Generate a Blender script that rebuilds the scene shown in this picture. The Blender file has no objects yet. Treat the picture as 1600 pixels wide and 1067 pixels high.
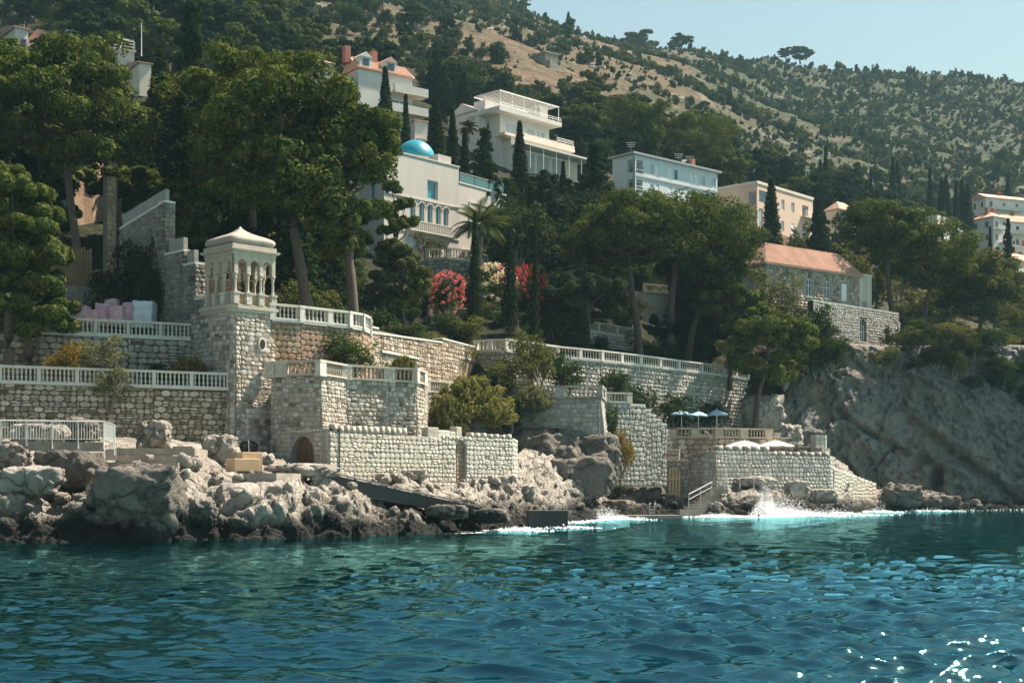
import bpy, math, random
import numpy as np
from mathutils import Vector, Matrix, noise

# ---------------------------------------------------------------- camera, light, exposure
S = bpy.context.scene
COL = S.collection
F, HY, CH = 2198.0, 765.0, 2.2            # focal length and horizon of the photograph in its pixels, eye height
cam = bpy.data.cameras.new('camera'); camo = bpy.data.objects.new('camera', cam); COL.objects.link(camo)
cam.sensor_width = 36.0; cam.lens = 36.0 * F / 1600.0
cam.shift_y = (HY - 533.5) / 1600.0
cam.clip_start = 0.5; cam.clip_end = 6000
camo.location = (0, 0, CH); camo.rotation_euler = (math.radians(90), 0, 0)
S.camera = camo

SUN_AZ, SUN_EL = math.radians(64), math.radians(54)   # clockwise from the view direction
w = bpy.data.worlds.new('World'); S.world = w; w.use_nodes = True
nt = w.node_tree
bgn = nt.nodes['Background']
sky = nt.nodes.new('ShaderNodeTexSky'); sky.sky_type = 'NISHITA'; sky.sun_disc = False
sky.sun_elevation = SUN_EL; sky.sun_rotation = SUN_AZ
sky.air_density = 2.0; sky.dust_density = 1.0; sky.ozone_density = 3.0; sky.altitude = 0
wb = nt.nodes.new('ShaderNodeMix'); wb.data_type = 'RGBA'; wb.blend_type = 'MULTIPLY'; wb.inputs[0].default_value = 1.0; wb.inputs[7].default_value = (.90, .87, .80, 1)
nt.links.new(sky.outputs[0], wb.inputs[6]); nt.links.new(wb.outputs[2], bgn.inputs[0]); bgn.inputs[1].default_value = 0.052
sl = bpy.data.lights.new('sun', 'SUN'); slo = bpy.data.objects.new('sun', sl); COL.objects.link(slo)
sl.energy = 5.0; sl.angle = math.radians(0.55); sl.color = (1.0, 0.885, 0.75)
sd = Vector((math.sin(SUN_AZ) * math.cos(SUN_EL), math.cos(SUN_AZ) * math.cos(SUN_EL), math.sin(SUN_EL)))
slo.rotation_euler = sd.to_track_quat('Z', 'Y').to_euler(); slo.location = (60, 20, 120)
S.view_settings.view_transform = 'Standard'; S.view_settings.look = 'None'
S.view_settings.exposure = 1.5; S.view_settings.gamma = 1.0; S.view_settings.use_curve_mapping = False
S.render.engine = 'CYCLES'
S.cycles.use_denoising = True
S.cycles.max_bounces = 6; S.cycles.diffuse_bounces = 3; S.cycles.glossy_bounces = 3
S.cycles.transmission_bounces = 3; S.cycles.transparent_max_bounces = 6; S.cycles.volume_bounces = 0
S.cycles.sample_clamp_indirect = 6.0
S.cycles.volume_step_rate = 4.0

RND = random.Random(7)
# ---------------------------------------------------------------- helpers
def P(x, y, Y):
    """the point at depth Y seen at photograph pixel x, y"""
    return Vector(((x - 800) / F * Y, Y, CH + (HY - y) / F * Y))
def XY(x, Y): return ((x - 800) / F * Y, Y)
def ZP(y, Y): return CH + (HY - y) / F * Y
def PXL(p): return (800 + p[0] / p[1] * F, HY - (p[2] - CH) / p[1] * F)

def tag(o, label=None, cat=None, group=None, kind=None):
    if label: o['label'] = label
    if cat: o['category'] = cat
    if group: o['group'] = group
    if kind: o['kind'] = kind
    return o
def empty(name, loc, label=None, cat=None, group=None):
    o = bpy.data.objects.new(name, None); COL.objects.link(o); o.location = loc
    o.empty_display_size = 0.3
    return tag(o, label, cat, group)
def origin(o):
    v = Vector((0, 0, 0))
    while o is not None:
        v += o.location; o = o.parent
    return v
def link(name, me, parent=None, loc=None, rot=None, scale=None):
    o = bpy.data.objects.new(name, me); COL.objects.link(o)
    if parent is not None: o.parent = parent
    if loc is not None: o.location = loc
    if rot is not None: o.rotation_euler = rot
    if scale is not None: o.scale = scale
    return o
def mesh_np(name, V, Fc, mat=None, smooth=False):
    V = np.asarray(V, dtype=np.float32); Fc = np.asarray(Fc, dtype=np.int32)
    k = Fc.shape[1]; n = Fc.shape[0]
    me = bpy.data.meshes.new(name)
    me.vertices.add(len(V)); me.vertices.foreach_set('co', V.ravel())
    me.loops.add(n * k); me.loops.foreach_set('vertex_index', Fc.ravel())
    me.polygons.add(n); me.polygons.foreach_set('loop_start', np.arange(0, n * k, k, dtype=np.int32))
    me.polygons.foreach_set('loop_total', np.full(n, k, dtype=np.int32))
    if smooth: me.polygons.foreach_set('use_smooth', np.ones(n, dtype=bool))
    me.update(calc_edges=True)
    if mat: me.materials.append(mat)
    return me

class MB:
    """collects shapes in world coordinates; build() links them as one mesh object"""
    def __init__(s): s.v = []; s.f = []
    def add(s, vs, fs):
        b = len(s.v); s.v += [tuple(q) for q in vs]; s.f += [tuple(b + i for i in f) for f in fs]
    def hexa(s, a):      # bottom four then top four
        s.add(a, [(0, 3, 2, 1), (4, 5, 6, 7), (0, 1, 5, 4), (1, 2, 6, 5), (2, 3, 7, 6), (3, 0, 4, 7)])
    def box(s, o, u, n, L, D, H, bev=0):
        """corner o, length L along u, depth D along n, height H"""
        o = Vector(o); u = Vector((u[0], u[1], 0)) * L; n = Vector((n[0], n[1], 0)) * D; z = Vector((0, 0, H))
        s.hexa([o, o + u, o + u + n, o + n, o + z, o + u + z, o + u + n + z, o + n + z])
    def cbox(s, c, u, L, D, H):
        u = Vector((u[0], u[1], 0)).normalized(); n = Vector((-u.y, u.x, 0))
        s.box(Vector(c) - u * L / 2 - n * D / 2, u, n, L, D, H)
    def prism(s, poly, z0, z1):
        n = len(poly)
        s.add([(p[0], p[1], z0) for p in poly] + [(p[0], p[1], z1) for p in poly],
              [tuple(range(n))[::-1], tuple(range(n, 2 * n))] + [(i, (i + 1) % n, n + (i + 1) % n, n + i) for i in range(n)])
    def tube(s, pts, r, n=8, cap=True):
        pts = [Vector(p) for p in pts]
        rs = r if isinstance(r, (list, tuple)) else [r] * len(pts)
        vs = []; fs = []
        for i, p in enumerate(pts):
            t = (pts[min(i + 1, len(pts) - 1)] - pts[max(i - 1, 0)]).normalized()
            a = t.cross(Vector((0, 0, 1)))
            if a.length < 1e-3: a = t.cross(Vector((0, 1, 0)))
            a.normalize(); b = t.cross(a)
            for k in range(n):
                g = 2 * math.pi * k / n
                vs.append(p + (a * math.cos(g) + b * math.sin(g)) * rs[i])
        for i in range(len(pts) - 1):
            for k in range(n):
                fs.append((i * n + k, i * n + (k + 1) % n, (i + 1) * n + (k + 1) % n, (i + 1) * n + k))
        if cap:
            fs.append(tuple(range(n))[::-1]); fs.append(tuple(range((len(pts) - 1) * n, len(pts) * n)))
        s.add(vs, fs)
    def lathe(s, prof, n=8, loc=(0, 0, 0), sq=False):
        vs = []; fs = []
        for (r, z) in prof:
            for k in range(n):
                g = 2 * math.pi * (k + .5) / n
                vs.append((loc[0] + r * math.cos(g), loc[1] + r * math.sin(g), loc[2] + z))
        for i in range(len(prof) - 1):
            for k in range(n):
                fs.append((i * n + k, i * n + (k + 1) % n, (i + 1) * n + (k + 1) % n, (i + 1) * n + k))
        fs.append(tuple(range(n))[::-1]); fs.append(tuple(range((len(prof) - 1) * n, len(prof) * n)))
        s.add(vs, fs)
    def face(s, O, u, W, H, holes, depth):
        """a wall face with openings (u0, z0, w, h, arched) cut through and their reveals"""
        O = Vector(O); u = Vector((u[0], u[1], 0)).normalized(); n = Vector((u.y, -u.x, 0)); z = Vector((0, 0, 1))
        us = sorted({0.0, W} | {h[0] for h in holes} | {h[0] + h[2] for h in holes})
        zs = sorted({0.0, H} | {h[1] for h in holes} | {h[1] + h[3] for h in holes})
        def q(a, b, c, d): s.add([a, b, c, d], [(0, 1, 2, 3)])
        for i in range(len(us) - 1):
            for j in range(len(zs) - 1):
                cu, cz = (us[i] + us[i + 1]) / 2, (zs[j] + zs[j + 1]) / 2
                if any(h[0] < cu < h[0] + h[2] and h[1] < cz < h[1] + h[3] for h in holes): continue
                q(O + u * us[i] + z * zs[j], O + u * us[i + 1] + z * zs[j], O + u * us[i + 1] + z * zs[j + 1], O + u * us[i] + z * zs[j + 1])
        for h in holes:
            a, b, c, d = h[0], h[1], h[0] + h[2], h[1] + h[3]
            arch = len(h) > 4 and h[4]
            r = h[2] / 2
            zt = d - (r if arch == 1 else h[2] * .8 if arch == 2 else 0)
            pts = [(a, b), (c, b), (c, zt)]
            if arch:
                K = 10
                top = []
                for k in range(K + 1):
                    if arch == 2:          # pointed
                        t = k / K
                        if t <= .5: top.append((c - h[2] * .5 * (1 - math.cos(math.pi * t)) , zt + (d - zt) * math.sin(math.pi * t)))
                        else: top.append((a + h[2] * .5 * (1 - math.cos(math.pi * (1 - t))), zt + (d - zt) * math.sin(math.pi * t)))
                    else:
                        g = math.pi * k / K
                        top.append(((a + c) / 2 + r * math.cos(g), zt + r * math.sin(g)))
                for k in range(K):
                    corner = (c, d) if k < K / 2 else (a, d)
                    s.add([O + u * corner[0] + z * corner[1], O + u * top[k + 1][0] + z * top[k + 1][1], O + u * top[k][0] + z * top[k][1]], [(0, 1, 2)])
                mid = top[K // 2]
                s.add([O + u * c + z * d, O + u * a + z * d, O + u * mid[0] + z * mid[1]], [(0, 1, 2)])
                pts += top[1:]
            else: pts.append((a, d))
            for k in range(len(pts)):
                p, p2 = pts[k], pts[(k + 1) % len(pts)]
                A = O + u * p[0] + z * p[1]; B = O + u * p2[0] + z * p2[1]
                q(A, A - n * depth, B - n * depth, B)
    def build(s, name, mat, parent=None, smooth=False, label=None, cat=None, group=None, kind=None, bevel=0):
        o0 = origin(parent) if parent is not None else Vector((0, 0, 0))
        me = bpy.data.meshes.new(name)
        me.from_pydata([(a - o0.x, b - o0.y, c - o0.z) for a, b, c in s.v], [], s.f)
        if smooth: me.polygons.foreach_set('use_smooth', np.ones(len(me.polygons), dtype=bool))
        me.update()
        if mat: me.materials.append(mat)
        o = link(name, me, parent)
        if bevel:
            m = o.modifiers.new('bevel', 'BEVEL'); m.width = bevel; m.segments = 2; m.limit_method = 'ANGLE'
        return tag(o, label, cat, group, kind)
    def thing(s, name, mat, label, cat, group=None, **k):
        """a thing of one mesh with its origin at its base"""
        V = np.array(s.v); c = Vector(((V[:, 0].min() + V[:, 0].max()) / 2, (V[:, 1].min() + V[:, 1].max()) / 2, V[:, 2].min()))
        s.v = [(a - c.x, b - c.y, d - c.z) for a, b, d in s.v]
        o = s.build(name, mat, None, label=label, cat=cat, group=group, **k); o.location = c
        return o

# ---------------------------------------------------------------- materials
MATS = {}
def newmat(name):
    m = bpy.data.materials.new(name); m.use_nodes = True; MATS[name] = m
    return m, m.node_tree, m.node_tree.nodes['Principled BSDF']
def nd(t, typ, **k):
    n = t.nodes.new(typ)
    for a, b in k.items(): setattr(n, a, b)
    return n
def ramp(t, fac, stops):
    r = nd(t, 'ShaderNodeValToRGB'); e = r.color_ramp.elements
    while len(e) < len(stops): e.new(0.5)
    for q, (p, c) in zip(e, stops): q.position = p; q.color = (*c, 1) if len(c) == 3 else c
    t.links.new(fac, r.inputs[0]); return r.outputs[0]
def pos(t, scale=(1, 1, 1)):
    g = nd(t, 'ShaderNodeNewGeometry'); m = nd(t, 'ShaderNodeMapping'); m.inputs['Scale'].default_value = scale
    t.links.new(g.outputs['Position'], m.inputs[0]); return m.outputs[0]
def nz(t, vec, scale, detail=5, rough=.6, dist=0):
    n = nd(t, 'ShaderNodeTexNoise'); n.inputs['Scale'].default_value = scale; n.inputs['Detail'].default_value = detail
    n.inputs['Roughness'].default_value = rough; n.inputs['Distortion'].default_value = dist
    t.links.new(vec, n.inputs['Vector']); return n.outputs['Fac']
def mix(t, fac, a, b, mode='MIX'):
    m = nd(t, 'ShaderNodeMix', data_type='RGBA', blend_type=mode)
    for s_, v in ((m.inputs[0], fac), (m.inputs[6], a), (m.inputs[7], b)):
        if isinstance(v, (int, float)): s_.default_value = v
        elif isinstance(v, tuple): s_.default_value = (*v, 1)
        else: t.links.new(v, s_)
    return m.outputs[2]
def mth(t, op, a, b=None, c=None, clamp=False):
    m = nd(t, 'ShaderNodeMath', operation=op); m.use_clamp = clamp
    for s_, v in zip(m.inputs, (a, b, c)):
        if v is None: continue
        if isinstance(v, (int, float)): s_.default_value = v
        else: t.links.new(v, s_)
    return m.outputs[0]
def bump(t, b, h, strength, dist):
    n = nd(t, 'ShaderNodeBump'); n.inputs['Strength'].default_value = strength; n.inputs['Distance'].default_value = dist
    t.links.new(h, n.inputs['Height']); t.links.new(n.outputs[0], b.inputs['Normal'])
def rnd01(t):
    g = nd(t, 'ShaderNodeNewGeometry'); o = nd(t, 'ShaderNodeObjectInfo')
    return mth(t, 'FRACT', mth(t, 'ADD', g.outputs['Random Per Island'], o.outputs['Random']))
def plain(name, c, rough=.7, var=.25, scale=1.5, bmp=.15, metal=0, streak=False):
    m, t, b = newmat(name)
    v = pos(t, (1, 1, .25) if streak else (1, 1, 1))
    n1 = nz(t, v, scale, 6); n2 = nz(t, pos(t), scale * 9, 4)
    d = tuple(q * (1 - var) for q in c); l = tuple(min(1, q * (1 + var * .5)) for q in c)
    cl = ramp(t, n1, [(.3, d), (.7, l)])
    cl = mix(t, .35, cl, ramp(t, n2, [(.3, d), (.7, l)]))
    t.links.new(cl, b.inputs['Base Color']); b.inputs['Roughness'].default_value = rough; b.inputs['Metallic'].default_value = metal
    if bmp: bump(t, b, n2, bmp, .03)
    return m
def stonemat(name, cols, mort=False, stain=0.35):
    m, t, b = newmat(name)
    r = rnd01(t); k = len(cols) - 1
    c = ramp(t, r, [(i / k * .96 + .02, q) for i, q in enumerate(cols)])
    n1 = nz(t, pos(t), 4.5, 6); n2 = nz(t, pos(t), .55, 4); n3 = nz(t, pos(t), 18, 4)
    c = mix(t, .6, c, ramp(t, n1, [(.3, (.5, .48, .45)), (.7, (1.12, 1.1, 1.06))]), 'MULTIPLY')
    c = mix(t, mth(t, 'MULTIPLY', ramp(t, n2, [(.52, (0, 0, 0)), (.72, (1, 1, 1))]), stain), c, (.16, .10, .06))
    t.links.new(c, b.inputs['Base Color']); b.inputs['Roughness'].default_value = .9
    b.inputs['Specular IOR Level'].default_value = .2
    bump(t, b, mth(t, 'ADD', n1, mth(t, 'MULTIPLY', n3, .4)), .6, .06)
    return m
def leafmat(name, a, b_, c, trans=.3, hue=None):
    m, t, b = newmat(name)
    r = rnd01(t); o = nd(t, 'ShaderNodeObjectInfo')
    cl = ramp(t, r, [(0, a), (.5, b_), (1, c)])
    cl = mix(t, .5, cl, ramp(t, o.outputs['Random'], [(0, (.6, .62, .62)), (1, (1.25, 1.15, .95))]), 'MULTIPLY')
    out = t.nodes['Material Output']
    d = nd(t, 'ShaderNodeBsdfDiffuse'); tr = nd(t, 'ShaderNodeBsdfTranslucent'); ms = nd(t, 'ShaderNodeMixShader')
    ms.inputs[0].default_value = trans
    t.links.new(cl, d.inputs[0]); t.links.new(mix(t, 1.0, cl, (1.25, 1.2, .55), 'MULTIPLY'), tr.inputs[0])
    t.links.new(d.outputs[0], ms.inputs[1]); t.links.new(tr.outputs[0], ms.inputs[2]); t.links.new(ms.outputs[0], out.inputs[0])
    t.nodes.remove(b)
    return m

M_STONE = stonemat('limestone_blocks', [(.17, .135, .10), (.40, .355, .295), (.54, .49, .42), (.27, .21, .155), (.60, .56, .50), (.37, .315, .25)], stain=.15)
M_STONEW = stonemat('warm_rubble', [(.16, .12, .085), (.38, .31, .24), (.50, .43, .345), (.25, .185, .13), (.56, .50, .42), (.33, .265, .20)], stain=.25)
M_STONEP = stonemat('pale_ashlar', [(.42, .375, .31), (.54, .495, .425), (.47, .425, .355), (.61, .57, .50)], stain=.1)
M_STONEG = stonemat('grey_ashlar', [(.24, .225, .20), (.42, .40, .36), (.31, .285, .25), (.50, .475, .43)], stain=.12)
M_STONED = stonemat('shade_toned_ashlar', [(.14, .135, .12), (.25, .235, .21), (.19, .175, .15), (.29, .275, .25)], stain=.3)  # darker copy of the grey ashlar: shade by the stair wall put into its colour
M_STONEB = stonemat('brown_rubble', [(.26, .17, .11), (.36, .25, .17), (.42, .33, .25), (.30, .19, .12), (.40, .29, .20)], stain=.55)
M_MORT = plain('mortar', (.20, .175, .145), .95, .3, 3)
M_MORTL = plain('pale_mortar', (.29, .265, .23), .95, .3, 3)
M_WHITE = plain('white_balustrade', (.52, .485, .425), .75, .28, 1.8, .2, streak=True)
M_BUFF = plain('buff_limestone', (.42, .36, .285), .8, .3, 2.2, .3)
M_KROOF = plain('weathered_roof_plaster', (.33, .285, .235), .85, .25, 1.6, .25)
M_COPE = plain('coping_stone', (.56, .53, .475), .85, .25, 2.5, .25)
M_TRIMS = plain('grey_parapet_stone', (.27, .255, .23), .9, .3, 2, .4)
M_CONC = plain('concrete', (.29, .255, .21), .9, .45, 1.6, .6)
M_DCONC = plain('shade_toned_concrete', (.032, .031, .028), .7, .4, 1.2, .3)  # near-black base colour: the shade on the ramp wall is painted in
M_EARTH = plain('dry_earth', (.22, .16, .10), .95, .4, .6, .6)
M_IRON = plain('white_painted_metal', (.72, .68, .62), .5, .12, 4, 0)
M_STEEL = plain('galvanised_metal', (.42, .42, .42), .45, .2, 4, 0, .4)
M_WWALL = plain('white_render', (.56, .53, .485), .85, .14, .7, .08, streak=True)
M_MARBLE = plain('pale_marble_facade', (.43, .395, .345), .7, .16, .9, .05, streak=True)
M_CREAM = plain('cream_render', (.62, .53, .43), .85, .14, .6, .08)
M_PINK = plain('pink_render', (.60, .43, .33), .85, .12, .6, .08)
M_BLUEW = plain('pale_blue_panels', (.54, .58, .59), .7, .12, .8, .04)
M_TRIM = plain('grey_trim', (.30, .31, .31), .7, .15, 2, 0)
M_WOOD = plain('weathered_brown_wood', (.16, .085, .04), .7, .45, 2.5, .3, streak=True)
M_GOLD = plain('honey_wood', (.70, .46, .20), .6, .25, 3, .2, streak=True)
M_BARK = plain('pine_bark', (.105, .075, .055), .95, .5, 6, .9)
M_BARKG = plain('grey_bark', (.17, .15, .13), .95, .4, 6, .8)
M_PINKW = plain('pink_wrapping', (.55, .36, .42), .45, .3, 3.5, .6)
M_TARP = plain('pale_tarpaulin', (.52, .58, .63), .5, .12, 2, .3)
M_TEAL = plain('turquoise_glazed_dome', (.015, .25, .32), .38, .3, 5, .05)
M_BLUEC = plain('pale_blue_canvas', (.30, .44, .54), .8, .1, 4, 0)
M_CREAMC = plain('cream_canvas', (.78, .74, .67), .8, .06, 4, 0)
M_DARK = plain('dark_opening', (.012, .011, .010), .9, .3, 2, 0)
M_GREENSH = plain('green_shutter', (.03, .12, .09), .6, .2, 4, 0)
M_WSH = plain('white_joinery', (.68, .68, .66), .6, .1, 4, 0)
M_RED = plain('red_brick', (.32, .12, .08), .85, .3, 8, .2)
M_ROPE = plain('orange_box', (.5, .2, .06), .6, .2, 3, 0)
M_BOLL = plain('buff_painted_masonry', (.50, .36, .22), .85, .2, 2, .15)
def glass(name, c, r=.12):
    m, t, b = newmat(name)
    b.inputs['Base Color'].default_value = (*c, 1); b.inputs['Roughness'].default_value = r; b.inputs['Specular IOR Level'].default_value = .7
    return m
M_GLASS = glass('window_glass', (.03, .05, .06)); M_BGLASS = glass('blue_window_glass', (.03, .20, .28)); M_CURT = glass('curtained_glass', (.33, .40, .43), .25)

def tilemat():
    m, t, b = newmat('terracotta_tiles')
    v = pos(t); n1 = nz(t, v, .8, 4); n2 = nz(t, v, 7, 4)
    c = ramp(t, n2, [(.3, (.36, .18, .115)), (.5, (.48, .27, .185)), (.72, (.56, .37, .275))])
    c = mix(t, .4, c, ramp(t, n1, [(.35, (.34, .20, .14)), (.65, (.56, .36, .26))]))
    t.links.new(c, b.inputs['Base Color']); b.inputs['Roughness'].default_value = .85; bump(t, b, n2, .4, .05)
    return m
M_TILE = tilemat()

def rockmat(name, lo, mid, hi, wet, stain, crack_scale=.55, cr=.6):
    m, t, b = newmat(name)
    v = pos(t); n1 = nz(t, v, .35, 7, .62, .6); n2 = nz(t, v, 2.4, 8, .68); n3 = nz(t, v, 9, 5, .7)
    c = ramp(t, n2, [(.28, lo), (.5, mid), (.72, hi)])
    c = mix(t, .5, c, ramp(t, n1, [(.3, tuple(q * .55 for q in mid)), (.6, hi)]))
    c = mix(t, mth(t, 'MULTIPLY', ramp(t, nz(t, pos(t, (1, 1, .3)), .28, 5), [(.52, (0, 0, 0)), (.7, (1, 1, 1))]), stain[3]), c, stain[:3])
    vo = nd(t, 'ShaderNodeTexVoronoi', feature='DISTANCE_TO_EDGE'); vo.inputs['Scale'].default_value = crack_scale
    dv = nd(t, 'ShaderNodeVectorMath', operation='MULTIPLY_ADD')
    nn = nd(t, 'ShaderNodeTexNoise'); nn.inputs['Scale'].default_value = 1.1; nn.inputs['Detail'].default_value = 4; t.links.new(v, nn.inputs['Vector'])
    t.links.new(nn.outputs['Color'], dv.inputs[0]); dv.inputs[1].default_value = (1.5, 1.5, 1.5); t.links.new(v, dv.inputs[2])
    t.links.new(dv.outputs[0], vo.inputs['Vector'])
    ck = ramp(t, vo.outputs['Distance'], [(0, (0, 0, 0)), (.05, (1, 1, 1))])
    c = mix(t, cr, c, mix(t, 1.0, c, ck, 'MULTIPLY'))
    rough = .9
    if wet:
        g = nd(t, 'ShaderNodeNewGeometry'); sx = nd(t, 'ShaderNodeSeparateXYZ'); t.links.new(g.outputs['Position'], sx.inputs[0])
        wz = mth(t, 'ADD', sx.outputs[2], mth(t, 'MULTIPLY', mth(t, 'SUBTRACT', n1, .5), 2.6))
        wz = mth(t, 'ADD', wz, mth(t, 'MULTIPLY', mth(t, 'SUBTRACT', n2, .5), 1.3))
        wm = ramp(t, mth(t, 'MULTIPLY', wz, 1 / 3.0), [(wet[0] / 3, (1, 1, 1)), (wet[1] / 3, (0, 0, 0))])
        c = mix(t, wm, c, (.022, .021, .018))
    t.links.new(c, b.inputs['Base Color']); b.inputs['Roughness'].default_value = rough; b.inputs['Specular IOR Level'].default_value = .25
    h = mth(t, 'ADD', mth(t, 'MULTIPLY', n2, 1.0), mth(t, 'MULTIPLY', n3, .35)); h = mth(t, 'ADD', h, mth(t, 'MULTIPLY', ck, .25))
    bump(t, b, h, 1.0, .5)
    return m
M_ROCK = rockmat('weathered_limestone', (.16, .13, .105), (.37, .325, .27), (.60, .55, .48), (.7, 1.8), (.22, .15, .10, .5))
M_DROCK = rockmat('dark_stained_rock', (.075, .066, .058), (.17, .148, .125), (.30, .262, .22), (.3, 1.0), (.20, .105, .06, .75), .4)
M_CLIFF = rockmat('grey_cliff_rock', (.085, .08, .07), (.185, .172, .15), (.30, .283, .25), (.2, 1.2), (.26, .165, .10, .75), .13, .28)

def hillmat():
    m, t, b = newmat('dry_hillside')
    v = pos(t); n1 = nz(t, v, .018, 6, .6, .3); n2 = nz(t, v, .11, 7, .65); n3 = nz(t, v, .7, 6, .7)
    g = ramp(t, n3, [(.3, (.09, .062, .038)), (.5, (.165, .114, .072)), (.72, (.24, .172, .117))])
    gr = ramp(t, n3, [(.3, (.036, .048, .026)), (.55, (.066, .076, .042)), (.75, (.125, .118, .068))])
    sx = nd(t, 'ShaderNodeSeparateXYZ'); gg = nd(t, 'ShaderNodeNewGeometry'); t.links.new(gg.outputs['Position'], sx.inputs[0])
    east = mth(t, 'MULTIPLY', sx.outputs[0], .0008, clamp=True)
    k = mth(t, 'ADD', mth(t, 'ADD', mth(t, 'MULTIPLY', n1, .55), mth(t, 'MULTIPLY', n2, .45)), east)
    c = mix(t, ramp(t, k, [(.40, (0, 0, 0)), (.60, (1, 1, 1))]), g, gr)
    rk = ramp(t, n3, [(.3, (.22, .21, .19)), (.7, (.50, .47, .43))])
    c = mix(t, mth(t, 'MULTIPLY', ramp(t, nz(t, pos(t, (1, 1, 1.6)), .06, 7, .7), [(.60, (0, 0, 0)), (.68, (1, 1, 1))]), .6), c, rk)
    c = mix(t, .85, c, ramp(t, nz(t, pos(t, (1, 1, 1.4)), .30, 8, .72), [(.30, (.42, .42, .40)), (.55, (1, 1, 1)), (.75, (1.25, 1.2, 1.15))]), 'MULTIPLY')
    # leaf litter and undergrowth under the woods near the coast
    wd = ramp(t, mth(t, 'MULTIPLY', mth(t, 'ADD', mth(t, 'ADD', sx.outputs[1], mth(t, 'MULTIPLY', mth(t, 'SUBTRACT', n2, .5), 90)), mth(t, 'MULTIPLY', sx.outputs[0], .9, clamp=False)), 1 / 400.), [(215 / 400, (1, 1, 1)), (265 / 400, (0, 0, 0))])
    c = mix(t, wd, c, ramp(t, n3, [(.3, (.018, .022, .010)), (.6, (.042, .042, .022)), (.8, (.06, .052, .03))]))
    t.links.new(c, b.inputs['Base Color']); b.inputs['Roughness'].default_value = .95; b.inputs['Specular IOR Level'].default_value = .1
    bump(t, b, n3, 1.0, 1.2)
    return m
M_HILL = hillmat()
def watermat():
    m, t, b = newmat('sea_water')
    v = pos(t, (.55, 1.15, 1))
    h = mth(t, 'ADD', nz(t, v, 9.0, 3, .55), mth(t, 'MULTIPLY', nz(t, v, 2.6, 3, .55), 2.2))
    n1 = nz(t, v, .05, 3)
    c = ramp(t, n1, [(.35, (.0003, .0060, .0062)), (.65, (.0002, .0066, .0092))])
    t.nodes.remove(b)
    bp = nd(t, 'ShaderNodeBump'); bp.inputs['Strength'].default_value = .13; bp.inputs['Distance'].default_value = .07; t.links.new(h, bp.inputs['Height'])
    fr = nd(t, 'ShaderNodeFresnel'); fr.inputs['IOR'].default_value = 2.1; gl = nd(t, 'ShaderNodeBsdfGlossy'); gl.inputs['Color'].default_value = (.40, .92, 1.0, 1); gl.inputs['Roughness'].default_value = .04
    dw = nd(t, 'ShaderNodeBsdfDiffuse'); t.links.new(c, dw.inputs[0]); wm = nd(t, 'ShaderNodeMixShader')
    for n_ in (fr, gl): t.links.new(bp.outputs[0], n_.inputs['Normal'])
    t.links.new(fr.outputs[0], wm.inputs[0]); t.links.new(dw.outputs[0], wm.inputs[1]); t.links.new(gl.outputs[0], wm.inputs[2])
    at = nd(t, 'ShaderNodeAttribute'); at.attribute_name = 'foam'
    vo = nd(t, 'ShaderNodeTexVoronoi', feature='DISTANCE_TO_EDGE'); vo.inputs['Scale'].default_value = 1.6
    dv = nd(t, 'ShaderNodeVectorMath', operation='MULTIPLY_ADD'); nn = nd(t, 'ShaderNodeTexNoise'); nn.inputs['Scale'].default_value = 1.4; nn.inputs['Detail'].default_value = 5
    pv = pos(t, (1, .5, 1)); t.links.new(pv, nn.inputs['Vector']); t.links.new(nn.outputs['Color'], dv.inputs[0]); dv.inputs[1].default_value = (1.4, 1.4, 1.4); t.links.new(pv, dv.inputs[2]); t.links.new(dv.outputs[0], vo.inputs['Vector'])
    fm = mth(t, 'SUBTRACT', mth(t, 'ADD', mth(t, 'MULTIPLY', at.outputs['Fac'], 1.5), mth(t, 'MULTIPLY', nn.outputs['Fac'], .55)), mth(t, 'ADD', .75, mth(t, 'MULTIPLY', vo.outputs['Distance'], 1.6)))
    fm = mth(t, 'MULTIPLY', fm, 5.0, clamp=True)
    df = nd(t, 'ShaderNodeBsdfDiffuse'); df.inputs[0].default_value = (.72, .73, .72, 1); ms = nd(t, 'ShaderNodeMixShader')
    t.links.new(fm, ms.inputs[0]); t.links.new(wm.outputs[0], ms.inputs[1]); t.links.new(df.outputs[0], ms.inputs[2]); t.links.new(ms.outputs[0], t.nodes['Material Output'].inputs[0])
    return m
M_WATER = watermat()
m, t, b = newmat('white_foam'); b.inputs['Base Color'].default_value = (.82, .84, .85, 1); b.inputs['Roughness'].default_value = .7; M_FOAM = m

L_PINE = leafmat('pine_needles', (.036, .058, .018), (.076, .102, .030), (.138, .150, .045), .2)
L_DARK = leafmat('dark_conifer_leaves', (.018, .032, .018), (.030, .049, .025), (.050, .070, .034), .22)
L_CYP = leafmat('cypress_leaves', (.016, .029, .015), (.030, .046, .022), (.052, .066, .032), .22)
L_OLIVE = leafmat('olive_green_leaves', (.055, .068, .026), (.10, .112, .042), (.165, .160, .062), .22)
L_BUSH = leafmat('dark_green_bush_leaves', (.022, .042, .018), (.040, .066, .026), (.066, .092, .036), .28)
L_TAMA = leafmat('pale_feathery_leaves', (.10, .105, .042), (.165, .165, .068), (.23, .22, .10), .35)
L_GOLD = leafmat('yellowing_leaves', (.09, .08, .025), (.16, .125, .035), (.20, .12, .04), .35)
L_GREY = leafmat('grey_green_leaves', (.085, .095, .058), (.135, .145, .09), (.19, .19, .125), .3)
L_HILL = leafmat('hillside_shrub_leaves', (.030, .052, .030), (.056, .080, .042), (.10, .115, .06), .25)
L_PINKF = leafmat('pink_blossom', (.45, .10, .14), (.55, .16, .20), (.62, .28, .30), .25)
L_REDF = leafmat('red_blossom', (.40, .035, .06), (.50, .07, .09), (.52, .14, .15), .25)
L_WHITEF = leafmat('white_blossom', (.55, .48, .45), (.66, .60, .56), (.60, .46, .44), .25)
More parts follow.
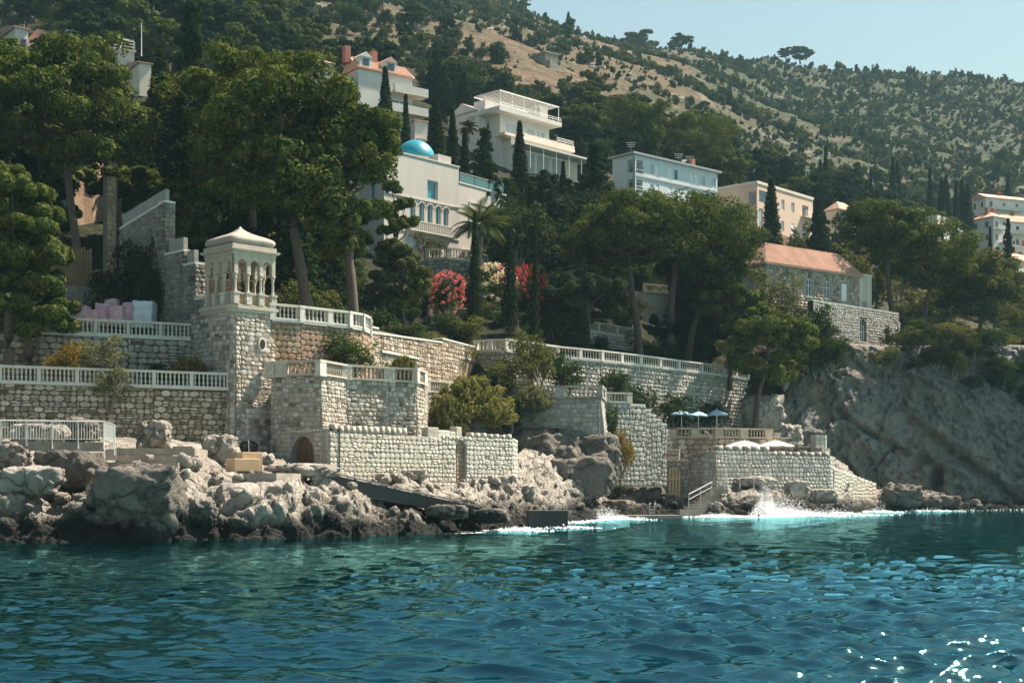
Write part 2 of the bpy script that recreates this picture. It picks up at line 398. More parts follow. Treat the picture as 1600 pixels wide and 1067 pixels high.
L_PALM = leafmat('palm_leaflets', (.040, .060, .022), (.062, .084, .031), (.095, .105, .045), .2)
# ---------------------------------------------------------------- terrain
def fbm(x, y, z, o=4): return noise.fractal(Vector((x, y, z)), 1.0, 2.0, o)
TCOL = {
 -1200: [(40, 2), (82, 8), (90, 12), (100, 20), (150, 52), (220, 88), (300, 125), (500, 215), (800, 340), (1500, 380)],
 0:   [(56, -3), (79, 4.0), (84, 7.0), (90, 10.5), (100, 18), (120, 28), (150, 41), (200, 61.5), (300, 112), (500, 205), (800, 335), (1500, 380)],
 330: [(58, -3), (82, 3.5), (85, 7.0), (90, 11.5), (100, 16), (120, 25), (150, 39), (200, 61), (300, 110), (500, 198), (800, 315), (1500, 370)],
 500: [(60, -3), (83, 2.6), (92, 6.5), (97, 10.2), (103, 13), (115, 17.0), (130, 23), (150, 33), (200, 55), (300, 103), (500, 186), (750, 272), (1500, 300)],
 660: [(62, -3), (88, 2.4), (100, 4.5), (108, 8.0), (114, 13), (125, 17), (142, 25), (165, 35), (200, 51), (260, 79), (400, 137), (600, 214), (1500, 240)],
 800: [(72, -3), (95, 2.5), (108, 4.5), (114, 7.5), (118, 13.5), (126, 17), (142, 24), (165, 34), (210, 50), (260, 74), (400, 132), (560, 194), (610, 212), (680, 212), (1500, 180)],
 860: [(82, -3), (105, 3), (112, 5), (118, 8), (124, 14.0), (132, 17.5), (145, 24), (165, 33), (210, 49), (260, 71), (400, 128), (560, 187), (600, 199), (680, 200), (1500, 180)],
 960: [(104, -3), (122, 3), (126, 5), (131, 8), (135, 14.0), (142, 17), (155, 24), (180, 34), (210, 44), (260, 66), (400, 122), (560, 179), (620, 199.5), (700, 199), (1500, 180)],
 1080: [(110, -3), (127, 1.5), (136, 6), (142, 8), (146, 13.8), (151, 16), (160, 22), (185, 33), (220, 44), (280, 66), (420, 121), (580, 180), (660, 206.5), (740, 204), (1500, 180)],
 1200: [(112, -3), (130, 0), (143, 2), (147, 7), (151, 16.2), (160, 21), (185, 31), (230, 44.5), (300, 66), (420, 109), (560, 158), (690, 212.5), (760, 213), (1500, 190)],
 1300: [(124, -3), (142, -2), (155.2, -1), (157, 18.2), (165, 20), (185, 27), (230, 40), (300, 61), (420, 102), (560, 150), (700, 209), (780, 210), (1500, 190)],
 1450: [(140, -3), (149, -2), (159.2, -1), (161, 18.5), (171, 20), (195, 26), (240, 38), (320, 58), (420, 92), (560, 144), (700, 207.5), (800, 208), (1500, 190)],
 1600: [(150, -3), (152, -2), (162.5, -1), (164.5, 18.8), (178, 20), (200, 24), (240, 33), (330, 50), (420, 87), (560, 138), (700, 206), (800, 207), (1500, 190)],
 2000: [(170, -3), (165, -2), (178.5, -1), (181, 18.8), (200, 20), (230, 26), (280, 36), (360, 54), (440, 86), (600, 138), (760, 202), (900, 205), (1500, 190)],
 2600: [(170, -3), (180, 2), (190, 10), (200, 17), (215, 19), (240, 24), (280, 30), (360, 50), (440, 85), (600, 135), (760, 200), (900, 205), (1500, 190)],
}
TX = sorted(TCOL)
TARR = {k: (np.array([a for a, _ in v], float), np.array([c for _, c in v], float)) for k, v in TCOL.items()}
def groundz(x, Y):
    x = min(max(x, TX[0]), TX[-1])
    i = max(j for j in range(len(TX)) if TX[j] <= x)
    if i == len(TX) - 1: return float(np.interp(Y, *TARR[TX[i]]))
    a, b = TX[i], TX[i + 1]; f = (x - a) / (b - a)
    # blend by matching breakpoints loosely: interpolate heights at equal depth
    ya, yb = TARR[a][0], TARR[b][0]
    if len(ya) == len(yb):      # slide the breakpoints along so that the cliff edge stays one edge
        return float(np.interp(Y, ya * (1 - f) + yb * f, TARR[a][1] * (1 - f) + TARR[b][1] * f))
    return float(np.interp(Y, *TARR[a]) * (1 - f) + np.interp(Y, *TARR[b]) * f)
def tz(x, Y):
    X = (x - 800) / F * Y
    z = groundz(x, Y)
    a = min(max((Y - 150) / 150, 0), 1)
    if a > 0:
        q = noise.ridged_multi_fractal(Vector((X * .012, Y * .012, 3.1)), 1.0, 2.0, 5, 1.0, 2.0) - 1.0
        z += a * (2.6 * q * min(1, Y / 400) + 1.2 * fbm(X * .06, Y * .06, 1.0, 4))
        z += a * .5 * (abs(((z * .35) % 1.0) - .5) - .25)
    else: z += .12 * fbm(X * .5, Y * .5, 2.0, 3)
    return z
xs = np.concatenate([np.linspace(-1200, -120, 28), np.arange(-110, 1710, 6.0), np.linspace(1730, 2600, 24)])
ys = np.concatenate([np.linspace(57, 180, 130), np.geomspace(181.5, 640, 150), np.linspace(644, 800, 60), np.geomspace(815, 1500, 14)])
V = np.empty((len(ys), len(xs), 3))
for j, Y in enumerate(ys):
    for i, x in enumerate(xs):
        V[j, i] = ((x - 800) / F * Y, Y, tz(x, Y))
def gridfaces(nr, nc):
    a = np.arange(nr * nc).reshape(nr, nc)
    return np.stack([a[:-1, :-1], a[:-1, 1:], a[1:, 1:], a[1:, :-1]], -1).reshape(-1, 4)
o = link('hillside', mesh_np('hillside', V.reshape(-1, 3), gridfaces(len(ys), len(xs)), M_HILL, True)); tag(o, kind='structure')

# rocky shore: from below the water up to the foot of the walls
SH = {
 -160: [(55, -1.6), (56.5, 0), (57.5, 1.5), (60, 2.5), (66, 3.1), (72, 4.3), (78, 4.9), (81, 5.2)],
 0: [(56, -1.6), (58, 0), (58.8, 1.8), (61, 2.9), (64.5, 3.2), (66, 3.5), (74, 4.6), (80, 5.4)],
 90: [(56, -1.6), (58.2, 0), (59, .7), (61, 1.7), (64.5, 2.3), (66, 3.4), (74, 4.7), (81, 5.4)],
 150: [(57, -1.6), (58.7, 0), (59.3, .9), (61.5, 2.0), (64, 2.5), (66, 3.3), (72, 4.5), (81, 5.5)],
 210: [(57.5, -1.6), (59, 0), (59.6, 1.6), (61, 3.1), (64, 3.5), (67, 3.6), (73, 4.4), (82, 5.5)],
 280: [(58, -1.6), (59.7, 0), (60.2, 1.7), (61.6, 3.0), (65, 3.4), (68, 3.8), (74, 4.4), (82.5, 5.4)],
 320: [(58.5, -1.6), (60.5, 0), (61.6, .9), (63.5, 2.0), (66.5, 3.2), (70, 3.7), (76, 4.2), (82.5, 5.0)],
 370: [(60, -1.6), (61.3, 0), (62.2, 1.2), (64, 2.5), (67, 2.6), (71, 2.9), (76, 3.7), (82.5, 4.6)],
 430: [(60.5, -1.6), (62.3, 0), (63, 1.8), (65, 2.6), (68, 2.7), (72, 3.0), (77, 3.8), (83, 4.2)],
 520: [(62.5, -1.6), (65, 0), (65.8, 1.3), (68, 2.3), (71, 2.9), (74, 3.1), (78, 3.1), (84, 3.3)],
 620: [(64.5, -1.6), (68, 0), (69.2, .8), (71.5, 1.4), (74.5, 1.9), (78, 2.5), (83, 3.1), (89, 3.3)],
 720: [(67, -1.6), (71, 0), (74, .5), (77, .9), (80, 1.5), (85, 2.5), (90, 3.3), (95, 3.5)],
 790: [(72, -1.6), (76, 0), (80, .7), (84, 1.4), (88, 2.4), (92, 3.3), (95.5, 3.9), (100, 4.4)],
 840: [(78, -1.6), (82, 0), (86, .8), (91, 1.5), (96, 2.2), (100, 3.2), (104, 4.5), (109, 6)],
 900: [(90, -1.6), (95, 0), (98, .7), (101, 1.2), (103, 2.2), (105.5, 3.6), (108, 5), (112, 7)],
 960: [(100, -1.6), (106, 0), (110, .8), (114, 1.2), (118, 1.8), (122, 2.6), (124, 3.2), (128, 4)],
 1050: [(108, -1.6), (113, 0), (116, .5), (119, .9), (121, 1.2), (123, 1.5), (126, 1.7), (132, 2.0)],
 1110: [(109, -1.6), (114, 0), (115, .9), (116.5, 1.4), (119.5, 2.0), (122.5, 2.4), (125, 2.7), (131, 2.8)],
 1170: [(110, -1.6), (115, 0), (116, 1.0), (117, 1.9), (120, 2.3), (123, 2.8), (126, 3), (131, 3.0)],
 1250: [(113, -1.6), (119, 0), (121, .7), (123.5, 1.3), (125.5, 2), (128, 2.6), (130, 3), (135, 3.3)],
 1305: [(118, -1.6), (125, 0), (128, .9), (131, 1.6), (133, 2.8), (136, 4.0), (140, 5.0), (148, 5.5)],
 1365: [(130, -1.6), (137, 0), (139, .8), (142, 1.2), (145, 1.7), (148, 2.4), (152, 2.2), (158, 2.2)],
 1395: [(136, -1.6), (142, 0), (142.6, 1.4), (144, 2.7), (147, 2.8), (150, 2), (154, 1.5), (160, 2)],
 1450: [(138, -1.6), (144.5, 0), (145.2, 1.0), (147, 2.1), (149, 2.2), (152, 1.6), (155, 1.3), (161, 2)],
 1510: [(144, -1.6), (148, 0), (149, .55), (150, .9), (152, .9), (154, .8), (157, 1), (163, 2)],
 1600: [(150, -1.6), (155, 0), (156, .3), (158, .6), (160, .8), (162, 1), (164, 1), (168, 2)],
 1800: [(160, -1.6), (166, 0), (167, .4), (168, .7), (170, .9), (172, 1.2), (175, 1.6), (180, 2.4)],
}
def shore_pt(x, v):
    ks = SKS; i = max(0, min(len(ks) - 2, int(np.searchsorted(ks, x)) - 1))
    a, b = ks[i], ks[i + 1]; f = min(max((x - a) / (b - a), 0), 1); f = f * f * (3 - 2 * f)
    t = v * 7; k = min(6, int(t)); g = t - k
    A, B = SH[a], SH[b]
    Y = (A[k][0] * (1 - g) + A[k + 1][0] * g) * (1 - f) + (B[k][0] * (1 - g) + B[k + 1][0] * g) * f
    z = (A[k][1] * (1 - g) + A[k + 1][1] * g) * (1 - f) + (B[k][1] * (1 - g) + B[k + 1][1] * g) * f
    return Y, z
SKS = sorted(SH)
def shore_line(x):
    return shore_pt(x, 1 / 7)[0]
def facet(p, sc, sd=0.0):
    dd, pp = noise.voronoi(p * sc + Vector((sd, sd, 0)))
    c = pp[0]; n_ = noise.noise_vector(c * 5.17 + Vector((.3, .7, sd)))
    return n_.dot((p * sc + Vector((sd, sd, 0))) - c) * 1.1 + noise.noise(c * 3.37) * .45
def rockdisp(X, Y, z, amp):
    p = Vector((X, Y, z * 1.3))
    a = noise.ridged_multi_fractal(p * .33, 1.0, 2.1, 4, 1.0, 2.0) - 1.0
    b = noise.ridged_multi_fractal(p * 1.3 + Vector((7, 3, 1)), 1.0, 2.1, 4, 1.0, 2.0) - 1.0
    d, _ = noise.voronoi(p * .55 + Vector((noise.noise(p), noise.noise(p + Vector((9, 9, 9))), 0)) * .5)
    blk = min(d[1] - d[0], .5)
    c = noise.noise(p * .8) * .5
    e_ = noise.ridged_multi_fractal(p * 3.6, 1.0, 2.1, 3, 1.0, 2.0) - 1.0
    f1 = facet(Vector((X, Y, z * 1.4)) + noise.noise_vector(p * .5) * .3, .55); f2 = facet(p, 1.7, 3.0)
    return amp * (.34 * a + .09 * e_ + .55 * f1 + .20 * f2 + .20 * b + .9 * (blk - .22) + c * .6)
vs = np.concatenate([np.linspace(0, .14, 8), np.linspace(.15, .60, 62), np.linspace(.61, 1, 40)])
xs2 = np.concatenate([np.arange(-160, 1320, 2.4), np.arange(1320, 1800, 3.5)])
V = np.empty((len(vs), len(xs2), 3))
for i, x in enumerate(xs2):
    far = .85 if x < 600 else .9
    for j, v in enumerate(vs):
        Y, z = shore_pt(x, v)
        X = (x - 800) / F * Y
        fade = min(1, (1 - v) * 5) * .55 + .45
        flat = 1.0
        if 345 < x < 445 and .40 < v: flat = .3
        if x < 330 and v > .68: flat = .55
        d = (rockdisp(X, Y, z, 1.0) - .28) * flat * fade
        n2 = rockdisp(X + 40, Y, z + 5, 1.0) * flat * fade
        V[j, i] = (X + .45 * n2, Y - .75 * d, z + (.75 * d if z > -.5 else 0))
o = link('rocky_shore', mesh_np('rocky_shore', V.reshape(-1, 3), gridfaces(len(vs), len(xs2)), M_ROCK, True)); tag(o, kind='structure')

# the shaded cliff in the cove
CF = {1195: 145.5, 1240: 149, 1300: 151.5, 1370: 153.5, 1450: 155.5, 1530: 157.3, 1600: 158.8, 1720: 163, 1850: 169}
CT = {1195: 9, 1240: 15, 1300: 18.6, 1370: 18.6, 1450: 18.8, 1530: 19, 1600: 19, 1720: 19, 1850: 19}
cx = np.arange(1195, 1850, 2.6); cv = np.linspace(0, 1, 130)
V = np.empty((len(cv), len(cx), 3))
for i, x in enumerate(cx):
    Y0 = np.interp(x, list(CF), list(CF.values())); zt = np.interp(x, list(CT), list(CT.values()))
    for j, v in enumerate(cv):
        z = -1 + (zt + 1) * v
        Y = Y0 + 1.6 * v - 1.2 * math.sin(3.1 * v) + (4 if v > .97 else 0) * (v - .97) / .03
        X = (x - 800) / F * Y
        p = Vector((X, Y, z))
        d = 1.1 * (noise.ridged_multi_fractal(Vector((X * .10 + z * .06, Y * .1, z * .14)), 1, 2.1, 5, 1, 2) - 1.0)
        pf_ = Vector((X + z * .5, Y, z * 1.15 - X * .25)) + noise.noise_vector(p * .3) * .5
        d += 1.7 * facet(pf_, .15) + .7 * facet(pf_, .45, 1.0) + .36 * facet(pf_, 1.3, 2.0)
        d += 1.2 * noise.noise(p * .12) + .8 * (noise.ridged_multi_fractal(Vector((p.x * .5 + p.z * .25, p.y * .5, p.z * .7)), 1, 2.1, 5, 1, 2) - 1) + .4 * (noise.ridged_multi_fractal(p * 2.1, 1, 2.1, 3, 1, 2) - 1)
        q = (X * .45 + z) * .16 + noise.noise(p * .2) * .5          # slanting ledges
        d += 1.0 * (q % 1 - .5)
        px = 800 + X / Y * F; py = HY - (z - CH) / Y * F
        for (ax, ay, bx, by, w_, dp) in ((1335, 668, 1490, 745, 5, 1.3), (1425, 655, 1570, 770, 6, 1.5), (1310, 640, 1370, 690, 4, .8), (1480, 700, 1600, 790, 4, .9)):
            tt = min(max(((px - ax) * (bx - ax) + (py - ay) * (by - ay)) / ((bx - ax) ** 2 + (by - ay) ** 2), 0), 1)
            wob = 6 * noise.noise(Vector((px * .03, py * .03, ax)))
            ds = (py + wob) - (ay + tt * (by - ay)); dx_ = px - (ax + tt * (bx - ax))
            g_ = math.exp(-(dx_ / 14) ** 2)
            d += g_ * (-dp * math.exp(-(ds / w_) ** 2) + .7 * dp * math.exp(-((ds + 14) / 11) ** 2))
        # the sea cave
        cxp, cyp = 1462, 748
        px = 800 + X / Y * F; py = HY - (z - CH) / Y * F
        g = ((px - cxp) / 13) ** 2 + ((py - cyp) / 19) ** 2
        if g < 1: d -= 4.5 * (1 - g) ** .5
        V[j, i] = (X - .3 * d, Y - d * .6, z + .1 * d * (1 - v))
o = link('cliff', mesh_np('cliff', V.reshape(-1, 3), gridfaces(len(cv), len(cx)), M_CLIFF, True)); tag(o, kind='structure')

# blobs of displaced rock
def ico(n):
    import bmesh
    bm = bmesh.new(); bmesh.ops.create_icosphere(bm, subdivisions=n, radius=1)
    V = np.array([v.co[:] for v in bm.verts]); Fc = np.array([[v.index for v in f.verts] for f in bm.faces]); bm.free()
    return V, Fc
IV, IF = ico(6); IV5, IF5 = ico(5); IV3, IF3 = ico(3)
def rockmesh(name, seed, sx, sy, sz, mat, V0=IV5, F0=IF5, amp=.28, box=0.5):
    out = np.empty_like(V0)
    for i, v in enumerate(V0):
        v = Vector(v)
        m = max(abs(v.x), abs(v.y), abs(v.z)); b = v * ((1 - box) + box / m * .8)
        p = Vector((b.x * sx, b.y * sy, b.z * sz)) / max(sx, sy, sz) * 1.6 + Vector((seed * 7.3, seed * 1.7, 0))
        d = .55 * (noise.ridged_multi_fractal(p * 1.1, 1, 2.1, 5, 1, 2) - 1) + .5 * noise.noise(p * .9)
        dd, _ = noise.voronoi(p * 1.5); d += .8 * min(dd[1] - dd[0], .4) - .15
        d += .5 * facet(p, 1.5) + .2 * facet(p, 4.0, 2.0)
        b = b * (1 + amp * d)
        out[i] = (b.x * sx, b.y * sy, b.z * sz)
    return mesh_np(name, out, F0, mat, True)
def rock_at(name, seed, px, py, Y, wpx, hpx, mat, kind=None, label=None, cat=None, depth=.8, V0=IV5, F0=IF5, group=None, amp=.28):
    c = P(px, py, Y); sx = wpx / F * Y / 2; sz = hpx / F * Y / 2
    o = link(name, rockmesh(name, seed, sx, max(sx, sz) * depth, sz, mat, V0, F0, amp), loc=c)
    return tag(o, label, cat, group, kind)
o = rock_at('headland_rock', 1, 868, 728, 109, 200, 122, M_DROCK, kind='structure', V0=IV, F0=IF, depth=.75)
o = rock_at('headland_rock', 2, 928, 712, 108, 90, 76, M_DROCK, kind='structure', depth=.8)
o = rock_at('headland_rock', 3, 905, 745, 106, 120, 70, M_DROCK, kind='structure', depth=.7)
o = rock_at('headland_rock', 5, 822, 705, 108.5, 70, 90, M_DROCK, kind='structure', depth=.7)
o = rock_at('pine_root_rock', 4, 1192, 645, 141, 70, 62, M_ROCK, kind='structure')
o = rock_at('pine_root_rock', 9, 1225, 690, 144, 60, 60, M_ROCK, kind='structure')
bl = [(215, 775, 60.5, 150, 105, 'huge pale cracked boulder at the water edge, left of the dark rock gap'),
      (48, 752, 60.5, 110, 50, 'flat topped pale boulder below the white railing'),
      (240, 680, 73, 58, 50, 'pale jagged rock standing alone against the rubble terrace wall'),
      (345, 702, 73, 62, 48, 'pale pitted rock beside the buff mooring block'),
      (122, 675, 75, 70, 46, 'dark grey rock against the terrace wall behind the white railing'),
      (60, 678, 72, 90, 34, 'pale pitted rock ridge behind the white railing'),
      (20, 715, 64.5, 55, 50, 'brownish rubble lump under the near end of the white railing'),
      (110, 735, 63, 110, 70, 'dark cracked rock face under the railing terrace'),
      (310, 800, 61.5, 60, 50, 'small brown split rock at the waterline beside the huge boulder'),
      (470, 735, 70, 120, 24, 'low pitted rock ridge in front of the oval wooden door'),
      (590, 745, 81, 30, 14, 'small pale stone heap beneath the crenellated wall'),
      (640, 742, 83, 60, 18, 'long pale rubble pile at the foot of the crenellated wall'),
      (775, 760, 90, 80, 46, 'furrowed pale rock below the narrow blocked arch wall'),
      (815, 775, 92, 50, 40, 'rounded pale rock at the corner below the crenellated wall'),
      (1245, 765, 121, 42, 32, 'tilted grey boulder standing in the spray below the rampart'),
      (1285, 775, 122, 50, 26, 'low grey boulder beside the tilted one at the rampart foot'),
      (1410, 775, 143, 62, 40, 'blackish rock islet at the foot of the shaded cliff'),
      (1462, 785, 146, 80, 26, 'long low dark rock trailing off from the rock islet'),
      (1180, 752, 121, 70, 18, 'pale flat ledge rock at the foot of the rampart'),
      (960, 790, 111, 50, 20, 'low dark rock beside the white wash at the cove steps'),
      (1010, 770, 120, 60, 26, 'dark mossy rock left of the arched honey coloured gate')]
for i, (px, py, Y, wp, hp, lb) in enumerate(bl):
    rock_at('boulder', 11 + i, px, py, Y, wp, hp, M_DROCK if 'dark' in lb or 'black' in lb else M_ROCK, label=lb, cat='boulder', depth=.7)

# ---------------------------------------------------------------- sea
rs = np.random.RandomState(5)
comps = []
for k in range(64):
    lam = .26 * (3.2 / .26) ** (k / 63.0)
    th = math.radians(rs.normal(262, 30)); amp = .0225 * lam ** .8 * rs.uniform(.6, 1.3)
    if lam > 1.3: amp *= .34
    if lam < .75: amp *= 1.3
    comps.append((2 * math.pi / lam, math.cos(th), math.sin(th), amp, rs.uniform(0, 6.28)))
def waves(X, Y, dmin):
    wind = np.clip(.52 + .55 * (X / np.maximum(Y, 5) + .10) / .42, .42, .80)     # the breeze ruffles the right side more
    z = np.zeros_like(X); dx = np.zeros_like(X); dy = np.zeros_like(X)
    wx = X + .5 * np.sin(Y * .35 + 1) + .35 * np.sin(X * .5 + Y * .21); wy = Y + .5 * np.sin(X * .31 + 2.2) + .3 * np.sin(X * .62 - Y * .4)
    for k, cx_, cy_, a, ph in comps:
        lam = 2 * math.pi / k
        at = np.clip((lam / dmin - 2.0) / 3.0, 0, 1)
        mod = wind * (.55 + .45 * np.sin(X * .13 * (1 + a * 9) + ph) * np.sin(Y * .09 + ph * 2))
        arg = k * (cx_ * wx + cy_ * wy) + ph
        z += a * mod * at * np.sin(arg); dx += a * .8 * mod * at * cx_ * np.cos(arg); dy += a * .8 * mod * at * cy_ * np.cos(arg)
    return z, dx, dy
wy = np.concatenate([np.geomspace(3, 13.5, 10), [ CH * F / (y - HY) for y in np.arange(1112, 796, -.85)], np.linspace(160, 175, 6)])
wxp = np.concatenate([np.linspace(-2600, -160, 24), np.arange(-150, 1750, 2.5), np.linspace(1760, 4200, 24)])
YY, XX = np.meshgrid(wy, wxp, indexing='ij'); X = (XX - 800) / F * YY
cell = np.maximum(YY * 2.5 / F, np.gradient(wy)[:, None] * np.ones_like(YY) * .55)
z, dx, dy = waves(X, YY, cell)
V = np.stack([X + dx, YY + dy, z], -1)
sme = mesh_np('sea', V.reshape(-1, 3), gridfaces(len(wy), len(wxp)), M_WATER, True)
slx = np.array([shore_line(min(max(q_, -160), 1799)) for q_ in wxp])
wfx = np.interp(wxp, [-200, 480, 560, 700, 780, 850, 900, 950, 1010, 1090, 1160, 1220, 1300, 1360, 1480, 1800], [.0, .0, .35, .3, .8, .7, .75, 1.0, .8, .7, 1.0, 1.15, .8, .3, .2, .1])
wid = np.interp(wxp, [-200, 700, 800, 900, 950, 1050, 1180, 1230, 1300, 1500, 1800], [1, 1.5, 3, 5, 6, 4, 6, 7, 5.5, 4, 3])
fo = np.clip(1.0 - (slx[None, :] - YY) / wid[None, :], 0, 1) * wfx[None, :]
fa = sme.attributes.new('foam', 'FLOAT', 'POINT'); fa.data.foreach_set('value', fo.ravel().astype(np.float32))
o = link('sea', sme); tag(o, kind='structure')
mb = MB(); Q = 5000
mb.add([(-Q, -900, -.9), (Q, -900, -.9), (Q, 1500, -.9), (-Q, 1500, -.9)], [(0, 1, 2, 3)])
mb.build('open_sea', M_WATER, kind='structure')
# ---------------------------------------------------------------- stone walls and balustrades
def stone_variant(i):
    r = random.Random(100 + i); n = 8; blk = i < 10
    ring = []
    for k in range(n):
        g = 2 * math.pi * (k + .5) / n
        c, s_ = math.cos(g), math.sin(g)
        m = max(abs(c), abs(s_)); q = (.5 / m if i % 4 else .5 / m * (.93 + .07 * m)) if blk else (.5 / m * (.93 + .07 * m) if i % 3 else .5 / m * (.82 + .18 * m))
        ring.append((c * q * (r.uniform(.975, 1.0) if blk else r.uniform(.94, 1.02)), s_ * q * (r.uniform(.965, 1.0) if blk else r.uniform(.92, 1.03))))
    V = []
    for (y, sc) in ((0, 1.0), (-.62, .985), (-.98, .955 if blk else .88)):
        for a, b in ring: V.append((a * sc * (1 if y == 0 else r.uniform(.97, 1.02)), y * r.uniform(.85, 1.1), b * sc * (1 if y == 0 else r.uniform(.97, 1.02))))
    V.append((r.uniform(-.18, .18), -(r.uniform(.95, 1.06) if blk else r.uniform(.85, 1.2)), r.uniform(-.2, .2)))
    Fc = []
    for l in range(2):
        for k in range(n):
            a, b, c, d = l * n + k, l * n + (k + 1) % n, (l + 1) * n + (k + 1) % n, (l + 1) * n + k
            Fc += [(a, b, c), (a, c, d)]
    for k in range(n): Fc.append((2 * n + k, 2 * n + (k + 1) % n, 3 * n))
    return np.array(V), np.array(Fc)
SV = [stone_variant(i) for i in range(20)]      # ten squared blocks, ten rubble stones
SMESH = {}
def stone_mesh(i, mat):
    if (i, mat.name) not in SMESH: SMESH[(i, mat.name)] = mesh_np('stone', SV[i][0], SV[i][1], mat)
    return SMESH[(i, mat.name)]
def inframe(p): 
    if p[1] < 5: return False
    a, b = PXL(p); return -20 < a < 1620 and -20 < b < 1080

def stone_wall(name, label, cat, panels, mat, course=.36, ln=(.32, .7), thick=.7, core=M_MORT, prot=.042, cap=None, batter=0., maxobj=300, group=None, seed=1, rubble=.25, skip=None):
    """panels: (p0, p1, z0, top0, top1[, openings]) with openings (u0, z0, w, h, arch) in metres from the panel's start"""
    r = random.Random(seed)
    p0 = panels[0][0]; zb = min(p[2] for p in panels)
    root = empty(name, (p0[0], p0[1], zb), label, cat, group)
    cm = MB(); cp = MB(); ST = []
    for pn in panels:
        a, b, z0, t0, t1 = pn[:5]; ops = pn[5] if len(pn) > 5 else []
        A = Vector((a[0], a[1])); B = Vector((b[0], b[1])); L = (B - A).length; u = (B - A) / L; n = Vector((u.y, -u.x))
        zm = max(t0, t1)
        bo = lambda z: n * (batter * (zm - z))
        if ops:
            cm.face((a[0], a[1], z0), u, L, min(t0, t1) - z0, [(o_[0], o_[1] - z0, o_[2], o_[3], o_[4]) for o_ in ops], .45)
            q0 = A - n * .45; q1 = B - n * .45; q2 = B - n * thick; q3 = A - n * thick
            q0 = A; q1 = B
            cm.add([(q0.x, q0.y, min(t0, t1)), (q1.x, q1.y, min(t0, t1)), (q2.x, q2.y, min(t0, t1)), (q3.x, q3.y, min(t0, t1))], [(0, 1, 2, 3)])
            cm.add([(q2.x, q2.y, z0), (q3.x, q3.y, z0), (q3.x, q3.y, t0), (q2.x, q2.y, t1)], [(0, 1, 2, 3)])
        else:
            q = [A + bo(z0), B + bo(z0), B - n * thick, A - n * thick]; qt = [A + bo(t0), B + bo(t1), B - n * thick, A - n * thick]
            cm.hexa([(q[0].x, q[0].y, z0), (q[1].x, q[1].y, z0), (q[2].x, q[2].y, z0), (q[3].x, q[3].y, z0),
                     (qt[0].x, qt[0].y, t0), (qt[1].x, qt[1].y, t1), (qt[2].x, qt[2].y, t1), (qt[3].x, qt[3].y, t0)])
        if cap:
            h, ov = cap
            d0 = A + n * ov; d1 = B + n * ov; d2 = B - n * (thick + ov); d3 = A - n * (thick + ov)
            cp.hexa([(d0.x, d0.y, t0 + .003), (d1.x, d1.y, t1 + .003), (d2.x, d2.y, t1 + .003), (d3.x, d3.y, t0 + .003),
                     (d0.x, d0.y, t0 + h), (d1.x, d1.y, t1 + h), (d2.x, d2.y, t1 + h), (d3.x, d3.y, t0 + h)])
        ang = math.atan2(u.y, u.x)
        z = z0
        while z < zm - .08:
            h = course * r.uniform(.8, 1.2)
            if z + h > zm - .05: h = zm - z
            uu = -r.uniform(0, .3)
            while uu < L:
                l = r.uniform(*ln)
                ua, ub = max(uu, 0), min(uu + l, L); uu += l
                if ub - ua < .10: continue
                zt = t0 + (t1 - t0) * ((ua + ub) / 2 / L)
                zz0, zz1 = z, min(z + h, zt)
                if zz1 - zz0 < .10: continue
                if any(o_[0] - .03 < ub and ua < o_[0] + o_[2] + .03 and o_[1] < zz1 - .04 and zz0 < o_[1] + o_[3] - .03 for o_ in ops):
                    # trim against the opening's sides
                    o_ = [o_ for o_ in ops if o_[0] - .03 < ub and ua < o_[0] + o_[2] + .03][0]
                    if ua < o_[0] - .12 : ub = o_[0] - .02
                    elif ub > o_[0] + o_[2] + .12: ua = o_[0] + o_[2] + .02
                    else: continue
                    if ub - ua < .12: continue
                if r.random() < rubble * .5 and zz1 - zz0 > .26:
                    m_ = zz0 + (zz1 - zz0) * r.uniform(.4, .6); pieces = [(zz0, m_), (m_, zz1)]
                else: pieces = [(zz0, zz1)]
                for (s0, s1) in pieces:
                    uc = (ua + ub) / 2; c = A + u * uc + bo((s0 + s1) / 2)
                    if skip and skip(PXL((c.x, c.y, (s0 + s1) / 2))): continue
                    if r.random() < .008: continue
                    ST.append(((c.x, c.y, (s0 + s1) / 2), (ub - ua) - (.022 if rubble > .45 else .011), prot * (r.uniform(.7, 1.5) if rubble > .45 else r.uniform(.72, 1.1)), (s1 - s0) - (.022 if rubble > .45 else .011), ang + (r.uniform(-.03, .03) if rubble > .45 else r.uniform(-.008, .008)), r.uniform(-.05, .05) * rubble * (3 if rubble > .45 else .6), r.randrange(10) + (10 if rubble > .45 else 0)))
            z += h
    tag(cm.build('wall_core', core, root), None)
    if cap: cp.build('coping', M_COPE, root)
    o0 = origin(root)
    ST.sort(key=lambda s_: -(s_[1] * s_[3] / s_[0][1] ** 2 if inframe(s_[0]) else 0))
    for s_ in ST[:maxobj]:
        if not inframe(s_[0]): continue
        link('stone', stone_mesh(s_[6], mat), root, Vector(s_[0]) - o0, (0, s_[5], s_[4]), (s_[1], s_[2], s_[3]))
    rest = ST[maxobj:]
    if rest:
        VV = []; FF = []; b = 0
        for s_ in rest:
            v, f = SV[s_[6]]
            ca, sa = math.cos(s_[4]), math.sin(s_[4])
            x = v[:, 0] * s_[1]; y = v[:, 1] * s_[2]; z = v[:, 2] * s_[3]
            x, z = x + z * math.sin(s_[5]), z - x * math.sin(s_[5])
            VV.append(np.stack([x * ca - y * sa + s_[0][0] - o0.x, x * sa + y * ca + s_[0][1] - o0.y, z + s_[0][2] - o0.z], -1)); FF.append(f + b); b += len(v)
        tag(link('small_stones', mesh_np('small_stones', np.concatenate(VV), np.concatenate(FF), mat), root), kind='stuff')
    return root
BAL = {}
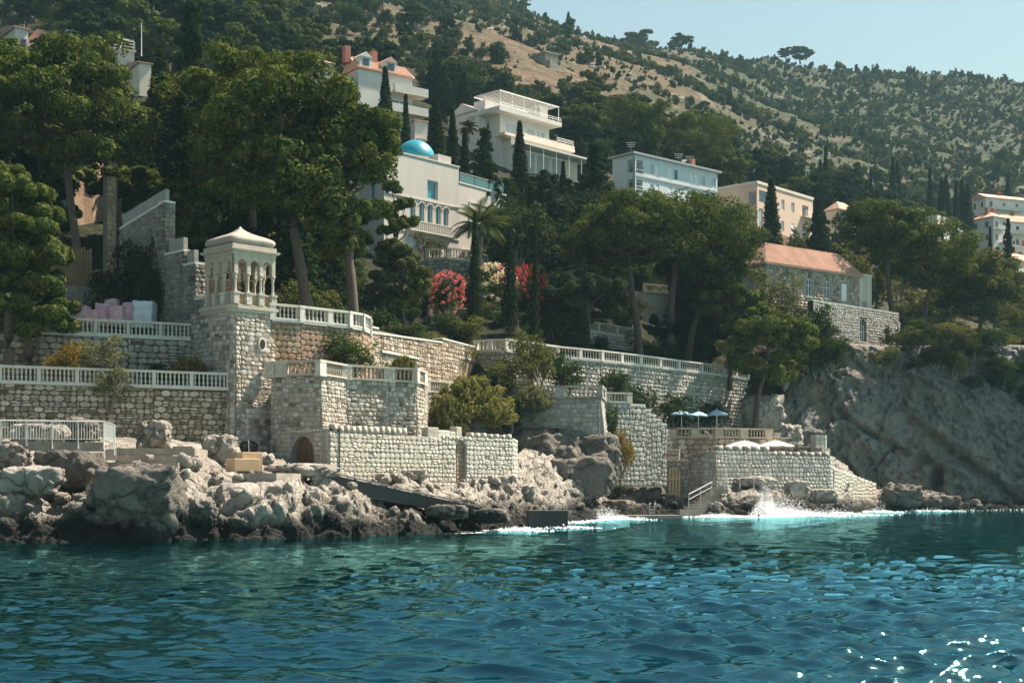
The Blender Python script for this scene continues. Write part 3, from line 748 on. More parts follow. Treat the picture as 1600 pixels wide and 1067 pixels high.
def bal_mesh(kind, h, mat):
    k = (kind, round(h, 2), mat.name)
    if k not in BAL:
        mb = MB()
        if kind == 'turned':
            mb.lathe([(.065, 0), (.065, .07), (.034, .10), (.06, .22), (.068, .30), (.034, .46), (.030, .50), (.034, .54), (.066, .70), (.058, .80), (.034, .90), (.06, .93), (.06, 1)], 8)
        else: mb.cbox((0, 0, 0), (1, 0), .09, .12, 1.0)
        BAL[k] = mesh_np('baluster', [(a, b, c * h) for a, b, c in mb.v], [list(f) for f in mb.f if len(f) == 4], mat, False)
    return BAL[k]
def balustrade(label, pts, h=1.0, pier=2.6, space=.24, kind='turned', mat=None, pmat=None, width=.24, pierw=.30, group=None, name='balustrade', rail=.13, ends=True):
    """pts: (X, Y, z of its foot) along the run"""
    mat = mat or M_WHITE; pmat = pmat or mat
    root = empty(name, pts[0], label, 'balustrade', group); o0 = origin(root)
    tr = MB(); br = MB(); piers = []; bals = []
    for (a, b) in zip(pts[:-1], pts[1:]):
        A, B = Vector(a), Vector(b); d = B - A; L = Vector((d.x, d.y)).length; u = Vector((d.x, d.y)) / L; n = Vector((-u.y, u.x)); sl_ = d.z / L
        for m_, z0, z1, w in ((tr, h - rail, h, width + .08), (br, .0, .12, width + .04)):
            q = [Vector((A.x, A.y)) - n * w / 2, Vector((B.x, B.y)) - n * w / 2, Vector((B.x, B.y)) + n * w / 2, Vector((A.x, A.y)) + n * w / 2]
            zz = [A.z, B.z, B.z, A.z]
            m_.hexa([(p.x, p.y, z + z0) for p, z in zip(q, zz)] + [(p.x, p.y, z + z1) for p, z in zip(q, zz)])
        k = max(1, round(L / pier)); st = L / k
        for i in range(k):
            s0 = i * st; piers.append((Vector((A.x, A.y)) + u * s0, A.z + sl_ * s0, u))
            m_ = max(1, int((st - pierw) / space))
            for j in range(m_):
                s_ = s0 + pierw / 2 + (j + .5) * (st - pierw) / m_
                bals.append((A.x + u.x * s_, A.y + u.y * s_, A.z + sl_ * s_ + .12, math.atan2(u.y, u.x)))
    if ends: piers.append((Vector((pts[-1][0], pts[-1][1])), pts[-1][2], u))
    tr.build('top_rail', mat, root); br.build('base_rail', mat, root)
    for c, z, u in piers:
        mb = MB(); mb.cbox((c.x, c.y, z + .004), u, pierw, width + .06, h - rail - .006); mb.cbox((c.x, c.y, z - .05), u, pierw + .03, width + .09, .16); mb.cbox((c.x, c.y, z + h - rail - .03), u, pierw + .03, width + .10, rail + .035)
        mb.build('pier', pmat, root)
    me = bal_mesh(kind, h - rail - .12, mat)
    for i, (x, y, z, a) in enumerate(bals[:300]): link('baluster', me, root, Vector((x, y, z)) - o0, (0, 0, a))
    return root
def lev(x, ytop, x0, y0, Y0):
    """depth of a level edge seen at x, ytop when it is at depth Y0 at x0, y0"""
    return Y0 * (HY - y0) / (HY - ytop)
def merlons(root, p0, p1, z, n, w, h, thick, mat, seed=0):
    r = random.Random(seed); A = Vector(p0); B = Vector(p1); L = (B - A).length; u = (B - A) / L; nn = Vector((u.y, -u.x)); o0 = origin(root)
    me = SMESH.get(('mer', mat.name))
    if me is None:
        mb = MB(); mb.cbox((0, 0, 0), (1, 0), 1, 1, 1)
        V = np.array(mb.v); q = V[:, 2] > .5; V[q, 0] *= .88; V[q, 1] *= .88
        me = mesh_np('merlon', V, np.array(mb.f), mat); SMESH[('mer', mat.name)] = me
    for i in range(n):
        c = A + u * ((i + .5) * L / n) - nn * (thick / 2 - .06)
        o = link('merlon', me, root, Vector((c.x, c.y, z)) - o0, (r.uniform(-.03, .03), r.uniform(-.03, .03), math.atan2(u.y, u.x) + r.uniform(-.04, .04)), (w * r.uniform(.9, 1.1), thick * .95, h * r.uniform(.85, 1.15)))
        md = None
def floor(name, poly, z, zb, mat): 
    mb = MB(); mb.prism(poly, zb, z); return mb.build(name, mat, kind='structure')
def along(p, u, t): return (p[0] + u[0] * t, p[1] + u[1] * t)
# ---------------------------------------------------------------- left terraces and the tower
K0 = Vector(XY(362, 82)); KR = Vector((.7071, .7071)); KL = Vector((-.7071, .7071))
kl = lambda t: K0 + KL * t
kr = lambda t: K0 + KR * t
def lnx(pts):   # extend/convert (xpix, Y) list
    return [XY(*p) for p in pts]
# tower shaft: faces, bevelled corner
tw = stone_wall('tower', 'square pale stone watchtower with a columned kiosk on its top', 'tower',
    [(kl(4.3), kl(.55), 5.0, 12.75, 12.75), (kl(.55), kl(.2), 4.0, 12.75, 12.75), (kl(.2), kr(.25), 4.0, 12.75, 12.75), (kr(.25), kr(.6), 4.0, 12.75, 12.75), (kr(.6), kr(3.05), 4.0, 12.75, 12.75), (kr(3.05), kr(3.05) + KL * 2, 8, 12.75, 12.75)],
    M_STONE, course=.29, ln=(.26, .56), seed=3, core=M_MORTL, maxobj=300, batter=.012)
def ring(name, off, z0, z1, mat, inset=0):
    mb = MB(); c = [kl(4.0) - KR * 0, K0, kr(3.05), kr(3.05) + KL * 4.0]
    cc = (kl(4.0) + kr(3.05)) / 2
    a = K0 + (-KR - KL) * off; 
    pts = [kl(3.1 + 0) + KL * off - KR * off, K0 - KL * off * .0 - KR * off + KL * .35, K0 - KR * off * .6 - KL * off * .6 + KL * .12 + KR * .1, K0 - KL * off + KR * .35, kr(3.05) + KR * off - KL * off, kr(3.05) + KR * off + KL * 3.1, kl(3.1) + KL * off + KR * 3.05]
    mb.prism([(p.x, p.y) for p in pts], z0, z1); return mb.build(name, mat, tw)
ring('moulding', .10, 12.62, 12.80, M_BUFF); ring('moulding', .17, 12.803, 13.0, M_BUFF); ring('kiosk_floor', .05, 13.003, 13.08, M_BUFF)
# porthole
mb = MB(); c = kr(2.05); n = Vector((KR.y, -KR.x)); pc = Vector((c.x, c.y, ZP(538, 83.4)))
for rr, d0, nm, mt in ((.34, .16, 'porthole_surround', M_COPE), (.23, .18, 'porthole_opening', M_DARK)):
    mb = MB(); vs = []
    for d in (-.05, d0):
        for k in range(20):
            g = 2 * math.pi * k / 20; q = c + KR * (rr * .8 * math.cos(g)) + n * d; vs.append((q.x, q.y, pc.z + rr * 1.25 * math.sin(g)))
    mb.add(vs, [tuple(range(20, 40))] + [(k, (k + 1) % 20, 20 + (k + 1) % 20, 20 + k) for k in range(20)]); mb.build(nm, mt, tw)
# kiosk: parapet piers, columns, arched panels, entablature and ogee roof
KW = 2.75
KBASE = K0.copy(); K0 = KBASE + KR * .16 + KL * .03
def col_pts():
    for i in range(4): yield 'R', i, K0 + KR * (.1 + (KW - .1) * i / 3)
    for i in range(1, 4): yield 'L', i, K0 + KL * (.1 + (KW - .1) * i / 3)
    for i in range(1, 4): yield 'BR', i, K0 + KR * KW + KL * (.1 + (KW - .1) * i / 3)
    for i in range(1, 3): yield 'BL', i, K0 + KL * KW + KR * (.1 + (KW - .1) * i / 3)
for side, i, p in col_pts():
    mb = MB(); mb.cbox((p.x, p.y, 13.083), KR, .36, .36, .60); mb.cbox((p.x, p.y, 13.683), KR, .44, .44, .11)
    mb.build('parapet_pier', M_STONEP if side in 'RL' else M_BUFF, tw)
    mb = MB(); mb.lathe([(.13, 0), (.13, .05), (.09, .09), (.078, .14), (.070, .72), (.074, .76), (.10, .79), (.10, .82), (.08, .85), (.13, 1.0), (.165, 1.06), (.165, 1.13)], 12, (p.x, p.y, 13.797))
    mb.build('column', M_BUFF, tw, smooth=True)
    mb = MB(); mb.cbox((p.x, p.y, 14.92), KR, .23, .23, 1.04); mb.build('impost_block', M_BUFF, tw)
def spans():
    yield K0, KR; yield K0 + KL * KW, -KL; yield K0 + KR * KW, KL; yield K0 + KL * KW, KR
for o_, u in ((K0, KR), (K0 + KL * KW, Vector((-KL.x, -KL.y))), (K0 + KR * KW, KL), (K0 + KL * KW + KR * KW, Vector((-KR.x, -KR.y)))):
    n = Vector((u.y, -u.x))
    st = (KW - .1) / 3
    for sgn, off in ((1, .10),):
        mb = MB(); q = o_ + n * off
        holes = [(.1 + st * k + .15, 0.0, st - .30, .78, 1) for k in range(3)]
        mb.face((q.x, q.y, 14.93), u, KW, 1.03, holes, .2)
        q2 = o_ + u * KW + n * (off - .2); mb.face((q2.x, q2.y, 14.93), -u, KW, 1.03, [(KW - h[0] - h[2], h[1], h[2], h[3], 1) for h in holes], .01)
        mb.build('arcade_panel', M_BUFF, tw)
    for k in range(3):
        mb = MB(); a = o_ + u * (.1 + st * k + .2); mb.box((a.x, a.y, 13.68), u, -n * .2, st - .4, 1, .1)
        mb.build('parapet_rail', M_BUFF, tw)
        mb = MB()                                   # pierced stone screen between the piers
        for i in range(5):
            x0 = .02 + (st - .46) * i / 4
            for sg in (-1, 1):
                e0 = a + u * x0 - n * .1; e1 = a + u * min(max(x0 + sg * .30, 0), st - .42) - n * .1
                mb.tube([(e0.x, e0.y, 13.09), (e1.x, e1.y, 13.70)], .028, 4)
        mb.build('pierced_screen', M_BOLL, tw)
def sq(off, z0, z1, nm, off2=None):
    off2 = off if off2 is None else off2
    mb = MB(); r4 = lambda o_: [K0 - KR * o_ - KL * o_, K0 + KR * (KW + o_) - KL * o_, K0 + KR * (KW + o_) + KL * (KW + o_), K0 - KR * o_ + KL * (KW + o_)]
    mb.hexa([(p.x, p.y, z0) for p in r4(off)] + [(p.x, p.y, z1) for p in r4(off2)]); return mb.build(nm, M_BUFF, tw)
sq(.14, 15.963, 16.16, 'architrave'); sq(.24, 16.163, 16.25, 'cornice', .33); sq(.33, 16.253, 16.32, 'cornice'); sq(.17, 16.323, 16.58, 'attic_band')
mb = MB(); kc = K0 + (KR + KL) * KW / 2
prof = [(1.62, 17.36), (1.88, 17.42), (2.04, 17.56), (2.10, 17.74), (2.06, 17.92), (1.90, 18.08), (1.55, 18.26), (1.15, 18.42), (.75, 18.60), (.40, 18.82), (.16, 19.05), (.04, 19.24), (.0, 19.3)]
N = 40; vs = []; fs = []
prof = [(rr * .88, 16.58 + (z - 17.36) * .70) for rr, z in prof]
for i, (rr, z) in enumerate(prof):
    for k in range(N):
        g = 2 * math.pi * k / N; c_, s_ = math.cos(g), math.sin(g)
        pw = .16 if i < 7 else .3
        m_ = (abs(c_) ** (2 / pw) + abs(s_) ** (2 / pw)) ** (-pw / 2) * (.86 if i < 7 else .92)
        p = kc + KR * (rr * m_ * c_) + KL * (rr * m_ * s_); vs.append((p.x, p.y, z))
for i in range(len(prof) - 1):
    for k in range(N): fs.append((i * N + k, i * N + (k + 1) % N, (i + 1) * N + (k + 1) % N, (i + 1) * N + k))
fs.append(tuple(range(N))[::-1])
mb.add(vs, fs); mb.build('ogee_roof', M_KROOF, tw, smooth=True)

K0 = KBASE
# stair wall climbing behind the tower
sp = lambda t: kl(t)
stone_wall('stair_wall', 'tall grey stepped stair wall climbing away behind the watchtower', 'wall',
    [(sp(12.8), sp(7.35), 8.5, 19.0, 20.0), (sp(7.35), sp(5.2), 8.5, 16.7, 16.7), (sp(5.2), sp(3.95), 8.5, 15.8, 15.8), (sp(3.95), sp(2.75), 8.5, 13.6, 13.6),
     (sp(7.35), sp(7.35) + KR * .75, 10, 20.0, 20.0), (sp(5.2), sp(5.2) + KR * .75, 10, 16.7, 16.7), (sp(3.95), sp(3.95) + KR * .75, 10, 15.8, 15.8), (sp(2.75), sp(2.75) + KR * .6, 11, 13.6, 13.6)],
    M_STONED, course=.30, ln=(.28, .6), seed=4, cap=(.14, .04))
for (t0, t1, z) in ((12.8, 7.6, 20.1), (7.2, 5.5, 16.84), (5.1, 4.3, 15.94)):
    a, b = sp(t0), sp(t1); dz = .9 if t0 == 12.8 else 0
    mb = MB(); u = (b - a).normalized(); n = Vector((u.y, -u.x))
    q = [a - n * .2, b - n * .2, b - n * .5, a - n * .5]; hz = .8
    mb.hexa([(q[0].x, q[0].y, z - dz), (q[1].x, q[1].y, z), (q[2].x, q[2].y, z), (q[3].x, q[3].y, z - dz), (q[0].x, q[0].y, z - dz + hz), (q[1].x, q[1].y, z + hz), (q[2].x, q[2].y, z + hz), (q[3].x, q[3].y, z - dz + hz)])
    mb.thing('parapet_slab', M_TRIMS, {12.8: 'topmost sloping parapet slab on the grey stair wall', 7.2: 'middle parapet slab on the grey stair wall', 5.1: 'lowest short parapet slab on the grey stair wall'}[t0], 'parapet', 'parapet slabs of the stair wall')
# orange tiled little roof behind the kiosk
rb = empty('garden_pavilion', XY(335, 89) + (12.4,), 'small orange tiled pavilion half hidden behind the kiosk columns', 'pavilion')
a = Vector(XY(306, 89)); b = Vector(XY(372, 90)); u = (b - a).normalized(); n = Vector((u.y, -u.x))
mb = MB(); mb.box((a.x, a.y, 12.4), u, -n, (b - a).length, 2.0, 2.6); mb.build('wall', M_BOLL, rb)
for zz, dep in ((14.95, 1.3), (13.35, .9)):
    k = int((b - a).length / .22)
    for i in range(k):
        q = a + u * (.11 + i * .22) + n * dep; q2 = a + u * (.11 + i * .22) - n * .3
        mb = MB(); mb.tube([(q.x, q.y, zz - .05), (q2.x, q2.y, zz + .62)], .10, 6); mb.build('roof_tile_row', M_TILE, rb)
    mb = MB(); q = a + n * dep; mb.hexa([(a.x + n.x * dep, a.y + n.y * dep, zz - .14), (b.x + n.x * dep, b.y + n.y * dep, zz - .14), (b.x - n.x * .3, b.y - n.y * .3, zz + .5), (a.x - n.x * .3, a.y - n.y * .3, zz + .5),
        (a.x + n.x * dep, a.y + n.y * dep, zz - .07), (b.x + n.x * dep, b.y + n.y * dep, zz - .07), (b.x - n.x * .3, b.y - n.y * .3, zz + .57), (a.x - n.x * .3, a.y - n.y * .3, zz + .57)]); mb.build('roof_deck', M_RED, rb)
balustrade('short terracotta balustrade above the orange tiled pavilion roof', [(a.x, a.y, 15.5), (b.x, b.y, 15.5)], h=.9, mat=M_BOLL, pier=3.2)

# left lower terrace
w1 = [(-130, 74.4), (0, 76.9), (120, 78.6), (240, 80.4), (356, 82.3)]
p = lnx(w1)
stone_wall('terrace_wall', 'long rough rubble terrace wall below the lower white balustrade beside the tower', 'wall', [(p[i], p[i + 1], 4.2, 8.0, 8.0) for i in range(4)], M_STONEW, course=.30, ln=(.26, .60), seed=5, rubble=.6, cap=(.07, .12), prot=.055)
balustrade('lower white balustrade running from the picture edge to the tower', [(q[0], q[1], 8.07) for q in p], h=.95, pier=2.5, space=.225, pierw=.2)
w2 = [(60, 81.4), (97, 82), (200, 83.6), (300, 85.2)]; p2 = lnx(w2)
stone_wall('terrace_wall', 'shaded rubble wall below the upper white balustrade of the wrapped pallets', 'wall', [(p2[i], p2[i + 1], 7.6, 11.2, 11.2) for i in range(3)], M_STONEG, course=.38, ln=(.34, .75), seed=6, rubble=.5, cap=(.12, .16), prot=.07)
balustrade('upper white balustrade in front of the pink wrapped pallets', [(q[0], q[1], 11.32 + (.1 if i == 0 else 0)) for i, q in enumerate(p2)], h=.92, pier=2.4, space=.225, pierw=.19)
floor('terrace', [p[0], p[1], p[2], p[3], p[4], along(p[4], (-.3, 1), 3), XY(290, 88), XY(-130, 86)], 7.98, 3.5, M_EARTH)
floor('terrace', [p2[0], p2[1], p2[2], p2[3], XY(288, 93), XY(40, 93)], 11.18, 7, M_EARTH)
floor('terrace', [XY(-130, 80), XY(62, 81.6), XY(40, 93), XY(-140, 92)], 11.1, 7, M_EARTH)
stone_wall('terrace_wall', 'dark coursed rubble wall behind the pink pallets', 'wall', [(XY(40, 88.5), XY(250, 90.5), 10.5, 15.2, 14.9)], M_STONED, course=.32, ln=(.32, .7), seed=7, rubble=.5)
stone_wall('terrace_wall', 'sunlit rubble wall behind the lower balustrade at the picture edge', 'wall', [(XY(-130, 80), XY(62, 81.6), 7.6, 11.2, 11.2)], M_STONEW, course=.38, ln=(.34, .75), seed=8, rubble=.5)

# ---------------------------------------------------------------- right of the tower: upper balcony, bastion, crenellated wall
w4 = [(424, 84.0), (470, 85.2), (514, 86.8), (546, 87.9), (566, 89.1), (576, 90.8), (578, 93)]; p = lnx(w4)
stone_wall('balcony_wall', 'brown rubble wall under the upper curved white balustrade', 'wall', [(p[i], p[i + 1], 8.4, 12.25, 12.25) for i in range(6)], M_STONEB, course=.34, ln=(.3, .6), seed=9, core=M_MORTL, cap=(.13, .14))
balustrade('upper curved white balustrade beside the kiosk tower', [(q[0], q[1], 12.38) for q in p], h=.95, pier=2.5, space=.27, width=.28, pierw=.34)
floor('terrace', p + [XY(585, 99), XY(400, 96), XY(380, 88)], 12.24, 7, M_EARTH)
wb = [(424, 83.2), (441, 82.8), (501, 82.0), (539.5, 84.9), (607, 86.7), (650, 87.6), (662, 89.8), (668, 96)]; p = lnx(wb)
bast = stone_wall('bastion', 'pale rubble bastion with angular corners beside the tower', 'wall', [(p[i], p[i + 1], 3.0, 8.85, 8.85) for i in range(7)], M_STONE, course=.28, ln=(.22, .56), seed=10, core=M_MORTL, batter=.03, rubble=.55, maxobj=300)
balustrade('slatted stone balustrade with block piers on top of the bastion', [(q[0], q[1], 8.86) for q in p[:7]], h=.9, pier=3.1, space=.26, kind='bar', mat=M_BUFF, pmat=M_STONEP, pierw=.75, width=.3)
floor('terrace', p[1:] + [XY(600, 99), XY(440, 92)], 8.84, 3, M_EARTH)
def upos(a, b, x):
    k = (x - 800) / F; A = Vector(a); B = Vector(b); L = (B - A).length; u = (B - A) / L
    return (k * A.y - A.x) / (u.x - k * u.y)
a, b, c, d, e = XY(432, 82.4), XY(515, 78), XY(690, 85), XY(801, 90), XY(808, 94)
u0, u1 = upos(a, b, 455), upos(a, b, 491)
v0, v1 = upos(c, d, 712), upos(c, d, 727.5)
cw = stone_wall('crenellated_wall', 'low sunlit crenellated stone wall with an oval wooden door and a blocked arch', 'wall',
    [(a, b, 2.6, 5.60, 5.60, [(u0, 2.5, u1 - u0, 2.75, 1)]), (b, c, 2.4, 5.45, 5.35), (c, d, 2.4, 5.5, 5.42, [(v0, 2.6, v1 - v0, 2.62, 1)]), (d, e, 2.6, 5.5, 5.5)],
    M_STONEP, course=.28, ln=(.24, .50), seed=11, core=M_MORTL, prot=.05, rubble=.4)
merlons(cw, along(b, (Vector(c) - Vector(b)).normalized(), .2), along(b, (Vector(c) - Vector(b)).normalized(), 6.2), 5.44, 13, .30, .40, .5, M_STONEP, 1)
merlons(cw, along(c, (Vector(d) - Vector(c)).normalized(), 2.4), d, 5.44, 7, .30, .28, .5, M_STONEP, 2)
uu = (Vector(d) - Vector(c)).normalized()
for t0, w_, z_ in ((-1.2, 1.0, 5.95), (-.3, 1.1, 5.8), (.75, .55, 5.75), (1.3, .55, 6.05)):
    q = along(c, uu, t0); mb = MB(); mb.box((q[0], q[1] + .02, 5.3), uu, Vector((-uu.y, uu.x)), w_ - .04, .55, z_ - 5.3); mb.build('merlon', M_STONEP, cw, bevel=.05)
# doors
def door_plate(name, a, b, u0, w_, z0, h, depth, mat, planks, parent, arch=1):
    A = Vector(a); u = (Vector(b) - A).normalized(); n = Vector((u.y, -u.x)); r = w_ / 2
    root = MB(); k = planks
    for i in range(k):
        x0, x1 = u0 + w_ * i / k, u0 + w_ * (i + 1) / k
        tops = []
        for x in (x0 + .008, x1 - .008):
            dx = abs(x - (u0 + r)); tops.append(z0 + h - r + math.sqrt(max(r * r - dx * dx, 0)))
        q0 = A + u * (x0 + .008) - n * depth; q1 = A + u * (x1 - .008) - n * depth; e = n * (.05 + .012 * (i % 2))
        mb = MB(); mb.hexa([(q0.x + e.x, q0.y + e.y, z0), (q1.x + e.x, q1.y + e.y, z0), (q1.x, q1.y, z0), (q0.x, q0.y, z0),
                  (q0.x + e.x, q0.y + e.y, tops[0]), (q1.x + e.x, q1.y + e.y, tops[1]), (q1.x, q1.y, tops[1]), (q0.x, q0.y, tops[0])])
        mb.build('plank', mat, parent)
dr = empty('arched_door', a + (2.6,), 'dark brown oval plank door in the crenellated wall', 'door')
door_plate('door', a, b, u0 + .05, u1 - u0 - .1, 2.6, 2.6, .40, M_WOOD, 9, dr)
mb = MB(); A = Vector(a); u = (Vector(b) - A).normalized(); n = Vector((u.y, -u.x)); q = A + u * (u0 + .1) - n * .33; mb.box((q.x, q.y, 4.2), u, n, u1 - u0 - .2, .05, .12); mb.build('crossbar', M_WOOD, dr)
stone_wall('blocked_arch', 'narrow arched doorway blocked up with brown rubble', 'doorway', [(along(c, uu, v0 + .02), along(c, uu, v1 - .02), 2.6, 5.2, 5.2)], M_STONEB, course=.26, ln=(.2, .4), thick=.2, seed=12).location.y += .33
A = Vector(c); 
# ---------------------------------------------------------------- upper middle wall with long balustrade
pl = lnx([(578, 99), (690, 110), (744, 117)])
v0, v1 = upos(pl[1], pl[2], 716), upos(pl[1], pl[2], 741)
stone_wall('garden_wall', 'rubble garden wall with stepped pale coping and a dark arched mouth', 'wall', [(pl[0], along(pl[0], (Vector(pl[1]) - Vector(pl[0])).normalized(), 1.2), 8.0, 13.6, 13.6), (pl[0], pl[1], 8.0, 13.2, 13.65), (pl[1], pl[2], 8.0, 13.95, 13.95, [(v0, 9.8, v1 - v0, 2.7, 1)])], M_STONEW, course=.33, ln=(.28, .6), seed=13, core=M_MORTL, cap=(.13, .1), rubble=.6)
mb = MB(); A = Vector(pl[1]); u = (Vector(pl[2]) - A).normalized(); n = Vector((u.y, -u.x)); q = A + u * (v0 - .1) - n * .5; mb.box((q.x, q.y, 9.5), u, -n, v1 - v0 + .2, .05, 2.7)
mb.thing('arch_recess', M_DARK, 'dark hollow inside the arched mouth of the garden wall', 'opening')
mb = MB(); q = Vector(pl[0]); u2 = (Vector(pl[1]) - q).normalized(); n2 = Vector((u2.y, -u2.x)); s_ = q + u2 * 1.5 + n2 * .05; mb.box((s_.x, s_.y, 12.0), u2, n2, 6.0, .16, .14); mb.thing('stone_ledge', M_COPE, 'pale stone ledge projecting from the rubble garden wall', 'ledge')
pu = lnx([(a_, b_ * 1.036) for a_, b_ in ((744, 113), (766, 112.2), (790, 112), (830, 114.4), (870, 117.5), (940, 121.2), (1000, 125.3), (1060, 130.2), (1130, 136.2), (1168, 140.9))])
stone_wall('retaining_wall', 'long grey coursed retaining wall carrying the long white balustrade', 'wall', [(pu[i], pu[i + 1], 6.0, 13.55, 13.55) for i in range(9)], M_STONEG, course=.36, ln=(.34, .7), seed=14, core=M_MORT, cap=(.12, .14), prot=.045)
balustrade('long white balustrade along the upper retaining wall under the pines', [(q[0], q[1], 13.68) for q in pu], h=.95, pier=3.6, space=.34, width=.28, pierw=.36)
floor('terrace', pl + pu[1:] + [XY(1168, 153), XY(900, 140), XY(740, 125), XY(578, 108)], 13.54, 6, M_EARTH)
# low balustrade and rampart
pr = lnx([(667, 103), (765, 109.7)])
stone_wall('garden_wall', 'low wall under the short balustrade behind the feathery tamarisk', 'wall', [(pr[0], pr[1], 5, 9.35, 9.35)], M_STONEG, seed=15, course=.36)
balustrade('short pale slatted balustrade behind the feathery tamarisk', [(q[0], q[1], 9.36) for q in pr], h=.9, kind='bar', mat=M_BUFF, pier=2.8, space=.27, pierw=.5)
pq = lnx([(790, 109.5), (812, 108.3), (938, 107.6), (943, 111.5)])
ram = stone_wall('rampart', 'grey battered rampart standing on the dark overhanging rock', 'wall', [(pq[0], pq[1], 5, 9.25, 9.25), (pq[1], pq[2], 4.6, 9.25, 9.25), (pq[2], pq[3], 4.6, 9.25, 9.25)], M_STONEG, course=.35, ln=(.3, .62), seed=16, core=M_MORTL, batter=.11, prot=.045)
balustrade('slatted stone balustrade with wide piers on top of the grey rampart', [(q[0], q[1], 9.26) for q in pq], h=.92, kind='bar', mat=M_BUFF, pmat=M_STONEG, pier=3.3, space=.30, pierw=.8, width=.32)
floor('terrace', [pr[0], pr[1]] + pq[1:] + [XY(945, 118), XY(800, 118), XY(668, 110)], 9.23, 4, M_EARTH)
# ---------------------------------------------------------------- stair walls, umbrella terrace and gate rampart
def stepped(name, label, x0, Y0, x1, Y1, steps, zb, mat, seed, course=.42, ln=(.36, .7)):
    g = lambda x: XY(x, Y0 + (Y1 - Y0) * (x - x0) / (x1 - x0))
    pn = []
    for (xa, xb, y) in steps:
        Y = Y0 + (Y1 - Y0) * ((xa + xb) / 2 - x0) / (x1 - x0); z = ZP(y, Y)
        pn.append((g(xa), g(xb), zb, z, z))
    return stone_wall(name, label, 'wall', pn, mat, course=course, ln=ln, seed=seed, core=M_MORT, cap=(.1, .04), prot=.11)
stepped('stair_wall', 'grey stair wall stepping down from the rampart toward the umbrella terrace', 942, 114.5, 1041, 119, [(942, 983, 630), (983, 1008, 633), (1008, 1017, 641), (1017, 1025, 649), (1025, 1033, 656), (1033, 1041, 663)], 2.5, M_STONEG, 17)
balustrade('very short slatted balustrade at the head of the grey stair wall', [XY(944, 114.6) + (ZP(629, 114.6),), XY(982, 116.2) + (ZP(629.5, 116.2),)], h=.85, kind='bar', mat=M_STONEG, pier=2.2, space=.3, pierw=.6)
stepped('stair_wall', 'sunlit buff stair wall rising to the umbrella terrace', 1003, 125.6, 1052, 127.6, [(1003, 1012, 709), (1012, 1022, 701), (1022, 1030, 693), (1030, 1038, 684), (1038, 1052, 672)], 2.0, M_STONEP, 18)
pt = lnx([(1050, 127.5), (1122, 128), (1200, 129.5)])
stone_wall('terrace_wall', 'buff ashlar wall of the umbrella terrace', 'wall', [(pt[0], pt[1], 2.5, 6.92, 6.92), (pt[1], pt[2], 2.5, 6.92, 6.92)], M_STONEW, course=.42, ln=(.5, .9), seed=19, rubble=.1, core=M_MORTL, prot=.07)
balustrade('slatted stone balustrade in front of the pale blue umbrellas', [(q[0], q[1], 6.93) for q in pt], h=.9, kind='bar', mat=M_BUFF, pmat=M_STONEW, pier=2.35, space=.29, pierw=.75, width=.32)
floor('terrace', pt + [XY(1205, 139), XY(1040, 134), XY(1046, 129)], 6.90, 2, M_CONC)
stepped('stair_wall', 'stepped stone stair parapet going down from the umbrella terrace to the end turret', 1197, 130, 1266, 130, [(1197, 1209, 671), (1209, 1221, 678), (1221, 1233, 685), (1233, 1246, 692), (1246, 1266, 698)], 2.5, M_STONEW, 20)
for (xa, xb, yt, yb, Y, mt, lb) in ((964, 985, 691, 716, 124.5, M_STONEP, 'cream stone pillar below the grey stair wall'), (1021, 1061, 703, 722, 125, M_STONEW, 'low tan wall lit by the sun above the gate wall'), (1003, 1021, 704, 722, 125.5, M_BOLL, 'small honey coloured block above the gate wall')):
    stone_wall('stone_block', lb, 'wall', [(XY(xa, Y), XY(xb, Y + .4), 3.5, ZP(yt, Y), ZP(yt, Y)), (XY(xb, Y + .4), XY(xb + 1, Y + 1.6), 3.5, ZP(yt, Y), ZP(yt, Y))], mt if mt is not M_BOLL else M_STONEP, course=.4, ln=(.5, .8), seed=xa, core=M_MORTL, cap=(.1, .05), rubble=.1)
g0, g1, g2, g3, g4, g5, g6, g7 = lnx([(945, 124), (1010, 123.2), (1077, 122), (1100, 120), (1118, 119.6), (1205, 123.5), (1297, 128), (1303, 133)])
h0, h1 = upos(g1, g2, 1042.5), upos(g1, g2, 1063.5)
gw = stone_wall('gate_wall', 'blue grey stone rampart with an arched gate opening in its shaded side', 'wall',
    [(g0, g1, 1.0, ZP(718, 123.6), ZP(718, 123.6)), (g1, g2, 1.0, ZP(719, 122.5), ZP(719, 122.5), [(h0, 1.1, h1 - h0, 3.15, 1)]), (g2, g3, 1.0, ZP(708, 121), ZP(708, 121)), (g3, g4, 1.2, 5.55, 5.55), (g4, g5, 1.6, 5.55, 5.55), (g5, g6, 1.6, 5.2, 5.2), (g6, g7, 2, 5.3, 5.3)],
    M_STONEG, course=.36, ln=(.34, .6), seed=21, core=M_MORTL, prot=.05, rubble=.15, batter=.015)
merlons(gw, along(g4, (Vector(g5) - Vector(g4)).normalized(), 0), g5, 5.55, 6, .62, .42, .5, M_STONEG, 3)
merlons(gw, g5, g6, 5.2, 8, .55, .42, .5, M_STONEG, 4)
merlons(gw, XY(958, 123.9), XY(1003, 123.3), ZP(718, 123.6), 2, 1.0, .5, .5, M_STONEG, 5)
gd = empty('arched_gate', g1 + (1.5,), 'honey coloured arched plank gate in the blue grey rampart', 'gate')
door_plate('gate', g1, g2, h0 + .03, h1 - h0 - .06, 1.5, 2.7, .06, M_GOLD, 8, gd)
A = Vector(g1); u = (Vector(g2) - A).normalized(); n = Vector((u.y, -u.x))
for zz in (1.75, 3.1):
    q = A + u * (h0 + .05) - n * .0; mb = MB(); mb.box((q.x, q.y, zz), u, n, h1 - h0 - .1, .04, .14); mb.build('crossbar', M_GOLD, gd)
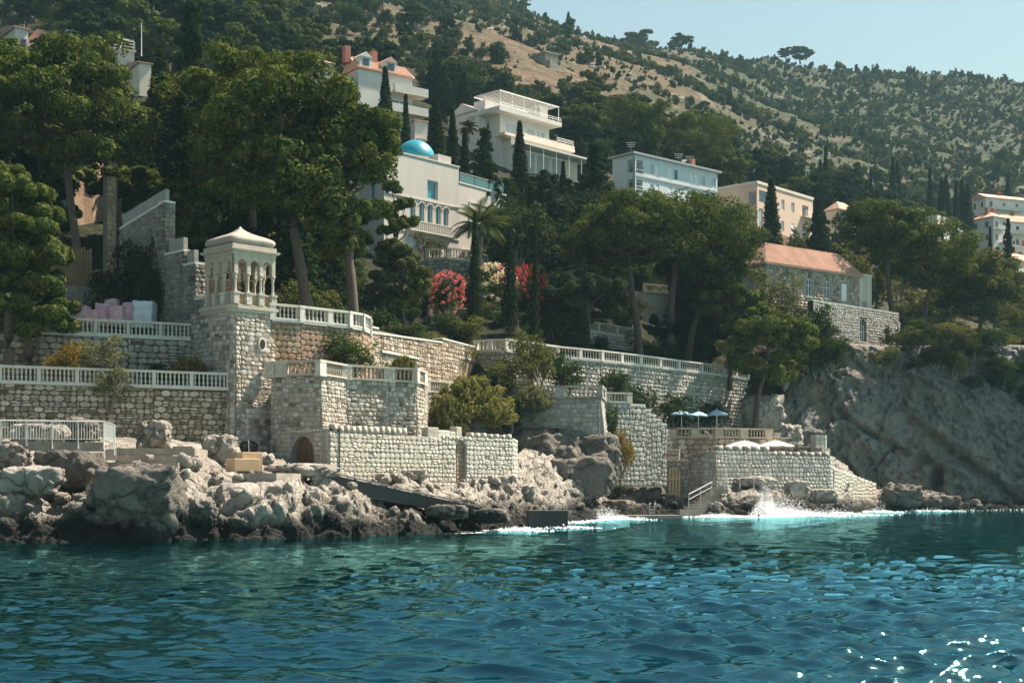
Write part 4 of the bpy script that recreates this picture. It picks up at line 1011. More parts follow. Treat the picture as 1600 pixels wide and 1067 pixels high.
mb = MB(); q = A + u * (h0 - .5) + n * .05; mb.box((q.x, q.y, 1.0), u, n, h1 - h0 + 1.0, .9, .42); mb.thing('doorstep', M_CONC, 'worn stone doorstep under the honey coloured gate', 'step')
stone_wall('end_turret', 'small square stone turret at the far end of the rampart', 'wall', [(XY(1274, 128.5), XY(1290, 129), 4.5, ZP(679, 129), ZP(679, 129)), (XY(1290, 129), XY(1291, 130.5), 4.5, ZP(679, 129), ZP(679, 129)), (XY(1284, 127.9), XY(1297, 128.6), 4.5, ZP(700, 128), ZP(700, 128))], M_STONEP, seed=22, course=.36, ln=(.4, .7), core=M_MORTL)
stepped('stair_wall', 'low stepped wall running down the rocks beyond the rampart', 1302, 131, 1368, 145, [(1302 + 6 * i, 1308 + 6 * i, 733 + 2.25 * i) for i in range(11)], 1.0, M_STONEP, 23, course=.36, ln=(.5, .9))
floor('terrace', [g3, g4, g5, g6, XY(1297, 133), XY(1100, 128)], 4.3, 1, M_CONC)
floor('terrace', [g0, g1, g2, XY(1080, 128), XY(945, 128)], 4.0, 1, M_CONC)
# walls in the wood above
pm = lnx([(672, 124.5), (745, 127.5), (830, 131), (905, 135), (990, 143)])
stone_wall('garden_wall', 'dark stone wall below the middle garden balustrade', 'wall', [(pm[i], pm[i + 1], 13.0, 17.5, 17.5) for i in range(4)], M_STONEG, course=.45, ln=(.5, .9), seed=24, cap=(.1, .12), maxobj=150)
balustrade('middle garden balustrade behind the oleanders and cypresses', [(q[0], q[1], 17.6) for q in pm], h=.95, pier=3.2, space=.3, width=.28, pierw=.36, mat=M_BUFF)
floor('terrace', pm + [XY(1000, 156), XY(660, 136)], 17.48, 13, M_EARTH)
pv = lnx([(668, 135.5), (700, 135.2), (735, 136.5), (762, 139.5), (768, 143)])
stone_wall('garden_wall', 'curved dark wall under the villa terrace balustrade', 'wall', [(pv[i], pv[i + 1], 20, 24.3, 24.3) for i in range(4)], M_STONEG, course=.45, ln=(.5, .9), seed=25, maxobj=60, cap=(.12, .12))
balustrade('curved buff balustrade of the domed villa terrace', [(q[0], q[1], 24.42) for q in pv], h=1.0, pier=3.2, space=.3, width=.28, pierw=.36, mat=M_BUFF)
floor('terrace', pv + [XY(768, 152), XY(600, 150), XY(620, 138)], 24.28, 18, M_CONC)
# dark fence and old wall far left
mb = None
fr = empty('slat_fence', XY(60, 92.5) + (14.5,), 'dark timber slat fence between the pines and the old stone house', 'fence')
A = Vector(XY(45, 92)); B = Vector(XY(140, 94)); u = (B - A).normalized()
for i in range(22):
    q = A + u * (i * .19); mb = MB(); mb.cbox((q.x, q.y, 15.0), u, .15, .04, 3.3 + .1 * math.sin(i * 2.1)); mb.build('slat', M_WOOD, fr)
for zz in (15.6, 17.6):
    mb = MB(); q = (A + B) / 2; mb.cbox((q.x, q.y + .06, zz), u, 4.3, .05, .1); mb.build('fence_rail', M_WOOD, fr)
# ---------------------------------------------------------------- houses
class House:
    def __init__(s, name, label, cat, corner, right, xl, z0, mat, group=None):
        xc, yt, Y = corner; xr, yr = right
        s.C = Vector(XY(xc, Y)); s.zt = ZP(yt, Y); Yr = lev(xr, yr, xc, yt, Y); R_ = Vector(XY(xr, Yr))
        s.L = (R_ - s.C).length; s.f = (R_ - s.C) / s.L; s.s = Vector((-s.f.y, s.f.x))
        k = (xl - 800) / F; s.D = (k * s.C.y - s.C.x) / (s.s.x - k * s.s.y); s.z0 = z0; s.mat = mat
        if not 1.5 < s.D < 60: s.D = 8
        s.root = empty(name, (s.C.x, s.C.y, z0), label, cat, group)
    def P(s, a, b, z):
        q = s.C + s.f * a + s.s * b; return Vector((q.x, q.y, z))
    def walls(s, F_=(), S_=(), mat=None, depth=.22):
        """F_/S_: (fraction along the face, metres down from the top, width, height, kind[, arch])"""
        H = s.zt - s.z0; mat = mat or s.mat
        holesF = [(s.L * w[0], H - w[1] - w[3], w[2], w[3], w[5] if len(w) > 5 else 0) for w in F_]
        holesS = [(s.D * w[0], H - w[1] - w[3], w[2], w[3], w[5] if len(w) > 5 else 0) for w in S_]
        mb = MB(); mb.face((s.C.x, s.C.y, s.z0), s.f, s.L, H, holesF, depth); 
        q = s.C + s.s * s.D; mb.face((q.x, q.y, s.z0), -s.s, s.D, H, holesS, depth)
        a, b, c = s.C + s.f * s.L, s.C + s.f * s.L + s.s * s.D, s.C + s.s * s.D
        for p_, q_ in ((a, b), (b, c)): mb.add([(p_.x, p_.y, s.z0), (q_.x, q_.y, s.z0), (q_.x, q_.y, s.zt), (p_.x, p_.y, s.zt)], [(0, 1, 2, 3)])
        mb.add([(p_.x, p_.y, s.zt - .03) for p_ in (s.C, a, b, c)], [(0, 1, 2, 3)])
        mb.build('wall', mat, s.root)
        for holes, ws, o_, u in ((holesF, F_, s.C, s.f), (holesS, S_, s.C + s.s * s.D, -s.s)):
            for h, w in zip(holes, ws): s.window(o_, u, h, w[4], depth)
    def window(s, o_, u, h, kind, depth):
        n = Vector((u.y, -u.x)); q = o_ + u * h[0] - n * (depth * .75); z = s.z0 + h[1]
        if kind == 'open':
            q = o_ + u * h[0] - n * (depth - .01); mb = MB(); mb.box((q.x, q.y, z), u, -n, h[2], .05, h[3]); mb.build('loggia_wall', M_TRIM, s.root); 
            q = o_ + u * (h[0] + h[2] * .2) - n * (depth - .03); mb = MB(); mb.box((q.x, q.y, z + .1), u, -n, h[2] * .6, .03, h[3] * .75); mb.build('window', M_GLASS, s.root); return
        if kind in ('green', 'wshut', 'blueshut'):
            mt = {'green': M_GREENSH, 'wshut': M_WSH, 'blueshut': M_BLUEC}[kind]
            for i in range(2):
                q2 = o_ + u * (h[0] + i * h[2] / 2 + .01) - n * .05; mb = MB(); mb.box((q2.x, q2.y, z + .01), u, -n, h[2] / 2 - .02, .06, h[3] - .02); mb.build('shutter', mt, s.root)
            return
        fm = M_WSH; gm = {'win': M_GLASS, 'blue': M_BGLASS, 'curt': M_CURT, 'dark': M_DARK, 'dwin': M_GLASS}[kind]
        mb = MB(); t_ = .09 if kind != 'dark' else .03
        a0 = q
        mb.box((q.x, q.y, z), u, n, t_, .07, h[3]); q2 = q + u * (h[2] - t_); mb.box((q2.x, q2.y, z), u, n, t_, .07, h[3])
        q2 = q + u * t_; mb.box((q2.x, q2.y, z), u, n, h[2] - 2 * t_, .068, t_); mb.box((q2.x, q2.y, z + h[3] - t_), u, n, h[2] - 2 * t_, .068, t_)
        if kind in ('win', 'curt') and h[2] > .6: q2 = q + u * (h[2] / 2 - .035); mb.box((q2.x, q2.y, z + t_), u, n, .07, .06, h[3] - 2 * t_)
        if kind == 'win': q2 = q + u * t_; mb.box((q2.x, q2.y, z + h[3] * .62), u, n, h[2] - 2 * t_, .055, .06)
        fo = mb.build('window', fm, s.root)
        mb = MB(); q2 = q + u * .02 - n * .02; mb.box((q2.x, q2.y, z + .01), u, n, h[2] - .04, .03, h[3] - .02); mb.build('pane', gm, fo)
        if kind in ('win',):
            mb = MB(); q2 = o_ + u * (h[0] - .08); mb.box((q2.x, q2.y, z - .12), u, n, h[2] + .16, .10, .11); mb.build('sill', M_COPE, fo)
    def flat(s, ov=.3, h=.25, mat=None):
        mb = MB(); r = [s.P(-ov, -ov, s.zt + .003), s.P(s.L + ov, -ov, s.zt + .003), s.P(s.L + ov, s.D + ov, s.zt + .003), s.P(-ov, s.D + ov, s.zt + .003)]
        mb.hexa(r + [p + Vector((0, 0, h)) for p in r]); return mb.build('roof', mat or M_TRIM, s.root)
    def hip(s, rise, ov=.35, ribs=True, inset=None, ridge='L'):
        e = [s.P(-ov, -ov, s.zt), s.P(s.L + ov, -ov, s.zt), s.P(s.L + ov, s.D + ov, s.zt), s.P(-ov, s.D + ov, s.zt)]
        i = (s.D / 2 if inset is None else inset)
        r0, r1 = s.P(i - (0 if inset is None else ov if inset == 0 else 0), s.D / 2, s.zt + rise), s.P(s.L - i, s.D / 2, s.zt + rise)
        mb = MB(); lo = [p - Vector((0, 0, .12)) for p in e]
        mb.add(e + [r0, r1] + lo, [(0, 1, 5, 4), (1, 2, 5), (2, 3, 4, 5), (3, 0, 4), (6, 7, 1, 0), (7, 8, 2, 1), (8, 9, 3, 2), (9, 6, 0, 3), (9, 8, 7, 6)])
        ro = mb.build('roof', M_TILE, s.root)
        if ribs:
            mb = MB(); k = int((s.L + 2 * ov) / .30)
            for j in range(k):
                a = -ov + .15 + j * .30; x = a
                t = 1.0
                if x < i: t = max((x + ov) / (i + ov), .02)
                elif x > s.L - i: t = max((s.L + ov - x) / (i + ov), .02)
                p0 = s.P(a, -ov - .04, s.zt + .04); p1 = s.P(a, -ov + (s.D / 2 + ov) * t, s.zt + rise * t + .04)
                mb.tube([p0, p1], .085, 5)
            k = int(s.D / .3)
            for j in range(k):
                b = -ov + .15 + j * .3; t = min((b + ov) / (s.D / 2 + ov), 1); t = min(t, (s.D + ov - b) / (s.D / 2 + ov))
                if i > .1: mb.tube([s.P(-ov - .04, b, s.zt + .04), s.P(-ov + (i + ov) * t, b, s.zt + rise * t + .04)], .085, 5)
            mb.build('tile_rows', M_TILE, ro)
        return ro
    def slab(s, name, a0, a1, b0, b1, z0, z1, mat):
        mb = MB(); r = [s.P(a0, b0, z0), s.P(a1, b0, z0), s.P(a1, b1, z0), s.P(a0, b1, z0)]
        mb.hexa(r + [Vector((p.x, p.y, z1)) for p in r]); return mb.build(name, mat, s.root)
    def rail(s, a0, a1, b, z, h=.9, mat=None, step=1.6, bars=3):
        mb = MB(); n = max(1, int(abs(a1 - a0) / step))
        for i in range(n + 1):
            p = s.P(a0 + (a1 - a0) * i / n, b, z); mb.tube([p, p + Vector((0, 0, h))], .035, 5)
        for j in range(bars):
            zz = z + h * (1 - j / bars); mb.tube([s.P(a0, b, zz), s.P(a1, b, zz)], .03, 5)
        return mb.build('railing', mat or M_IRON, s.root)
    def pergola(s, a0, a1, b0, b1, z, h, posts=4, mat=None, slats=12):
        mb = MB(); mat = mat or M_IRON
        for i in range(posts):
            p = s.P(a0 + (a1 - a0) * i / (posts - 1), b0, z); mb.tube([p, p + Vector((0, 0, h))], .06, 6)
        mb.build('pergola_posts', mat, s.root)
        mb = MB()
        for b in (b0, b1): mb.tube([s.P(a0, b, z + h), s.P(a1, b, z + h)], .07, 5)
        for i in range(slats + 1):
            a = a0 + (a1 - a0) * i / slats; mb.tube([s.P(a, b0 - .2, z + h + .09), s.P(a, b1, z + h + .09)], .05, 4)
        mb.build('pergola_roof', mat, s.root)

# stone house with the terracotta roof
h = House('stone_house', 'grey stone house with a terracotta hip roof above the cliff', 'house', (1196, 411, 155), (1343, 432), 1160, 17.0, M_STONEG)
h.walls([(.20, 1.1, .95, 2.0, 'wshut'), (.42, 1.1, .95, 2.0, 'win'), (.615, 1.1, .95, 2.0, 'win'), (.80, 1.1, .95, 2.0, 'wshut'), (.62, 5.0, .9, 1.6, 'win'), (.80, 5.0, .9, 1.6, 'win'), (.3, 5.0, .9, 1.6, 'win')], [(.5, 1.1, .9, 1.8, 'win')], mat=M_MORTL)
h.hip(2.6, .4)
o0 = origin(h.root)
# masonry courses of its front
stones = []
r_ = random.Random(31); VV = []; FF = []; b_ = 0; n = Vector((h.f.y, -h.f.x)); ang = math.atan2(h.f.y, h.f.x)
HW = [(h.L * w0, h.zt - w1 - w3, w2, w3) for (w0, w1, w2, w3) in [(.20, 1.1, .95, 2.0), (.42, 1.1, .95, 2.0), (.615, 1.1, .95, 2.0), (.80, 1.1, .95, 2.0), (.62, 5.0, .9, 1.6), (.80, 5.0, .9, 1.6), (.3, 5.0, .9, 1.6)]]
z = h.z0
while z < h.zt - .2:
    uu = -r_.uniform(0, .3)
    while uu < h.L:
        l = r_.uniform(.4, .75); a0, a1 = max(uu, 0), min(uu + l, h.L); uu += l
        if a1 - a0 < .15 or any(a0 < w[0] + w[2] + .1 and a1 > w[0] - .1 and z < w[1] + w[3] + .05 and z + .34 > w[1] - .15 for w in HW): continue
        q = h.C + h.f * (a0 + a1) / 2; v, f = SV[r_.randrange(10)]
        x = v[:, 0] * (a1 - a0 - .03); y = v[:, 1] * .06; zz = v[:, 2] * .31; ca, sa = h.f.x, h.f.y
        VV.append(np.stack([x * ca - y * sa + q.x - o0.x, x * sa + y * ca + q.y - o0.y, zz + z + .17 - o0.z], -1)); FF.append(f + b_); b_ += len(v)
    z += .34
tag(link('masonry', mesh_np('masonry', np.concatenate(VV), np.concatenate(FF), M_STONEW), h.root), kind='stuff')
for i in range(44):
    a = .2 + i * (h.L - .3) / 44; h_ = MB(); q = h.P(a, -.02, h.zt - .16)
    h_.box(q, h.f, n, .16, .26, .13); h_.build('eaves_bracket', M_COPE, h.root)
h2 = House('stone_annex', 'pale flat topped annex with a white window at the end of the terracotta roofed house', 'annex', (1343, 430, 164.6), (1362, 433), 1338, 17.0, M_STONEP)
h2.D = 4; h2.walls([(.25, 2.9, .9, 2.2, 'win')]); h2.flat(.08, .2, M_COPE)
stone_wall('house_terrace_wall', 'grey rubble terrace wall with arched openings below the stone house', 'wall', [(XY(1270, 152), XY(1404, 163.5), 15.5, 22.6, 22.6, [(upos(XY(1270, 152), XY(1404, 163.5), 1343), 18.9, 1.3, 2.5, 1), (upos(XY(1270, 152), XY(1404, 163.5), 1382), 18.9, .95, 1.9, 1)])], M_STONEG, course=.28, ln=(.26, .55), seed=26, cap=(.12, .05), maxobj=200)
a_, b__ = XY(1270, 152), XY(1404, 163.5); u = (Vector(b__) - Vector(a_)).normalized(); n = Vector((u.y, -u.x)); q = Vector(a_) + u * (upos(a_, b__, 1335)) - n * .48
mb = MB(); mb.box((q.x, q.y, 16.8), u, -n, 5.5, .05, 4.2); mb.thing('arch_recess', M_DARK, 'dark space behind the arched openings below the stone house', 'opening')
q = Vector(a_) + u * upos(a_, b__, 1343) - n * .30; fr = empty('arched_window', (q.x, q.y, 18.9), 'white barred arched window in the wall below the stone house', 'window')
for i in range(4):
    p_ = q + u * (.08 + i * .38); mb = MB(); mb.tube([(p_.x, p_.y, 18.9), (p_.x, p_.y, 20.8 + (.5 if i in (1, 2) else 0))], .06, 5); mb.build('window_bar', M_WSH, fr)
mb = MB(); mb.tube([(q.x, q.y, 20.0), (q.x + u.x * 1.3, q.y + u.y * 1.3, 20.0)], .05, 5); mb.build('window_bar', M_WSH, fr)
stone_wall('garden_wall', 'thin stone wall stub right of the arches below the stone house', 'wall', [(XY(1404, 163.4), XY(1407, 165.5), 15.5, 21.8, 21.8)], M_STONEG, seed=27, course=.4)

# pale blue apartment block
h = House('apartment_block', 'long pale blue grey apartment block with dark floor bands', 'apartment building', (990, 241, 212), (1121, 271), 957, 36, M_BLUEW)
fw = []
for lv in range(4):
    d0 = .75 + lv * 2.95
    fw += [(.012, d0, 1.75, 1.9, 'open')]
    for i, (x, w_, k) in enumerate([(.19, .8, 'curt'), (.25, .8, 'wshut'), (.40, .9, 'wshut'), (.47, .8, 'curt' if lv != 0 else 'green'), (.66, .9, 'wshut'), (.72, .9, 'wshut'), (.80, .9, 'curt'), (.93, 1.0, 'curt')]):
        fw.append((x, d0 + (.25 if k != 'wshut' else .1), w_, 1.5 if k != 'wshut' else 1.9, k))
h.walls(fw, [(.93 - .22, .75 + lv * 2.95, 1.6, 1.9, 'open') for lv in range(4)])
h.flat(.5, .3)
for lv in range(1, 4):
    h.slab('floor_band', -.1, h.L + .02, -.12, -.003, h.zt - .35 - lv * 2.95, h.zt - .12 - lv * 2.95, M_TRIM)
for lv in range(4): h.rail(.2, 2.2, -.06, h.zt - 2.65 - lv * 2.95, .9, M_CURT, .5, 2)
h.slab('corner_post', -.1, .06, -.1, .06, 36, h.zt, M_TRIM)
mb = MB(); q = h.P(12.5, 1.0, h.zt + .3); mb.lathe([(.0, 0), (.3, .08), (.42, .25), (.44, .3)], 12, q + Vector((0, 0, .6))); mb.tube([q, q + Vector((0, 0, .7))], .05, 6); mb.build('satellite_dish', M_WSH, h.root)
for a in (11.8, 14.4, -3.0 + 4):
    mb = MB(); q = h.P(a, 1.5, h.zt + .3); mb.tube([q, q + Vector((0, 0, 1.9))], .03, 5)
    for k in range(3): mb.tube([q + Vector((-.7 + .1 * k, 0, 1.85 - .3 * k)), q + Vector((.7 - .1 * k, 0, 1.8 - .3 * k))], .025, 4)
    mb.build('aerial', M_STEEL, h.root)
mb = MB(); q = h.P(14.2, .8, h.zt + .3); mb.cbox(q, h.f, .8, .6, 1.3); mb.build('chimney', M_RED, h.root)
# pink house
h = House('pink_house', 'salmon pink flat roofed house with a rounded roof edge', 'house', (1183, 287, 226), (1270, 313), 1120, 38, M_PINK)
h.walls([(.03, .9, 2.4, 1.9, 'open'), (.42, 1.4, 1.0, 1.7, 'curt'), (.60, 1.4, 1.0, 1.7, 'curt'), (.80, 1.3, 2.0, 2.0, 'open'), (.03, 3.8, 1.2, 3.2, 'curt'), (.60, 4.9, .9, 1.7, 'wshut'), (.82, 4.9, 1.0, 1.8, 'curt'), (.42, 4.9, .9, 1.7, 'curt')],
        [(.25, 2.3, 1.1, 1.5, 'wshut'), (.80, 1.2, 1.3, 2.1, 'open'), (.45, 4.4, 3.2, 1.6, 'win')])
h.flat(.12, .45, M_CREAM); h.slab('balcony_slab', h.L * .78, h.L + .6, -.9, 0, h.zt - 3.5, h.zt - 3.2, M_PINK); h.rail(h.L * .78, h.L + .5, -.85, h.zt - 3.2, .8)
# little white hipped house
h = House('white_cottage', 'small white house with a pale hip roof and one green shuttered window', 'house', (1311, 326, 240), (1337, 332), 1290, 40, M_WWALL)
h.walls([(.40, 1.5, 1.1, 1.5, 'green')]); h.hip(1.6, .3, False)
h = House('white_cottage', 'white gabled house with two dormers behind the umbrella pines', 'house', (1465, 350, 275), (1502, 362), 1428, 40, M_WWALL)
h.walls([(.5, 1, 1, 1.4, 'win')], [(.4, 1.2, 1, 1.4, 'win')]); h.hip(2.2, .3, False)
for a in (.5, 3.4): h.slab('dormer', a, a + 1.7, .3, 2.8, h.zt, h.zt + 1.9, M_WWALL)
# houses at the far right
def flats(label, corner, right, xl, z0, mat, floors, roof, group, nb=3, seed=1, tile=True):
    h = House('apartment_house', label, 'house', corner, right, xl, z0, mat, group); r = random.Random(seed)
    fw = []; sw = []
    for lv in range(floors):
        d0 = .9 + lv * 3.0
        for i in range(nb): fw.append(((i + .3) / nb, d0, r.choice([1.0, 1.0, 1.7]), 1.5, r.choice(['green', 'dwin', 'dwin', 'dark'])))
        for i in range(2): sw.append(((i + .25) / 2, d0, 1.0, 1.5, r.choice(['green', 'dwin'])))
    h.walls(fw, sw)
    if tile: h.hip(roof, .4, False, 0.0 if roof < 1.6 else None)
    else: h.flat(.3, .25, M_WWALL)
    for lv in range(floors):
        z = h.zt - 2.9 - lv * 3.0; a0 = h.L * (.05 + .3 * (lv % 2)); a1 = a0 + h.L * .5
        h.slab('balcony', a0, a1, -1.2, 0, z - .15, z, M_WWALL); h.slab('balcony_front', a0, a1, -1.2, -1.1, z, z + .85, M_WWALL)
    for a in (.3, .7): h.slab('chimney', h.L * a, h.L * a + .8, h.D * .45, h.D * .45 + .8, h.zt, h.zt + roof + .9, M_RED)
    return h
G_ = 'houses on the slope at the far right'
flats('topmost white apartment house at the far right with red chimneys', (1540, 308, 350), (1640, 318), 1518, 58, M_WWALL, 3, 1.4, G_, 5, 2)
flats('white gabled house with green shutters below the topmost far right house', (1552, 338, 325), (1575, 342), 1517, 48, M_WWALL, 3, 1.8, G_, 2, 3)
flats('white balconied house at the picture edge beside the gabled one', (1562, 345, 335), (1640, 352), 1552, 48, M_WWALL, 4, 1.8, G_, 4, 4)
flats('narrow white block behind the dark conifer at the picture edge', (1582, 385, 310), (1660, 395), 1572, 44, M_WWALL, 3, 1.0, G_, 3, 5, False)
flats('lowest pinkish house with an orange roof at the far right edge', (1572, 402, 296), (1650, 420), 1550, 36, M_CREAM, 4, 1.8, G_, 3, 6)
# white terraced villa above the dome
h = House('terraced_villa', 'white three level villa with stepped terraces and pergolas', 'house', (781, 178, 205), (858, 199), 742, 44, M_WWALL)
h.walls([(.12, .9, 2.2, 1.9, 'curt'), (.55, .9, 1.4, 1.9, 'curt'), (.75, .9, 1.6, 1.9, 'curt')], [(.3, .8, 1.5, 1.8, 'open')])
h.slab('terrace_slab', -1.6, h.L + 1.2, -1.5, h.D, h.zt, h.zt + .3, M_WWALL)
h.slab('parapet', -1.6, h.L + 1.2, -1.5, -1.35, h.zt + .3, h.zt + .62, M_WWALL); h.slab('parapet', -1.6, -1.45, -1.3, h.D, h.zt + .3, h.zt + .62, M_WWALL)
h.rail(-1.5, h.L + 1.1, -1.45, h.zt + .62, .55, None, 1.8, 2)
h.pergola(-1.2, h.L + .8, -1.2, h.D * .8, h.zt + .3, 2.6, 6, None, 26)
h.slab('stair_head', h.L * .78, h.L * .92, -.3, 2.2, h.zt + .3, h.zt + 2.7, M_WWALL)
h.slab('upper_wall', -.2, h.L * .6, h.D * .55, h.D, h.zt + .3, h.zt + 2.6, M_WWALL)
h.slab('terrace_slab', -1.2, h.L + 3.4, -2.2, -.003, h.zt - 3.6, h.zt - 3.2, M_CREAM); h.slab('parapet', 1.2, h.L + 3.3, -2.2, -2.05, h.zt - 3.2, h.zt - 2.7, M_CREAM)
h.slab('lower_storey', .8, h.L + 2.8, -1.5, 0, 44, h.zt - 3.603, M_WWALL)
h.slab('lower_terrace', .5, h.L + 5.5, -4.4, -1.6, h.zt - 5.0, h.zt - 4.75, M_WWALL); h.pergola(2.0, h.L + 5.4, -4.2, -1.6, h.zt - 8.2, 3.2, 6, None, 22)
h.slab('garage_wall', 2.0, h.L + 3.5, -2.6, -1.6, 44, h.zt - 5.2, M_CREAM)
for a in (1.0, 4.2, 7.4): h.slab('garage_opening', a + 1, a + 3.6, -2.66, -2.603, 44.6, h.zt - 5.6, M_TRIM)
h.rail(h.L * .95, h.L + 3.2, -2.1, h.zt - 2.7, .7)
g = House('gabled_wing', 'white gabled wing at the back of the terraced villa', 'house', (748, 172, 206), (783, 181), 700, 46, M_WWALL)
g.walls([(.15, 1.2, 1.6, 2.0, 'wshut'), (.6, 1.2, 1.4, 2.0, 'curt')], [(.45, 1.1, 1.2, 1.6, 'wshut')])
a_, b__, c_, d_ = g.P(-.2, -.2, g.zt), g.P(-.2, g.D + .2, g.zt), g.P(g.L, -.2, g.zt), g.P(g.L, g.D + .2, g.zt)
mb = MB(); t0_, t1_ = g.P(-.2, g.D / 2, g.zt + 1.5), g.P(g.L, g.D / 2, g.zt + 1.5)
mb.add([a_, b__, c_, d_, t0_, t1_], [(0, 4, 1), (2, 3, 5), (0, 2, 5, 4), (1, 4, 5, 3)]); mb.build('gable_roof', M_WWALL, g.root)
q = g.P(1.5, g.D * .75, g.zt + .3); mb = MB(); mb.cbox(q, g.f, .8, .8, 1.8); mb.build('chimney', M_RED, g.root)
# house with the orange roof and dormers
h = House('dormer_house', 'white house with an orange tiled roof, two dormers and rounded balconies', 'house', (560, 106, 200), (644, 123), 538, 50, M_WWALL)
h.walls([(.20, 5.2, .9, 1.2, 'wshut'), (.62, 1.0, 1.1, 1.3, 'curt'), (.76, 1.0, 2.0, 1.3, 'curt'), (.60, 3.6, 1.4, 1.5, 'dwin'), (.76, 3.6, 1.3, 1.5, 'dwin'), (.90, 3.6, .8, 1.9, 'blueshut'), (.05, 5.6, 1.0, 1.3, 'curt')])
h.hip(2.0, .3, True, 0.0)
for a, w_, k in ((.2, 2.0, M_WWALL), (4.3, 2.1, M_WWALL)):
    h.slab('dormer', a, a + w_, -.05, 3.0, h.zt + .05, h.zt + 1.7, k)
    mb = MB(); p0, p1, p2 = h.P(a - .1, -.15, h.zt + 1.703), h.P(a + w_ + .1, -.15, h.zt + 1.703), h.P(a + w_ / 2, -.15, h.zt + 2.5); q0, q1, q2 = h.P(a - .1, 3, h.zt + 1.703), h.P(a + w_ + .1, 3, h.zt + 1.703), h.P(a + w_ / 2, 3, h.zt + 2.5)
    mb.add([p0, p1, p2, q0, q1, q2], [(0, 1, 2), (5, 4, 3), (0, 2, 5, 3), (1, 4, 5, 2)]); mb.build('dormer_roof', M_WWALL if a < 1 else M_TILE, h.root)
    h.slab('dormer_window', a + .5, a + w_ - .5, -.09, -.053, h.zt + .5, h.zt + 1.5, M_GLASS)
for z_, a0 in ((h.zt - 2.7, .55), (h.zt - 5.5, .5)):
    h.slab('balcony', h.L * a0, h.L + 1.6, -1.9, 0, z_ - .3, z_, M_CREAM); h.slab('balcony_front', h.L * a0, h.L + 1.6, -1.9, -1.75, z_, z_ + .9, M_WWALL); h.slab('balcony_front', h.L + 1.45, h.L + 1.6, -1.7, 0, z_, z_ + .9, M_WWALL)
for a in (3.2, -1.2): h.slab('chimney', a, a + .9, h.D * .4, h.D * .4 + .9, h.zt + 1, h.zt + 3.4, M_RED)
h = House('orange_roof_house', 'small cream house with an orange roof peeping over the big pines', 'house', (492, 95, 195), (520, 100), 486, 55, M_CREAM); h.walls(); h.hip(1.6, .3, False, 0.0)
h = House('low_annex', 'low white annex with an orange tile strip above the turquoise dome', 'annex', (648, 190, 188), (668, 193), 640, 44, M_WWALL); h.walls(); h.flat(.1, .3, M_TILE); h.slab('lower_roof', -.3, h.L, -1.5, 0, h.zt - 3.4, h.zt - 2.6, M_TILE); h.slab('lower_wall', -.2, h.L - .1, -1.3, 0, 42, h.zt - 3.41, M_WWALL)
# top left villas
h = House('white_villa', 'white villa with a red tiled roof and rounded gable in the wood', 'house', (24, 42, 200), (44, 46), -30, 58, M_WWALL)
h.walls([(.4, 1.5, .9, 1.6, 'dwin')]); h.hip(1.6, .3, False, 0.0)
h = House('white_villa', 'narrow white gable between the trees near the red tiled villa', 'house', (84, 52, 200), (95, 55), 78, 58, M_WWALL); h.walls([(.3, 1.5, .7, 1.2, 'dwin')]); h.hip(1.4, .2, False, 0.0)
h = House('white_terrace_house', 'white house with railings round its flat roof beside the flagpole', 'house', (148, 72, 185), (210, 82), 136, 54, M_WWALL)
h.walls([(.2, 1.2, 1.6, .8, 'curt'), (.55, 1.2, 1.6, .8, 'curt')]); h.slab('roof', -.2, h.L + .2, -.2, h.D, h.zt, h.zt + .2, M_WWALL); h.rail(0, h.L, -.1, h.zt + .2, 1.1, None, .8, 3); h.pergola(-3.5, h.L, .4, 3, h.zt + .2, 1.4, 6)
h = House('cream_shed', 'small cream outbuilding with an orange roof by the flagpole', 'house', (218, 97, 178), (236, 100), 213, 52, M_CREAM); h.walls(); h.hip(.9, .3, False, 0.0)
mb = MB(); q = P(221, 88, 180); mb.tube([q, q + Vector((0, 0, 4.2))], [.07, .04], 6); mb.thing('flagpole', M_IRON, 'bare white flagpole standing between the top left houses', 'flagpole')
# old stone house in the left wood
h = House('old_stone_house', 'old pinkish stone house half hidden by the pines at upper left', 'house', (108, 232, 112), (112, 233), 50, 19, M_STONEB)
h.L = 5; h.walls([(.3, 2, .9, 1.6, 'dark')], [(.35, 3.2, .8, 1.6, 'dark'), (.7, 3.4, .8, 1.6, 'dark')]); h.flat(.2, .2, M_TILE)
mb = MB(); a_ = Vector(XY(58, 104)); b__ = Vector(XY(103, 104.6)); u = (b__ - a_).normalized(); mb.box((a_.x, a_.y, ZP(352, 104)), u, Vector((-u.y, u.x)), (b__ - a_).length, .15, 46 / F * 104); mb.thing('metal_sheet_screen', M_BLUEC, 'pale blue grey sheet screen below the old stone house', 'screen')
stone_wall('stone_pillar', 'square stone pillar rising behind the stair wall in the left wood', 'pillar', [(XY(167, 98), XY(181, 98.4), 13, ZP(275, 98), ZP(275, 98)), (XY(181, 98.4), XY(183, 99.4), 13, ZP(275, 98), ZP(275, 98))], M_STONEB, course=.36, ln=(.3, .6), seed=41)
stone_wall('stone_pillar', 'thin lower stone pillar beside the tall one in the left wood', 'pillar', [(XY(186, 100), XY(192, 100.2), 13, ZP(310, 100), ZP(310, 100))], M_STONEB, course=.36, ln=(.3, .6), seed=42)
